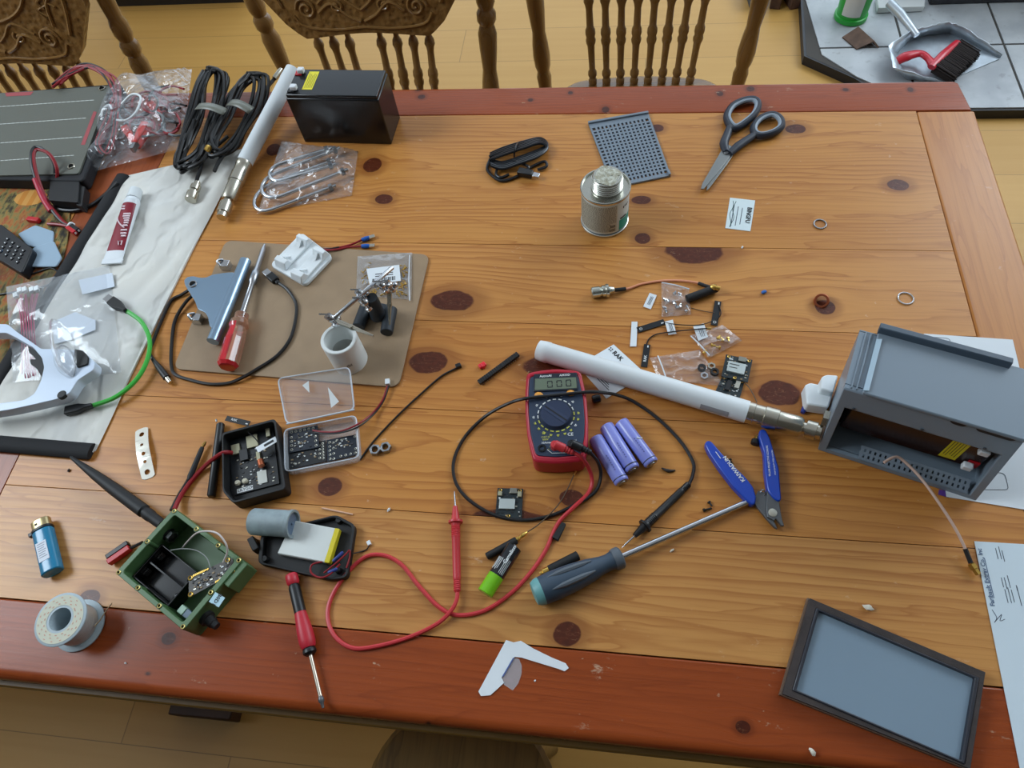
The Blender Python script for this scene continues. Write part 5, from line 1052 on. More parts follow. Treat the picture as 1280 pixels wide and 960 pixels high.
mb = MB(white_ink); mb.text('AstroAI', fr(mp(682, 470.2, .0014), T.to_3x3() @ V((1, 0, 0))), .0046, bold=.015); mb.text('AM33D', fr(mp(706, 469, .0014), T.to_3x3() @ V((1, 0, 0))), .0042, bold=.015); part('brand_print', mb, wf)
ora = mat('orange rubber button', (232, 158, 58), .45)
for px, py in ((673.5, 494), (713.5, 491.5)):
    mb = MB(ora); mb.ball(mp(px, py, -.0005), (.0056, .0040, .0035), 16); part('button', mb, root)
mb = MB(mat('dial blue', (40, 52, 78), .35)); mb.lathe(FO - V((0, 0, .001)), FO + V((0, 0, .005)), [(0, .0195), (.3, .0195), (.6, .0185), (1, .0175)], 40); dl = part('dial', mb, root)
mb = MB(mat('dial groove', (14, 18, 28), .5)); d = (at(709, 531, MH) - at(679, 511, MH)).normalized(); TT = fr(FO + V((0, 0, .005)), d); mb.box(TT, -.0165, .0165, -.0009, .0009, -.0003, .0006); part('pointer', mb, dl)
mb = MB(mat('dial rib', (48, 60, 86), .35)); mb.box(TT, -.016, .016, -.0042, .0042, -.0001, .0004); part('dial_rib', mb, dl)
yel_i = mat('yellow print', (206, 206, 84), .6); mb = MB(white_ink); mb2 = MB(yel_i)
for k in range(20):
    a_ = 2 * PI * k / 20 + .16; m_ = mb if (-.1 < a_ < 3.4 and not .9 < a_ % 6.28 < .0) and k % 20 not in (0, 19) else mb2
    if k in (18,): m_ = mb
    TT = fr(FO + V((0, 0, .0001)), V((math.cos(a_), math.sin(a_), 0))); m_.box(TT, .0212, .0226, -.0021, .0021, -.0002, .0002)
    if k % 2 == 0 or k > 9: m_.box(TT, .0262, .0272, -.0016, .0016, -.0002, .0002); m_.box(TT, .0278, .0284, -.0012, .0012, -.0002, .0002)
xd = T.to_3x3() @ V((1, 0, 0))
mb.text('CE', fr(mp(713, 543, .0001), xd), .0058, bold=.01); mb.text('10Amax', fr(mp(683, 553.5, .0001), xd), .0036, bold=.01); mb.text('COM', fr(mp(717, 551, .0001), xd), .003)
mb.tube([mp(684, 562, .0001), mp(690, 566.5, .0001), mp(714, 566, .0001)], .0004, 4); mb2.text('Ω', fr(mp(679.5, 541.5, .0001), xd), .0046, bold=.01)
mb2.text('CAT III', fr(mp(682, 546.5, .0001), xd), .0034); mb2.text('600V', fr(mp(682, 549.5, .0001), xd), .0034)
mb2.tube([mp(685, 561.5, .0001), mp(687.5, 558, .0001), mp(690, 561.5, .0001)], .0003, 4, True)
part('white_scale', mb, root); part('yellow_scale', mb2, root)
p = mp(677.5, 560.5); mb = MB(black_sh); mb.lathe(p - V((0, 0, .002)), p + V((0, 0, .0012)), [(0, .0048), (1, .0048), (1, .0028), (.3, .0026)], 20); part('jack_socket', mb, root)
# test leads
def lead(name, label, m, pts, plug_a, plug_b, pr_a, pr_b, tip, r=.0021):
    rt_ = thing(name, label, 'test lead', base_of([p[:2] for p in pts]))
    wire('cord', pts, r, m, rt_, sm=8)
    a, b = at(*plug_a), at(*plug_b); mb = MB(m); mb.lathe(a, b, [(0, .0042), (.04, .0052), (.52, .0052), (.56, .0036), (.62, .0042), (.66, .0042), (.69, .0032), (.75, .004), (.79, .004), (.82, .003), (.88, .0036), (.92, .0036), (1, .0024)], 16); pl = part('plug', mb, rt_)
    mb = MB(m); mb.lathe(a + V((0, 0, -.010)), a + V((0, 0, .0)), [(0, .0046), (1, .0046)], 14); part('plug_tip', mb, pl)
    a, b, c = at(*pr_a), at(*pr_b), at(*tip); mb = MB(m)
    pf = [(0, .0024)] + [x for k in range(6) for x in ((.02 + .022 * k, .0036), (.03 + .022 * k, .0042))] + [(.17, .0044), (.62, .0048), (.63, .0052)] + [x for k in range(6) for x in ((.64 + .022 * k, .0054), (.65 + .022 * k, .0048))] + [(.79, .0056), (.80, .0085), (.825, .0085), (.83, .0052), (.9, .0042), (1, .0028)]
    mb.lathe(a, b, pf, 18); pb = part('probe', mb, rt_)
    mb = MB(chrome); mb.lathe(b, c, [(0, .0011), (.7, .0011), (1, .0003)], 10); part('probe_tip', mb, pb)
z1 = MH + .003
bk = mat('black lead rubber', (22, 22, 24), .4); rdl = mat('red lead rubber', (196, 52, 58), .42)
lead('black_test_lead', 'black multimeter test lead looping over the meter, its probe beside the three purple cells', bk, [(738, 566, .040), (747, 577, .026), (751, 592, .010), (747, 610, .004), (735, 622, .0035), (715, 633, .0035), (690, 644, .0025), (660, 650, .0022), (628, 647, .0022), (602, 636, .0022), (580, 619, .0022), (568, 598, .0022), (568, 573, .0022), (582, 545, .0022), (606, 521, .006), (632, 506, .022), (655, 498.5, z1), (690, 494.5, z1), (735, 490, z1), (755, 491, .026), (772, 494, .012), (792, 502, .004), (822, 523, .0022), (850, 551, .0022), (866, 577, .0022), (866, 593, .003), (861, 606, .005)], (714, 554, .046), (739, 566, .040), (862, 604, .005), (793, 670, .0075), (777, 685, .003))
lead('red_test_lead', 'red multimeter test lead curling across the front of the table with its probe pointing away', rdl, [(716, 565, .040), (728, 573, .034), (737, 588, .014), (740, 603, .005), (734, 618, .0035), (716, 635, .006), (697, 655, .0026), (682, 688, .0024), (663, 716, .0024), (638, 742, .0024), (606, 763, .0024), (573, 769, .0024), (549, 759, .0024), (524, 733, .0024), (502, 706, .0024), (479, 694, .0024), (455, 697, .0024), (430, 721, .0024), (413, 750, .0024), (410, 775, .0024), (420, 797, .0024), (441, 810, .0024), (470, 808, .0024), (510, 797, .0024), (546, 780, .0055), (564, 763, .007), (571, 749, .006), (571.5, 738, .005)], (693, 555, .046), (717, 566, .040), (571.5, 741, .005), (569, 633, .0078), (568, 614, .003), .0024)
# ---------------------------------------------------------------- three lavender cells
lav = mat('lavender cell wrap', (132, 140, 214), .32, 0, .5, coat=.25); bandm = mat('dark band', (28, 30, 60), .5)
CL = [((742, 544), (780, 607), 'lavender battery cell at left of three, nearest the multimeter'), ((756, 530), (793, 590), 'lavender battery cell in the middle of three'), ((774, 525), (817, 583), 'lavender battery cell at right of three, with a silver scratch on its wrap')]
for k, (a, b, lb) in enumerate(CL):
    a, b = at(*a, .0092), at(*b, .0092); m_ = (a + b) / 2; d = (b - a).normalized(); a, b = m_ - d * .0325, m_ + d * .0325
    root = thing('battery_cell', lb, 'battery', V((m_.x, m_.y, TZ)), None); mb = MB(lav); mb.lathe(a, b, [(0, .0078), (.012, .0088), (.03, .0091), (.97, .0091), (.985, .0088), (1, .0078)], 26); wr = part('wrap', mb, root)
    mb = MB(bandm); mb.lathe(a.lerp(b, .915 - .01 * (k == 1)), a.lerp(b, .935), [(0, .0090), (.1, .00925), (.9, .00925), (1, .0090)], 26); part('band', mb, wr)
    mb = MB(steel); mb.lathe(b - d * .001, b + d * .0012, [(0, .0072), (.5, .0072), (.55, .0045), (1, .0042)], 22); part('terminal', mb, root)
    mb = MB(mat('faint print', (84, 88, 150), .5)); nn_ = V((0, 0, 1)); sd_ = d.cross(nn_)
    for j in range(7):
        p = a.lerp(b, .45 + .05 * j) + nn_ * .0090 + sd_ * .0015; mb.add([p - sd_ * .0008 + nn_ * .0001, p + sd_ * .0006 + nn_ * .0001, p + sd_ * .0006 + d * .002 + nn_ * .0001, p - sd_ * .0008 + d * .002 + nn_ * .0001], [[0, 1, 2, 3]])
    part('print', mb, wr)
    if k == 2:
        mb = MB(mat('peeled silver spot', (204, 208, 216), .35, .3)); c0 = a.lerp(b, .45); 
        mb.lathe(c0, c0 + d * .007, [(0, .00918), (1, .00918)], 26); 
        vs, fs = mb.v, mb.f; mb = MB(mat('peeled silver spot', (204, 208, 216), .35, .3)); s0 = -sd_
        mb.tube([c0 + (s0 * math.sin(t_) + nn_ * math.cos(t_)) * .00915 + d * (.004 * math.sin(t_ * 2.2)) for t_ in [.15 + .1 * j for j in range(10)]], .0011, 6); part('scratch', mb, wr)
# ---------------------------------------------------------------- second white antenna, joined to the grey box
r_ = .0137
big_antenna((672, 437, r_), (934, 515, r_ + .002), (1003, 534.5, r_ + .006), (1027, 541, .024), 'long white fiberglass antenna with nickel connector screwed to the grey box', r_, [(0, .0105), (.004, .0128), (.03, .0138), (.055, .0142), (.06, .0134), (1, .0137)])
root = bpy.data.objects['fiberglass_antenna.001']; mb = MB(mat('grey antenna label', (150, 152, 156), .5)); a, b = at(876, 512, .012), at(908, 521, .012); d = (b - a).normalized(); sd = V((d.y, -d.x, 0)); ax0 = at(672, 437, r_); ax1 = at(934, 515, r_ + .002); n = 5
c0, c1 = ax0.lerp(ax1, .80), ax0.lerp(ax1, .925); mb.add([c + (sd * math.cos(k * .12 - .05) + V((0, 0, 1)) * math.sin(k * .12 - .05)) * .0139 for c in (c0, c1) for k in range(n + 1)], [[k, k + 1, n + 2 + k, n + 1 + k] for k in range(n)]); part('label', mb, root)
# folded card under it
cq = ats([(767, 430.5), (808, 468), (758, 498), (722, 457)], .001)
root = thing('folded_card', 'white printed card lying partly under the long white antenna', 'card', base_of([(765, 465)])); mb = MB(paper); mb.prism(cq, .0006); cd_ = part('sheet', mb, root)
mb = MB(ink_k); TC = fr(at(772, 445, .0011), at(778, 451) - at(767, 440.5)); mb.text('RAK', TC, .0085, bold=.03); [mb.box(fr(at(763.5 + dx_, 436.5 + dy_, .0011), at(778, 451) - at(767, 440.5)), -.0008, .0008, -.0008, .0008, 0, .0003) for dx_, dy_ in ((0, -1.6), (2, .2), (-2, .2), (0, 2))]; T = fr(at(733, 464, .001), at(763, 494) - at(733, 464))
for k in range(5): mb.box(T, .004, .040 - .003 * k, .003 + .0026 * k, .0038 + .0026 * k, 0, .0002)
part('print', mb, cd_)
# ---------------------------------------------------------------- black coiled usb lead at the back
root = thing('usb_cable', 'coiled black USB cable lying alone at the back of the table', 'cable', base_of([(647, 200)]))
rc = random.Random(9); cj = mat('black usb jacket', (20, 24, 30), .3)
for k in range(5):
    o = k - 2
    wire('loop', [(613 + rc.uniform(-2, 2), 196 + o * 2, .004 + .002 * k), (630, 189 + o * 2.2, .005 + .002 * k), (655, 181 + o * 2, .006 + .0016 * k), (675, 176 + o * 1.5, .005 + .002 * k), (684, 183 + o, .004 + .0016 * k), (672, 192 + o * 2, .004 + .002 * k), (648, 201 + o * 2, .005 + .002 * k), (628, 207 + o * 2, .004 + .001 * k), (613, 203 + o * 2, .004 + .002 * k)], .0023, cj, root)
wire('loop', [(612, 200, .003), (609, 212, .003), (618, 222, .003), (628, 226, .003), (645, 221, .003), (662, 210, .003), (680, 202, .004), (683, 208, .004), (672, 212, .004)], .0023, cj, root); wire('loop', [(622, 210, .006), (620, 218, .003), (626, 222, .003), (636, 218, .003)], .0023, cj, root); wire('loop', [(640, 200, .010), (660, 208, .008), (655, 215, .006), (648, 218, .006)], .0023, cj, root)
T = frp((648, 217), (666, 221), .003); L = (at(666, 221) - at(648, 217)).length; mb = MB(black_pl); mb.box(T, 0, L, -.006, .006, 0, .009); plg = part('plug', mb, root, .0015); mb = MB(chrome); mb.box(T, L, L + .011, -.0045, .0045, .002, .0065); part('connector', mb, plg, .0006)
mb = MB(cj); mb.tube(ats([(643, 196, .003), (643, 190, .016), (645, 183, .018), (648, 178, .006)]), .0014, 8, False, 4); part('tie', mb, root)
# ---------------------------------------------------------------- grey perforated plate
q = ats([(735, 153), (810, 140), (838.5, 219), (766, 234)], .0035)
root = thing('perforated_plate', 'grey perforated plastic plate lying flat behind the cement can', 'plate', base_of([(787, 187)]))
def PP(u, v): return q[0].lerp(q[1], u).lerp(q[3].lerp(q[2], u), v)
pgm = mat('grey perforated plastic', (118, 130, 142), .5); mb = MB(pgm)
NX, NY = 14, 17; u0, u1, v0, v1 = .03, .965, .10, .955
def strip_(ua, ub, va, vb): mb.prism([PP(ua, va), PP(ub, va), PP(ub, vb), PP(ua, vb)], .003)
strip_(0, 1, 0, v0); strip_(0, 1, v1, 1); strip_(0, u0, v0, v1); strip_(u1, 1, v0, v1)
du, dv_ = (u1 - u0) / NX, (v1 - v0) / NY
for i in range(1, NX): strip_(u0 + du * (i - .24), u0 + du * (i + .24), v0, v1)
mb2 = mb
for j in range(1, NY): mb.prism([PP(u0, v0 + dv_ * (j - .24)) - V((0, 0, .0002)), PP(u1, v0 + dv_ * (j - .24)) - V((0, 0, .0002)), PP(u1, v0 + dv_ * (j + .24)) - V((0, 0, .0002)), PP(u0, v0 + dv_ * (j + .24)) - V((0, 0, .0002))], .0026)
part('grid', mb, root)
mb = MB(pgm); a, b, c, d = PP(0, 0), PP(1, 0), PP(1, .07), PP(0, .07); mb.prism([p + V((0, 0, .003)) for p in (a, b, PP(1, .03), PP(0, .03))], .003); part('raised_edge', mb, root, .0006); mb = MB(pgm); mb.prism([p + V((0, 0, .003)) for p in (PP(.96, .93), PP(1, .93), PP(1, 1), PP(.96, 1))], .003); part('corner_lug', mb, root, .0006)
# ---------------------------------------------------------------- cement can
cx, cy, R_, H_ = -.0085, .728, .0342, .069
root = thing('cement_can', 'small tin of pipe cement with printed label and crusted screw lid', 'can', (cx, cy, TZ))
tin = mat('tin plate', (196, 196, 186), .25, .95)
mb = MB(tin); mb.lathe((cx, cy, TZ), (cx, cy, TZ + H_), [(0, R_), (.02, R_ + .001), (.05, R_ + .0006), (.06, R_ - .0008), (.93, R_ - .0008), (.94, R_ + .0008), (.985, R_ + .0012), (1, R_ + .0004), (1, R_ - .0012), (.95, R_ - .002), (.94, .0)], 48); part('body', mb, root)
def ang_of(px, py): p = at(px, py, .04); return math.atan2(p.y - cy, p.x - cx)
def lab(mb, a0, a1, z0, z1, r, n=10):
    mb.add([(cx + r * math.cos(a0 + (a1 - a0) * i / n), cy + r * math.sin(a0 + (a1 - a0) * i / n), TZ + z) for z in (z0, z1) for i in range(n + 1)], [[i, i + 1, n + 2 + i, n + 1 + i] for i in range(n)])
mb = MB(mat('can label white', (206, 216, 214), .4)); lab(mb, -3.3, .6, .0045, .064, R_ - .0004, 48)
mb.mat(mat('can label grey', (196, 196, 180), .45)); lab(mb, -3.0, -1.02, .010, .0605, R_ - .0002, 30)
mb.mat(mat('can label teal', (20, 158, 142), .4)); lab(mb, -.90, .3, .008, .028, R_ - .0002, 14); mb.mat(mat('can label blue line', (40, 84, 110), .45)); lab(mb, -3.2, .5, .0052, .0068, R_ - .0001, 44)
lb = part('label', mb, root)
mb = MB(mat('can small print', (84, 84, 78), .6)); rl = random.Random(3)
for i in range(30):
    z = .0120 + i * .00162; a0 = -2.95
    while a0 < -1.08:
        w_ = rl.uniform(.02, .09)
        if not (z < .028 and a0 > -1.35): lab(mb, a0, min(a0 + w_, -1.06), z, z + .0007, R_, 2)
        a0 += w_ + rl.uniform(.015, .04)
mb.mat(ink_k); lab(mb, -.86, -.5, .0295, .0325, R_, 5)
for i in range(12): lab(mb, -1.32 + .02 * i, -1.31 + .02 * i, .011 + (.0 if i % 3 else .0), .0165, R_, 1); lab(mb, -1.32 + .02 * i, -1.308 + .02 * i, .0185, .0235, R_, 1)
for i in range(4): lab(mb, -.72 + .1 * i, -.66 + .1 * i, .048 + .002 * (i % 2), .052, R_, 2)
part('small_print', mb, lb)
mb = MB(tin); pf = [(0, .0225), (.1, .0225)] + [x for k in range(4) for x in ((.15 + .19 * k, .0212), (.24 + .19 * k, .0218), (.28 + .19 * k, .0206))] + [(.93, .0208), (1, .0195), (1, 0)]
mb.lathe((cx + .002, cy + .002, TZ + H_ - .003), (cx + .002, cy + .002, TZ + H_ + .016), pf, 40); lid_ = part('screw_lid', mb, root)
t = NT('dried cement crust'); oc = t.obj(); n_ = t.noise(oc, 190, 5, .65); b_ = t.bsdf(Base_Color=t.mix(t.ss(n_, .4, .6), lin((164, 160, 138)), lin((206, 208, 194))), Roughness=.6); t.put(b_.inputs['Normal'], t.bump(n_, .9, .003))
mb = MB(t.m); mb.grid(lambda u, v: V((cx + .002 + (.004 + .0145 * v) * math.cos(2 * PI * u) * (1 + .08 * math.sin(u * 25)), cy + .002 + (.004 + .0145 * v) * math.sin(2 * PI * u) * (1 + .08 * math.sin(u * 25)), TZ + H_ + .0162 + .0009 * (1 - v) + .0006 * math.sin(17 * u + 9 * v))), 40, 5); mb.cyl((cx + .002, cy + .002, TZ + H_ + .0155), (cx + .002, cy + .002, TZ + H_ + .0168), .0052); part('cement_crust', mb, lid_)
# ---------------------------------------------------------------- scissors
root = thing('scissors', 'scissors with black and grey looped handles, blades pointing to the front', 'scissors', base_of([(925, 180)]))
sb = mat('scissor handle black', (36, 42, 54), .45); sg = mat('scissor inner grip', (138, 150, 162), .5); bl_m = mat('scissor blade', (138, 140, 138), .35, .9)
for k, (loop, neck) in enumerate(((((908, 148), (914, 134), (928, 126), (942, 124), (948, 130), (944, 142), (931, 154), (917, 161)), ((913, 157), (909, 168), (905, 180), (908, 190))), (((942, 158), (951, 148), (965, 143), (975, 148), (977, 158), (967, 166), (952, 170), (943, 167)), ((947, 166), (935, 174), (922, 183), (912, 192))))):
    mb = MB(sb); mb.tube(ats(loop, .007), .0052, 10, True, 5, None, True, 1.1); h = part('handle_loop', mb, root)
    c_ = pixmean(loop, .0085); mb = MB(sg); mb.tube([c_ + (p - c_) * .87 + V((0, 0, .0015)) for p in ats(loop, .0075)], .0034, 8, True, 5); part('inner_grip', mb, h)
    mb = MB(sb); mb.tube(ats(neck, .007), [.0055, .0062, .007, .0055], 10, False, 5, None, True, .8); part('handle_neck', mb, root)
for z0, pts in ((.0052, [(903, 181), (916, 183), (919, 189), (909, 205), (886, 236), (883, 238), (884, 232), (900, 200)]), (.0072, [(908, 180), (918, 184), (912, 196), (903, 208), (880, 236), (876, 236), (878, 229), (897, 196), (904, 184)])):
    mb = MB(bl_m); mb.prism(ats(pts, z0), .0018); part('blade', mb, root, .0004)
mb = MB(dark_steel); p = at(908, 191, .0072); mb.lathe(p - V((0, 0, .003)), p + V((0, 0, .0018)), [(0, .0042), (.8, .0042), (1, .003)], 18); part('pivot_screw', mb, root)
# ---------------------------------------------------------------- small business card, rings and bits at the back right
q = ats([(912.5, 247), (944, 250.5), (938, 289), (906.5, 285)], .0007)
root = thing('business_card', 'white business card lying on the back right of the table', 'card', base_of([(925, 268)])); mb = MB(mat('card stock', (212, 226, 228), .6)); mb.prism(q, .0005); cd_ = part('sheet', mb, root)
dn = (q[2] - q[1]).normalized(); rt2 = (q[0] - q[1]).normalized(); mb = MB(ink_k); mb.text('BINGFU', fr(at(935.5, 269, .0008), dn), .0088, bold=.03); mb.mat(ink)
for k, (a_, b_) in enumerate(((.02, .056), (.018, .06), (.016, .062))): mb.box(fr(q[1], dn), a_ * .9, b_ * .9, -.0165 - .006 * k, -.0155 - .006 * k, 0, .0001)
mb.mat(mat('green swirl', (44, 84, 78), .6))
for s in (0, 1): mb.tube([q[0].lerp(q[3], .1 + .085 * k) + (q[1] - q[0]).normalized() * (.005 + .003 * s + .0016 * math.sin(k * .9 + s * 2)) + V((0, 0, .0001)) for k in range(11)], .0004, 4, False, 3)
part('print', mb, cd_)
for px, py, R_, r_, m_, lb in ((1025, 280, .0083, .0009, steel, 'thin notched silver ring lying nearest the business card'), (1132, 373, .0094, .001, chrome, 'plain silver ring lying behind the grey box')):
    mb = MB(m_); mb.ring(at(px, py, .001), R_, r_, 36, 8); 
    if px < 1100:
        for k in range(18): a_ = 2 * PI * k / 18; c_ = at(px, py, .0012); mb.ball(c_ + V((R_ * math.cos(a_), R_ * math.sin(a_), 0)), .0012, 6)
    solo('metal_ring', lb, 'ring', mb)
mb = MB(copper); mb.lathe(at(1027, 376, 0), at(1027, 376, .006), [(0, .0062), (0, .0092), (.15, .0096), (.85, .0096), (1, .0088), (1, .0064), (0, .0062)], 32, None, False); solo('copper_ring', 'short copper-coloured ring standing beside a dark knot', 'ring', mb)
mb = MB(mat('blue plastic bit', (52, 110, 190), .5)); mb.lathe(at(952, 366, .0022), at(958, 364, .0028), [(0, .0014), (.2, .0024), (.8, .0024), (1, .0012)], 8); solo('blue_bit', 'tiny blue plastic bit right of the black stub antenna', 'bit', mb)
def crumb(px, py, r, label, m=None, sq=.6, seed=0):
    rr = random.Random(int(px * 7 + py)); mb = MB(m or mat('white crumb', (222, 216, 200), .8)); mb.ball((0, 0, 0), (r, r * rr.uniform(.5, .9), r * sq), 8, M.Rotation(rr.uniform(0, 3), 4, 'Z')); c_ = at(px, py, r * sq); mb.v = [(v[0] * rr.uniform(.55, 1.35) + c_.x, v[1] * rr.uniform(.55, 1.35) + c_.y, v[2] + c_.z) for v in mb.v]; return solo('crumb', label, 'crumb', mb)
crumb(1085, 759, .0050, 'white crumb behind the grey gasketed lid'); crumb(1015, 939, .0036, 'white crumb left of the grey gasketed lid near the table edge'); crumb(840, 688, .0028, 'tiny pale crumb beside the screwdriver shaft'); crumb(928, 309, .0024, 'tiny clear crumb in front of the business card', white_ink); crumb(486, 637, .0028, 'tiny white crumb left of the red probe tip', white_ink); crumb(157, 829, .0018, 'tiny white speck right of the solder spool', white_ink); crumb(86, 588, .0024, 'dark crumb beside the tip of the whip antenna', mat('dark crumb', (52, 40, 32), .8)); crumb(669, 851, .0012, 'tiny white speck right of the torn paper', white_ink)
# ---------------------------------------------------------------- pigtail with N connector, stub antenna, little bags, strips and flags
root = thing('connector_pigtail', 'short tan coax pigtail with a big silver connector at its left end', 'cable', base_of([(815, 357)]))
wire('cord', [(766, 362.5, .006), (784, 361, .003), (802, 355, .002), (828, 351, .002), (852, 351, .002), (874, 354, .0025), (884, 358, .003)], .0016, mat('tan coax', (226, 152, 116), .45), root)
a, b = at(739, 366, .008), at(768, 362, .007); mb = MB(mat('silver connector', (206, 210, 200), .22, .95)); mb.lathe(a, b, [(0, .0066), (.04, .0078), (.36, .0078), (.38, .0068), (.44, .0068), (.46, .0082), (.60, .0082), (.62, .0095), (.74, .0095), (.76, .0055), (.95, .0045), (1, .003)], 20); part('connector', mb, root)
wire('sleeve', [(766, 362.5, .006), (774, 362, .005), (782, 361, .0035)], .0027, black_mt, root); wire('sleeve', [(873, 354, .003), (881, 357, .004), (889, 359.5, .005)], .0025, black_mt, root)
mb = MB(gold); mb.lathe(at(888, 358.5, .011), at(900, 361, .011), [(0, .0025), (.2, .0042), (.5, .0042), (.55, .0032), (1, .0032)], 10); part('sma_plug', mb, root)
stick('stub_antenna', 'thick black stub antenna lying across the small clear bag', (858, 374, .006), (896, 360, .007), .0058, black_mt)
def flag(label, pts, z=.001, lines=3, cat_='label'):
    root = thing('flag_label', label, cat_, base_of(pts)); q = ats(pts, z + .0005); mb = MB(paper); mb.prism(q, .0004); part('sheet', mb, root); mb = MB(ink); 
    L = (q[3] - q[0]).length; w_ = (q[1] - q[0]).length; T = fr(q[0], q[3] - q[0]); s = 1 if (T.to_3x3() @ V((0, 1, 0))).dot(q[1] - q[0]) > 0 else -1
    for k in range(lines): y0 = s * w_ * (.35 + .15 * k); mb.box(T, L * .2, L * .78, min(y0, y0 + s * .0007), max(y0, y0 + s * .0007), 0, .0002)
    part('print', mb, root); return root
flag('white sticker left of the small clear bag on bare wood', [(812, 366), (821, 369), (813.5, 386.5), (804, 383)]); flag('long blank white strip at the left end of a black strip antenna', [(789.5, 402), (797, 402), (795.5, 433), (787.5, 433)], lines=0); flag('white flag label wrapped on the cable of the black strip antenna', [(831, 402), (841, 399.5), (845.5, 417), (835.5, 418.5)], .003); flag('white flag label at the corner of the gold connector bag', [(866.5, 408), (880, 404), (885, 421), (873, 426)], .003)
r1, T, L = strip('black strip antenna lying between two white labels', (797, 413), (830.5, 402.5), .0008, .0042, None); 
wire('coax', [(830, 403, .003), (845, 405.5, .0035), (868, 406.5, .004), (882, 404.5, .004), (893, 400, .002)], .0007, blackw, r1, seg=6)
r1, T, L = strip('black strip antenna with white logo standing below the labels', (805, 459), (809, 431), .0008, .0042, 'RAK'); wire('coax', [(808, 432, .001), (811, 424, .0015), (820, 418, .002), (838, 415, .005), (860, 412.5, .005), (884, 410.5, .006)], .0009, blackw, r1, seg=6); mb = MB(brass); mb.cyl(at(884, 410.5, .006), at(889, 411, .006), .0016, 8); part('connector', mb, r1)
r1, T, L = strip('black strip antenna behind the gold connector bag', (892.5, 407), (897.5, 377), .0012, .0044, None); wire('coax', [(896, 400, .002), (901, 392, .004), (899, 382, .003)], .0007, blackw, r1, seg=6); wire('coax', [(864, 385, .001), (880, 389, .001), (893, 391, .003)], .0005, mat('thin brown wire', (86, 70, 52), .5), r1, seg=5)
root = bag('parts_bag', 'small crinkled zip bag holding silver bits under the stub antenna', [(826.5, 353), (861, 361), (863.5, 394), (827, 397)], .007, film2, seed=31, seal=((827, 356), (861, 364)))
mb = MB(chrome); r2 = random.Random(12)
for k in range(16): a = at(r2.uniform(831, 860), r2.uniform(368, 390), .003); mb.lathe(a, a + V((r2.uniform(-.006, .006), r2.uniform(-.006, .006), .001)), [(0, .002), (.5, .0026), (.55, .0014), (1, .0014)], 8)
solo('silver_fittings', 'loose silver fittings in the small bag under the stub antenna', 'fittings', mb, kind='stuff')
root = bag('parts_bag', 'small zip bag of gold connectors overlapping a white flag label', [(862, 421), (903, 407.5), (927.5, 427), (886, 449)], .006, film2, .0022, seed=33, seal=((863, 423), (886, 447)))
for k, (px, py) in enumerate(((888, 432), (897, 424), (904, 427), (901, 435), (883, 438), (909, 422))):
    mb = MB(gold); a = at(px, py, .005); mb.lathe(a, a + V((.004 * math.cos(k), .004 * math.sin(k), 0)), [(0, .0016), (.2, .0027), (.6, .0027), (.65, .0014), (1.6, .0014)], 8); solo('gold_connector', 'tiny gold connector inside the small zip bag', 'connector', mb, 'gold connectors in the zip bag')
root = bag('parts_bag', 'larger clear zip bag tucked behind the long white antenna, dark nuts inside', [(812, 448), (874, 438), (906, 484), (822, 474)], .006, film, seed=35, seal=((822, 447), (832, 474)))
for k, (px, py, m_) in enumerate(((877, 461, black_mt), (889, 459, nickel), (893, 466, black_mt), (880, 471, chrome))):
    p = at(px, py, .002); mb = MB(m_); mb.lathe(p, p + V((0, 0, .004)), [(0, .0028), (0, .0052), (1, .0052), (1, .0028), (0, .0028)], 6 if k % 2 else 16, None, False); solo('ring_nut', ('black ring nut at left inside the larger clear bag', 'nickel ring nut at the back inside the larger clear bag', 'black ring nut at right inside the larger clear bag', 'chrome ring nut nearest the white antenna inside the larger bag')[k], 'nut', mb)
def radio(label, lo, up, seed, sil):
    rt_, P, _, _, _ = board('radio_module', label, lo, .0008, mat('teal black circuit board', (30, 42, 46), .4), seed, cat_='circuit board'); comps(rt_, P, 46, seed, (.06, .94, .05, .95))
    mb = MB(gold); [mb.ring(P(u_, v_, .0006), .0016, .0006, 12, 5) for u_, v_ in ((.12, .08), (.88, .08), (.5, .94))]; part('gold_contacts', mb, rt_)
    return rt_, P
rt_, P = radio('small circuit board with silver module beside the AA-like green battery, behind the red lead', [(622, 610), (654, 611), (652, 648), (619, 647)], None, 41, None)
block(rt_, P, .12, .72, .38, .72, .0028, mat('silver shield', (196, 206, 204), .35, .5), 'shield_can'); block(rt_, P, .50, .78, .02, .2, .0035, mat('usb socket shell', (150, 150, 140), .35, .9), 'usb_socket'); block(rt_, P, .04, .2, .14, .28, .003, tan2, 'connector'); block(rt_, P, .8, .96, .12, .3, .003, tan2, 'connector')
rt_['label'] = 'small circuit board with silver module just inside the black lead loop'
rt_, P = radio('dark circuit board partly hidden behind the long white antenna at its right end', [(903, 470), (931, 476), (924, 500), (893, 492)], None, 43, None); block(rt_, P, .3, .5, .2, .7, .003, mat('chip black', (28, 29, 32), .4), 'chip'); block(rt_, P, .65, .85, .1, .5, .003, solder_m, 'connector')
rt_, P = radio('square circuit board with white module label, right of the clear zip bag', [(907, 445), (940, 452), (934, 480), (901, 472)], None, 42, None)
for o in [rt_] + list(rt_.children): pass
rt_.location.z += .004
block(rt_, P, .14, .80, .3, .75, .0026, mat('silver shield', (196, 206, 204), .35, .5), 'shield_can'); block(rt_, P, .48, .76, .02, .22, .0035, mat('usb socket shell', (150, 150, 140), .35, .9), 'usb_socket')
mb = MB(ink_k); mb.box(fr(P(.2, .42, .0028), P(1, 0) - P(0, 0)), 0, .012, -.0006, .0004, 0, .0001); mb.box(fr(P(.2, .56, .0028), P(1, 0) - P(0, 0)), 0, .010, -.0005, .0003, 0, .0001); part('module_print', mb, rt_)
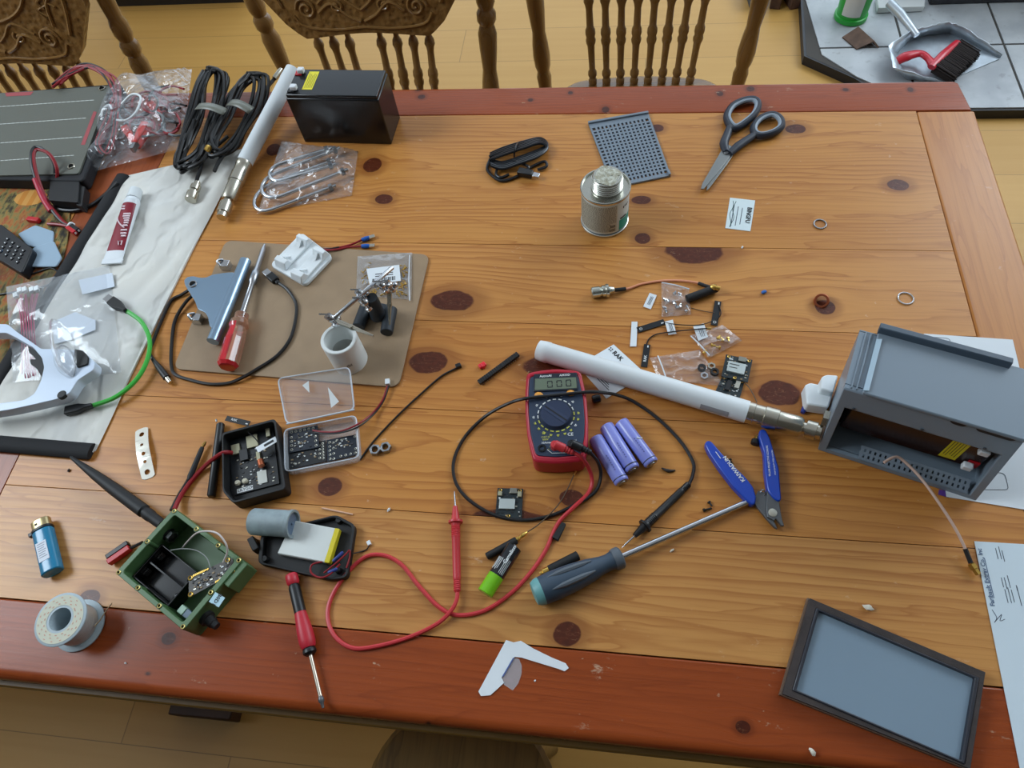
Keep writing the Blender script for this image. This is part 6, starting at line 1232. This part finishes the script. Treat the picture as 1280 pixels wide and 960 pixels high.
root = thing('brown_lead', 'thin brown wire from the square circuit board to the long antenna', 'wire', base_of([(938, 490)])); wire('strand', [(930, 478, .004), (936, 484, .003), (942, 494, .002), (946, 503, .001)], .0006, mat('thin brown wire', (86, 70, 52), .5), root)
# ---------------------------------------------------------------- header, red bit, little black parts
root = thing('pin_header', 'long black pin header strip lying beside a tiny red part', 'pin header', base_of([(623, 462)])); T = frp((599, 480), (648, 444), .001); L = (at(648, 444) - at(599, 480)).length; mb = MB(black_pl); n = 20
for k in range(n): mb.box(T, L * k / n, L * (k + .94) / n, -.0034, .0034, .001, .0055)
part('body', mb, root, .0004); mb = MB(solder_m)
for k in range(n): mb.box(T, L * (k + .4) / n, L * (k + .55) / n, -.0048, .0048, .0, .0009)
part('pins', mb, root)
mb = MB(mat('bright red plastic', (226, 34, 48), .4)); T = frp((600, 460), (608, 455), 0); mb.box(T, -.001, .009, -.0035, .0035, 0, .005); mb.box(T, .002, .006, -.005, .002, 0, .0065); solo('red_fastener', 'tiny bright red plastic part left of the pin header', 'plastic part', mb, bevel=.0012)
a, b = at(740, 500, .005), at(751, 497, .006); mb = MB(black_sh); mb.lathe(a, b, [(0, .003), (.1, .0052), (.5, .0058), (.9, .005), (1, .003)], 16); solo('black_bead', 'small round black bead right of the multimeter under the black lead', 'bead', mb)
root, A_, B_ = stick('stub_antenna', 'slim black stub antenna with gold plug and thin wire beside the green battery', (608, 696, .0045), (646, 675, .006), .0043, black_mt); mb = MB(gold); mb.lathe(B_, at(659, 665, .005), [(0, .003), (.2, .003), (.25, .002), (.45, .002), (.5, .0028), (.8, .0024), (1, .001)], 10); part('plug', mb, root); wire('wire', [(659, 665, .005), (675, 654, .006), (697, 632, .005), (710, 610, .003), (718, 592, .003)], .0007, mat('thin brown wire', (86, 70, 52), .5), root); mb = MB(gold); mb.cyl(at(717, 594, .003), at(720, 588, .003), .0016, 8); part('tip', mb, root)
root, A_, B_ = stick('stub_antenna', 'thick black stub antenna with a gold collar behind the big screwdriver handle', (686, 713, .0055), (723, 694, .0055), .0054, black_mt); mb = MB(gold); mb.lathe(at(675, 718, .0055), A_, [(0, .0032), (.3, .0032), (.35, .0046), (1, .0046)], 14); part('collar', mb, root)
root = thing('hair_clip', 'small black spring clip lying right of the red lead', 'clip', base_of([(700, 664)])); T = frp((694, 675), (705, 655), .001); L = (at(705, 655) - at(694, 675)).length
for s in (-1, 1):
    mb = MB(black_mt); mb.prism([T @ V((x, y, .003 + s * .0022)) for x, y in ((0, -.004), (L, -.0026), (L, .0026), (0, .004))], .0018); part('jaw', mb, root, .0006)
root, A_, B_ = stick('aa_battery', 'green and black battery with white lettering between the red leads', (643, 684, .009), (606, 742, .009), .009, mat('battery black wrap', (22, 26, 32), .22, coat=.4), 'battery', [(0, .0088), (.005, .0091), (.62, .0091), (.63, .0091)])
root.children[0].name = 'wrap'; A_, B_ = at(643, 684, .009), at(606, 742, .009); d = (B_ - A_)
mb = MB(mat('battery green wrap', (118, 190, 26), .22, coat=.4)); mb.lathe(A_.lerp(B_, .62), B_, [(0, .0091), (.97, .0091), (1, .0085)], 26); part('green_wrap', mb, root)
mb = MB(steel); mb.lathe(A_ - d.normalized() * .0022, A_, [(0, .0022), (.9, .0026), (.95, .008), (1, .0085)], 16); part('terminal', mb, root)
mb = MB(white_ink); z_ = V((0, 0, 1)); s_ = d.normalized().cross(z_)
TT = fr(A_.lerp(B_, .26) + z_ * .0092, -d); mb.text('Camelion', TT @ M.Translation((.004, -.0022, 0)), .0058, bold=.02)
for k in range(4):
    p = A_.lerp(B_, .30) + (z_ * math.cos(.2 + .22 * k) + s_ * math.sin(.2 + .22 * k)) * .0093 * (1 if True else 1); mb.add([p, p + d * (.22 + .03 * (k % 2)), p + d * (.22 + .03 * (k % 2)) + s_ * .0006, p + s_ * .0006], [[0, 1, 2, 3]])
    p = A_.lerp(B_, .28) + (z_ * math.cos(-.25 - .2 * k) + s_ * math.sin(-.25 - .2 * k)) * .0093; mb.add([p, p + d * .30, p + d * .30 + s_ * .0005, p + s_ * .0005], [[0, 1, 2, 3]])
part('lettering', mb, root)
# ---------------------------------------------------------------- big screwdriver
a, b, c = at(671, 741, .0165), at(777, 696, .0115), at(942, 624, .006)
root = thing('screwdriver', 'large screwdriver with grey-blue grip, its tip resting under the blue cutters', 'screwdriver', V((a.x, a.y, TZ)))
mb = MB(mat('slate blue grip', (56, 72, 88), .5)); mb.lathe(a, b, [(0, .0130), (.05, .0152), (.2, .0160), (.42, .0150), (.62, .0128), (.76, .0098), (.84, .0092), (.9, .0104), (.93, .0118), (.985, .0122), (.99, .0100)], 28); hd_ = part('handle', mb, root)
mb = MB(mat('pale teal end cap', (108, 164, 164), .45)); mb.lathe(a - (b - a).normalized() * .004, a + (b - a) * .055, [(0, .0085), (.08, .0122), (.5, .0146), (1, .0154)], 28); part('end_cap', mb, hd_)
mb = MB(mat('grey grip inlay', (88, 96, 104), .5)); d = (b - a).normalized(); s_ = d.cross(V((0, 0, 1))).normalized()
for an in (-.5, .45):
    mb.tube([a + (b - a) * (.16 + .5 * k / 8) + (V((0, 0, 1)) * math.cos(an) + s_ * math.sin(an)) * (.0152 - .0035 * max(0, k / 8 - .3)) for k in range(9)], [.0008, .003, .0034, .003, .0008], 8)
mb.lathe(a.lerp(b, .90), a.lerp(b, 1.0), [(0, .0112), (.3, .0123), (.8, .0124), (1, .0106)], 28); part('grip_inlay', mb, hd_)
mb = MB(chrome); mb.lathe(b, c, [(0, .0036), (1, .0034)], 18); part('shaft', mb, root)
# ---------------------------------------------------------------- flush cutters
root = thing('flush_cutters', 'flush cutters with two long blue handles spread open, jaws to the front', 'cutters', base_of([(945, 600)]))
bh = mat('blue cutter grip', (18, 66, 176), .3, coat=.25)
h1 = [(880.5, 554), (885.5, 549.5), (891, 553), (901, 565), (916.4, 581), (932, 596), (942, 609), (945.5, 622), (944, 630), (940, 631), (932, 624), (916.4, 608), (899.5, 586), (886, 566)]
h2 = [(950, 536), (957, 536), (962, 546), (966.5, 560), (974, 586), (975.5, 608), (977, 624), (974, 627), (967, 623), (959.5, 613), (956, 590), (955, 565), (948.5, 545)]
for nm, pts, z0 in (('handle', h1, .0125), ('handle', h2, .0125)):
    mb = MB(bh); mb.prism(rpoly(ats(pts, z0), .003, 2), .0105); part(nm, mb, root, .0028, ang=60)
mb = MB(white_ink); TT = fr(at(917.5, 586, .0131), at(905, 573) - at(928.5, 603)); mb.text('KAIWADUN', TT, .0066, bold=.02); mb.box(fr(at(897, 568, .0129), at(905, 579) - at(893, 563)), -.004, .006, -.0004, .0004, 0, .0002)
TT = fr(at(960.5, 576, .0131), at(957.5, 553) - at(962, 598)); mb.text('TR-20M PROJECTIVE SCISSORS', TT, .0029, bold=.015); TT = fr(at(967, 578, .0131), at(963.5, 556) - at(969, 597)); mb.text('HIGH QUALITY STEEL SCISSORS', TT, .0022, bold=.01); part('lettering', mb, root)
for z0, pts in ((.0085, [(944, 620), (948, 613), (958, 616), (960, 640), (966, 648), (972, 661), (968, 659), (958, 648), (950, 638), (942, 628)]), (.0105, [(959, 612), (974, 626), (976, 640), (978, 650), (980.5, 657), (977, 657), (970, 648), (968, 651), (959, 646), (958, 634)])):
    mb = MB(dark_steel); mb.prism(ats(pts, z0), .0045); part('jaw', mb, root, .0006)
p = at(966, 641, .0105); mb = MB(mat('pivot rivet', (196, 194, 180), .35, .8)); mb.lathe(p - V((0, 0, .003)), p + V((0, 0, .0008)), [(0, .0048), (.9, .0048), (1, .004)], 20); part('rivet', mb, root)
mb = MB(chrome); mb.tube(ats([(949, 616, .010), (953, 612, .013), (957, 616, .010), (955, 620, .008)]), .0009, 6, False, 4); part('spring', mb, root)
# odd bits around the cutters
mb = MB(black_mt); a, b = at(945, 549, .004), at(943, 556, .004); mb.lathe(a, b, [(0, .003), (.2, .0048), (.9, .0048), (1, .003)], 12); rt_ = thing('push_button', 'small black push button with gold collar left of the right cutter handle', 'button', V((a.x, a.y, TZ))); part('body', mb, rt_); mb = MB(gold); mb.lathe(at(946, 545, .004), a, [(0, .0026), (1, .003)], 10); part('collar', mb, rt_)
for a, b, lb in (((912, 574), (916, 581), 'tiny black screw between the cutter handles'), ((879, 638), (890, 635), 'tiny black screw lying flat left of the cutters'), ((886, 627), (890, 633), 'tiny black screw touching another left of the cutters')):
    A_, B_ = at(*a, .0016), at(*b, .0018); mb = MB(mat('black screw', (40, 36, 34), .45, .5)); mb.lathe(A_, B_, [(0, .0022), (.2, .0022), (.22, .0011), (.9, .0011), (1, .0003)], 10); solo('tiny_screw', lb, 'screw', mb)
mb = MB(mat('dark sliver', (42, 34, 30), .6)); mb.tube(ats([(827, 585, .0015), (835, 588.5, .002), (844, 588, .0012)]), [.0007, .0024, .0008], 8, False, 4); solo('rubber_sliver', 'small dark curved sliver right of the lavender cells', 'sliver', mb)
mb = MB(mat('pale wood pick', (214, 170, 140), .7)); mb.lathe(at(402, 635, .0012), at(441, 643, .0012), [(0, .0005), (.06, .0012), (1, .001)], 8); solo('toothpick', 'pale wooden pick lying above the silver cell', 'toothpick', mb)
# ---------------------------------------------------------------- torn paper with clear round sticker
vp = [(632.5, 800), (642, 803), (651, 801), (667.5, 811), (690, 822), (707, 829), (711, 835), (705.7, 839), (698, 836), (675, 829), (652, 822), (643, 821), (634, 835), (627, 847), (630, 853.5), (613, 869), (601, 870), (598, 864.5)]
root = thing('torn_paper', 'torn V-shaped white paper with a clear round sticker edge near the front rail', 'paper', base_of([(640, 830)])); mb = MB(paper); mb.prism(ats(vp, .0014), .0009); sh_ = part('sheet', mb, root)
mb = MB(mat('blue print band', (70, 90, 150), .7)); mb.prism(ats([(641, 822.5), (643, 822), (629.5, 845.5), (627.3, 846)], .0017), .0003); part('print_band', mb, sh_)
c_ = at(632, 838, .0007); mb = MB(clear('clear sticker', alpha=.22, rough=.3, facing=.3)); e1, e2 = at(652, 828, .0007), at(640, 863, .0007); mb.prism(ats([(643, 822), (649, 824), (652, 832), (652, 842), (648, 854), (641, 863), (630, 856), (627, 848), (634, 836)], .0007), .0005); part('clear_sticker', mb, root)
# ---------------------------------------------------------------- papers at the right
root = thing('paper_sheet', 'white paper sheet lying under the grey box', 'paper', base_of([(1220, 520)])); s1 = ats([(1155, 417), (1266, 424.5), (1318, 643), (1183, 621)], .0011); mb = MB(paper); mb.prism(s1, .0006); sp_ = part('sheet', mb, root)
mb = MB(ink); o = rpoly(ats([(1163, 421), (1187, 423), (1190, 440), (1164, 440)], .0013), .004); mb.tube(o, .0003, 4, True); o = rpoly(ats([(1215, 585), (1256, 592), (1261, 612), (1215, 612)], .0013), .004); mb.tube(o, .0003, 4, True); part('drawn_outline', mb, sp_)
mb = MB(mat('purple print', (92, 54, 140), .6)); mb.prism(ats([(1174, 612), (1187, 614), (1186, 622), (1173, 618)], .0009), .0006); part('purple_corner', mb, sp_)
root = thing('letter_sheet', 'white letter sheet with blue letterhead at the right edge, in front of the grey box', 'paper', base_of([(1260, 800)])); s2 = ats([(1218, 676.5), (1345, 684), (1392, 985), (1278, 975)], .0011); mb = MB(mat('letter paper', (206, 220, 228), .75)); mb.prism(s2, .0006); sp_ = part('sheet', mb, root)
mb = MB(mat('letterhead ink', (84, 104, 134), .7)); up = at(1225, 693) - at(1239, 752); mb.text('Faribault Extrav Co., Inc', fr(at(1232.5, 721, .0012), up), .0062, bold=.02)
mb.box(fr(at(1243, 750, .0011), up), .002, .044, -.0004, .0003, 0, .0002); mb.mat(ink)
for x, y, L in ((1246, 692, .012), (1250, 691, .014), (1254, 695, .012), (1253, 728, .010), (1257, 729, .012), (1261, 727, .013), (1258, 745, .014), (1262, 744, .016), (1266, 745, .013), (1274, 745, .02), (1271, 735, .006)): mb.box(fr(at(x, y, .0011), up), -L / 2, L / 2, -.0003, .0003, 0, .0002)
mb.tube(ats([(1240, 762), (1246, 772), (1243, 778), (1252, 768), (1250, 776), (1256, 774)], .0012), .0003, 4, False, 4); part('letterhead', mb, sp_)
# ---------------------------------------------------------------- grey enclosure with battery inside
BH = .115
FBL, FBR, FTL, FTR, BTL = at(1022, 562, .001), at(1220, 626, .001), at(1055, 485, BH), at(1281, 547, BH), at(1075, 412, BH)
uu, vv, ww = (FBR - FBL), (FTL - FBL), (BTL - FTL); FTR = FTL + uu
root = thing('grey_enclosure', 'large open grey plastic equipment box on its side, a battery inside', 'enclosure', FBL + uu / 2 + ww / 2)
gb = mat('grey enclosure plastic', (124, 138, 150), .36)
def Q(u, v, w_=0.): return FBL + uu * u + vv * v + ww * w_
tU, tV = .05, .05
ov = [(0, 0), (1, 0), (1, 1), (0, 1)]; iv = [(tU, tV), (1 - tU, tV), (1 - tU, .735), (tU, .735)]
mb = MB(gb); mb.frame([Q(*p) for p in ov], [Q(*p) for p in iv], ww * .08); part('front_rim', mb, root, .0015)
mb = MB(gb); wv = [(tU * .7, tV * .7), (1 - tU * .7, tV * .7), (1 - tU * .7, .965), (tU * .7, .965)]; mb.frame([Q(p[0], p[1], .08) for p in ov], [Q(p[0], p[1], .08) for p in wv], ww * .9); part('walls', mb, root)
mb = MB(gb); mb.prism([Q(p[0], p[1], .97) for p in ov], ww * .03); part('back_wall', mb, root)
up_ = vv.normalized()
mb = MB(gb); mb.prism([Q(.105, 1.01, -.03) + up_ * .0035, Q(1.02, 1.01, -.03) + up_ * .0035, Q(1.02, 1.01, 1.04) + up_ * .0035, Q(.105, 1.01, 1.04) + up_ * .0035], up_ * -.004); part('top_plate', mb, root, .0012)
mb = MB(mat('grey plate edge', (74, 88, 102), .4)); mb.prism([Q(.10, 1.01, .97) + up_ * .012, Q(.86, 1.01, .97) + up_ * .012, Q(.86, 1.01, 1.06) + up_ * .012, Q(.10, 1.01, 1.06) + up_ * .012], up_ * -.011); part('rear_flange', mb, root, .001)
mb = MB(mat('step edge sheen', (168, 190, 204), .25)); mb.prism([Q(.105, 1.01, .0) + up_ * .004, Q(.135, 1.01, .0) + up_ * .0062, Q(.135, 1.01, .86) + up_ * .0062, Q(.105, 1.01, .86) + up_ * .004], up_ * -.002); part('step_edge', mb, root)  # window reflection on the step put into a paler colour
mb = MB(gb)
for u_ in (.035, .065): mb.prism([Q(u_, 1.0, .02) + up_ * .002, Q(u_ + .01, 1.0, .02) + up_ * .002, Q(u_ + .01, 1.0, .96) + up_ * .002, Q(u_, 1.0, .96) + up_ * .002], up_ * -.003)
part('ridge', mb, root, .0005)
mb = MB(black_mt)
for u0, u1 in ((.60, .70), (.74, .96)): mb.prism(rpoly([Q(u0, 1.0, -.02) + up_ * .001, Q(u1, 1.0, -.02) + up_ * .001, Q(u1 - .02, .965, -.012), Q(u0 + .02, .965, -.012)], .004), ww * .02)
part('gasket', mb, root)  # no seal here: black strips stand for shade in the plate's front gap
a = Q(-.002, .28, .25); nrm = -(ww.cross(vv)).normalized(); nrm = nrm if nrm.x < 0 else -nrm; mb = MB(nickel); mb.lathe(a, a + nrm * .006, [(0, .0105), (1, .0105)], 6); part('bulkhead_nut', mb, root)
mb = MB(gold)
mb = MB(mat('grey screw', (60, 70, 78), .5))
for u_ in (.1, .5, .85): p = Q(u_, .77, -.001); mb.lathe(p, p - ww.normalized() * .001, [(0, .0016), (1, .0016)], 10)
part('rim_screw', mb, root)
# battery lying inside, its terminals towards the opening
o_ = Q(1 - tU * .8, .715, .80); T = fr(o_, -uu, -ww); yv_ = T.to_3x3() @ V((0, 1, 0))
battery('dark battery with yellow label and white caps seen inside the open grey box', T, 'sealed_battery', .148, .062, .050, mat('brown black battery', (48, 30, 26), .22))
q = [Q(.25, .058, .0), Q(.93, .058, .0), Q(.93, .12, .15), Q(.25, .12, .15)]; q = [p + V((0, 0, .002)) for p in q]
root = thing('perforated_plate', 'grey perforated plate lying inside the open grey box below the battery', 'plate', q[0])
mb = MB(mat('grey perforated plastic', (118, 130, 142), .5)); NX, NY = 20, 2
def P2(u, v): return q[0].lerp(q[1], u).lerp(q[3].lerp(q[2], u), v)
nrm2 = (q[1] - q[0]).cross(q[3] - q[0]).normalized(); nrm2 = nrm2 if nrm2.z > 0 else -nrm2
for i in range(NX + 1): u_ = .02 + .96 * i / NX; mb.prism([P2(u_ - .014, 0), P2(u_ + .014, 0), P2(u_ + .014, 1), P2(u_ - .014, 1)], nrm2 * -.002)
for j in range(NY + 1): v_ = .06 + .88 * j / NY; mb.prism([P2(0, v_ - .10) - nrm2 * .0001, P2(1, v_ - .10) - nrm2 * .0001, P2(1, v_ + .10) - nrm2 * .0001, P2(0, v_ + .10) - nrm2 * .0001], nrm2 * -.0018)
part('grid', mb, root)
root = thing('coax_pigtail', 'pale coax pigtail hanging out of the grey box with a gold plug', 'cable', base_of([(1170, 640)]))
wire('cord', [(1105, 578, .035), (1120, 571, .034), (1133, 579, .030), (1153, 600, .026), (1176, 632, .022), (1196, 664, .016), (1207, 687, .010)], .0016, mat('pale coax', (206, 176, 160), .4), root)
wire('sleeve', [(1206.5, 686, .010), (1210, 695, .008), (1214, 705, .006)], .0025, black_mt, root); mb = MB(gold); mb.lathe(at(1213, 704, .006), at(1223, 718, .005), [(0, .0026), (.1, .0042), (.5, .0042), (.55, .0033), (1, .0033)], 6); part('sma_plug', mb, root)
# white fitting beside the box
root = thing('cable_bracket', 'white plastic bracket lying against the left side of the grey box', 'bracket', base_of([(1022, 492)]))
mb = MB(white_pl); mb.prism(rpoly(ats([(1006, 481), (1013, 478), (1026, 481), (1044, 484), (1036, 509), (1009, 505)], .022), .003), .020); part('body', mb, root, .002)
mb = MB(white_pl); mb.prism(rpoly(ats([(1027, 471), (1033, 468), (1048, 469), (1042, 490), (1026, 486)], .034), .003), .030); part('arm', mb, root, .002)
mb = MB(mat('dark blue plastic', (24, 46, 130), .4)); mb.lathe(at(1009, 505, .004), at(1003, 516, .004), [(0, .0022), (.5, .0036), (1, .0026)], 10); solo('blue_plug', 'tiny dark blue plug under the white bracket by the antenna connector', 'plug', mb)
# ---------------------------------------------------------------- gasketed lid at the front right
lo = [(1011, 746), (1234, 840), (1215, 963), (976, 867.5)]; li = [(1023.5, 763.5), (1219, 847.5), (1201.5, 951), (995, 862.5)]
root = thing('box_lid', 'grey plastic box lid with dark rubber gasket lying inside up at the front right', 'lid', base_of(lo))
qo, qi_ = ats(lo, .011), ats(li, .011); c_ = sum(qo, V((0, 0, 0))) / 4
mb = MB(mat('dark gasket foam', (58, 50, 48), .75, var=.2, vs=60, bump=.5, bs=500)); mb.frame([c_ + (p - c_) * .985 for p in qo], [c_ + (p - c_) * 1.045 for p in qi_], .010); part('gasket', mb, root, .0012)
mb = MB(mat('brown lid edge', (112, 92, 76), .6)); mb.frame([p - V((0, 0, .004)) for p in qo], [c_ + (p - c_) * .98 - V((0, 0, .004)) for p in qo], .0065); part('lid_edge', mb, root)
mb = MB(mat('gasket lip', (44, 46, 54), .35)); mb.frame([c_ + (p - c_) * 1.045 + V((0, 0, .001)) for p in qi_], [c_ + (p - c_) * .995 + V((0, 0, .001)) for p in qi_], .010); part('inner_lip', mb, root, .001)
mb = MB(mat('grey lid panel', (124, 144, 160), .4)); mb.prism([p - V((0, 0, .004)) for p in qi_], .0065); part('panel', mb, root)
# ---------------------------------------------------------------- things on the hearth
HT = HZ + .004
p = fl(1064, 29, HT); root = thing('green_tub', 'green plastic tub with a white label standing on the hearth', 'tub', (p.x, p.y + .03, HT)); gm = mat('green tub plastic', (40, 158, 54), .35); c0 = V((p.x, p.y + .03, HT))
mb = MB(gm); mb.lathe(c0, c0 + V((0, 0, .17)), [(0, .046), (.02, .052), (.10, .052), (.11, .047), (.9, .053), (.92, .057), (1, .057), (1, .05), (.9, .05)], 40); bd_ = part('body', mb, root)
mb = MB(mat('tub label', (206, 208, 204), .5)); n = 12; 
mb.add([(c0.x + .0528 * (.925 + .0 + (z - .03) * .55) * math.cos(a_), c0.y + .0528 * (.925 + (z - .03) * .55) * math.sin(a_), HT + z) for z in (.03, .14) for a_ in [-2.5 + 1.25 * k / n for k in range(n + 1)]], [[k, k + 1, n + 2 + k, n + 1 + k] for k in range(n)]); part('label', mb, bd_)
q = [fl(*a, HT + z) for a, z in (((1053, 46), .004), ((1073, 33), .022), ((1093, 51), .022), ((1071, 61), .004))]
mb = MB(mat('brown bark tile', (94, 72, 58), .75, var=.25, vs=30)); mb.prism(q, .004); mb.prism([q[1], q[1] + V((.02, -.006, -.018)), q[2] + V((.02, -.006, -.018)), q[2]], V((-.003, -.002, -.003))); solo('brown_offcut', 'small brown angled offcut lying on the hearth in front of the green tub', 'offcut', mb)
q = [fl(*a, HT + .02) for a in ((1096, -6), (1157, -4), (1156, 8), (1098, 10))]; mb = MB(mat('white board', (206, 208, 206), .5)); mb.prism(q, .018); solo('white_board', 'white board lying at the back of the hearth beside the tub', 'board', mb, bevel=.002)
# dustpan
root = thing('dustpan', 'galvanised steel dustpan with round handle lying on the hearth', 'dustpan', fl(1180, 70, HT)); galv = mat('galvanised steel', (196, 206, 214), .36, .6, var=.10, vs=30)
z0 = HT + .003; fo = [fl(*a, z0) for a in ((1122, 66), (1138, 50), (1160, 44), (1188, 42), (1206, 50), (1250, 73), (1180, 103), (1134, 99))]
rim_h = [.055, .062, .06, .055, .045, .012, .0, .04]; rimp = [(1111, 57), (1140, 38), (1160, 34), (1182, 28), (1202, 33), (1253, 68), (1180, 103), (1116, 84)]
ri = [fl(*a, z0 + h) for a, h in zip(rimp, rim_h)]
mb = MB(galv); mb.prism(fo, .0012); part('pan_floor', mb, root)
mb = MB(galv); idx = [6, 7, 0, 1, 2, 3, 4, 5]; lo_ = [fo[i] for i in idx]; hi_ = [ri[i] for i in idx]; n = 5; L0 = []; L1 = []
for i in range(len(idx) - 1):
    for k in range(n): t_ = k / n; f_ = .004 * math.sin(PI * k); L0.append(lo_[i].lerp(lo_[i + 1], t_)); w_ = hi_[i].lerp(hi_[i + 1], t_); L1.append(w_ + V((0, 0, .004 * (k % 2))))
L0.append(lo_[-1]); L1.append(hi_[-1]); m_ = len(L0)
mb.add(L0 + L1, [[i, i + 1, m_ + i + 1, m_ + i] for i in range(m_ - 1)]); wl = part('pan_wall', mb, root, ang=20); md = wl.modifiers.new('thick', 'SOLIDIFY'); md.thickness = .0014
mb = MB(galv); mb.tube([fl(1112, 4, HT + .085), fl(1126, 18, HT + .078), fl(1146, 44, HT + .058)], [.014, .014, .010], 16); part('handle', mb, root)
root = thing('hand_brush', 'red hand brush with dark bristles lying in the dustpan', 'brush', fl(1180, 70, HT)); rb = mat('red brush plastic', (190, 22, 42), .3, coat=.3)
mb = MB(rb); mb.tube([fl(1121, 77, HT + .020), fl(1132, 71, HT + .030), fl(1150, 67, HT + .036), fl(1160, 73, HT + .036), fl(1165, 80, HT + .034)], [.013, .017, .012, .011, .013], 14, False, 5, None, True, .7); part('handle', mb, root)
mb = MB(rb); mb.tube([fl(1164, 84, HT + .034), fl(1180, 68, HT + .038), fl(1197, 53, HT + .040)], [.012, .014, .011], 12, False, 4, None, True, .7); part('head', mb, root)
a, b = fl(1166, 84, HT + .032), fl(1200, 52, HT + .038); d = b - a; s_ = V((d.y, -d.x, 0)).normalized(); mb = MB(mat('dark bristles', (42, 34, 32), .8, bump=.6, bs=300, var=.3, vs=200)); rr = random.Random(2); n = 34
for i in range(n):
    for j in range(7):
        p = a + d * ((i + rr.random()) / n) + V((0, 0, .008 - .004 * j)); e = p + s_ * rr.uniform(.062, .074) + V((0, 0, -.010 + .0 * j)); e.z = max(e.z, HT + .006); mb.lathe(p, e, [(0, .0024), (1, .0016)], 5)
part('bristles', mb, root, kind='stuff')
# ---------------------------------------------------------------- light: soft daylight of a bright room, a window to the left and one to the right behind the table
w = bpy.data.worlds.new('room daylight'); sc.world = w; w.use_nodes = True; wt = w.node_tree; wt.nodes.clear()
wo = wt.nodes.new('ShaderNodeOutputWorld'); bg = wt.nodes.new('ShaderNodeBackground'); wt.links.new(bg.outputs[0], wo.inputs[0])
gt = wt.nodes.new('ShaderNodeTexCoord'); sx = wt.nodes.new('ShaderNodeSeparateXYZ'); wt.links.new(gt.outputs['Generated'], sx.inputs[0])
rp = wt.nodes.new('ShaderNodeValToRGB'); wt.links.new(sx.outputs[2], rp.inputs[0])
rp.color_ramp.elements[0].color = (.50, .56, .64, 1); rp.color_ramp.elements[0].position = 0.0
rp.color_ramp.elements[1].color = (.72, .86, 1.0, 1); rp.color_ramp.elements[1].position = .55
wt.links.new(rp.outputs[0], bg.inputs[0]); bg.inputs[1].default_value = 1.9
def window_light(loc, to, sx_, sy_, power, col):
    d = bpy.data.lights.new('window_daylight', 'AREA'); d.shape = 'RECTANGLE'; d.size = sx_; d.size_y = sy_; d.energy = power; d.color = col
    o = bpy.data.objects.new('window_daylight', d); COL.objects.link(o); o.location = loc
    o.rotation_euler = (V(to) - V(loc)).to_track_quat('-Z', 'Y').to_euler()
window_light((-2.45, .55, 2.62), (-.2, .5, .75), 1.3, 1.1, 46, (.80, .91, 1))
window_light((2.6, 2.7, 2.5), (.2, .6, .75), 1.8, 1.5, 60, (.80, .91, 1))
vs_ = sc.view_settings; vs_.view_transform = 'Standard'; vs_.look = 'None'; vs_.exposure = 0.2; vs_.gamma = 1.0; vs_.use_curve_mapping = False
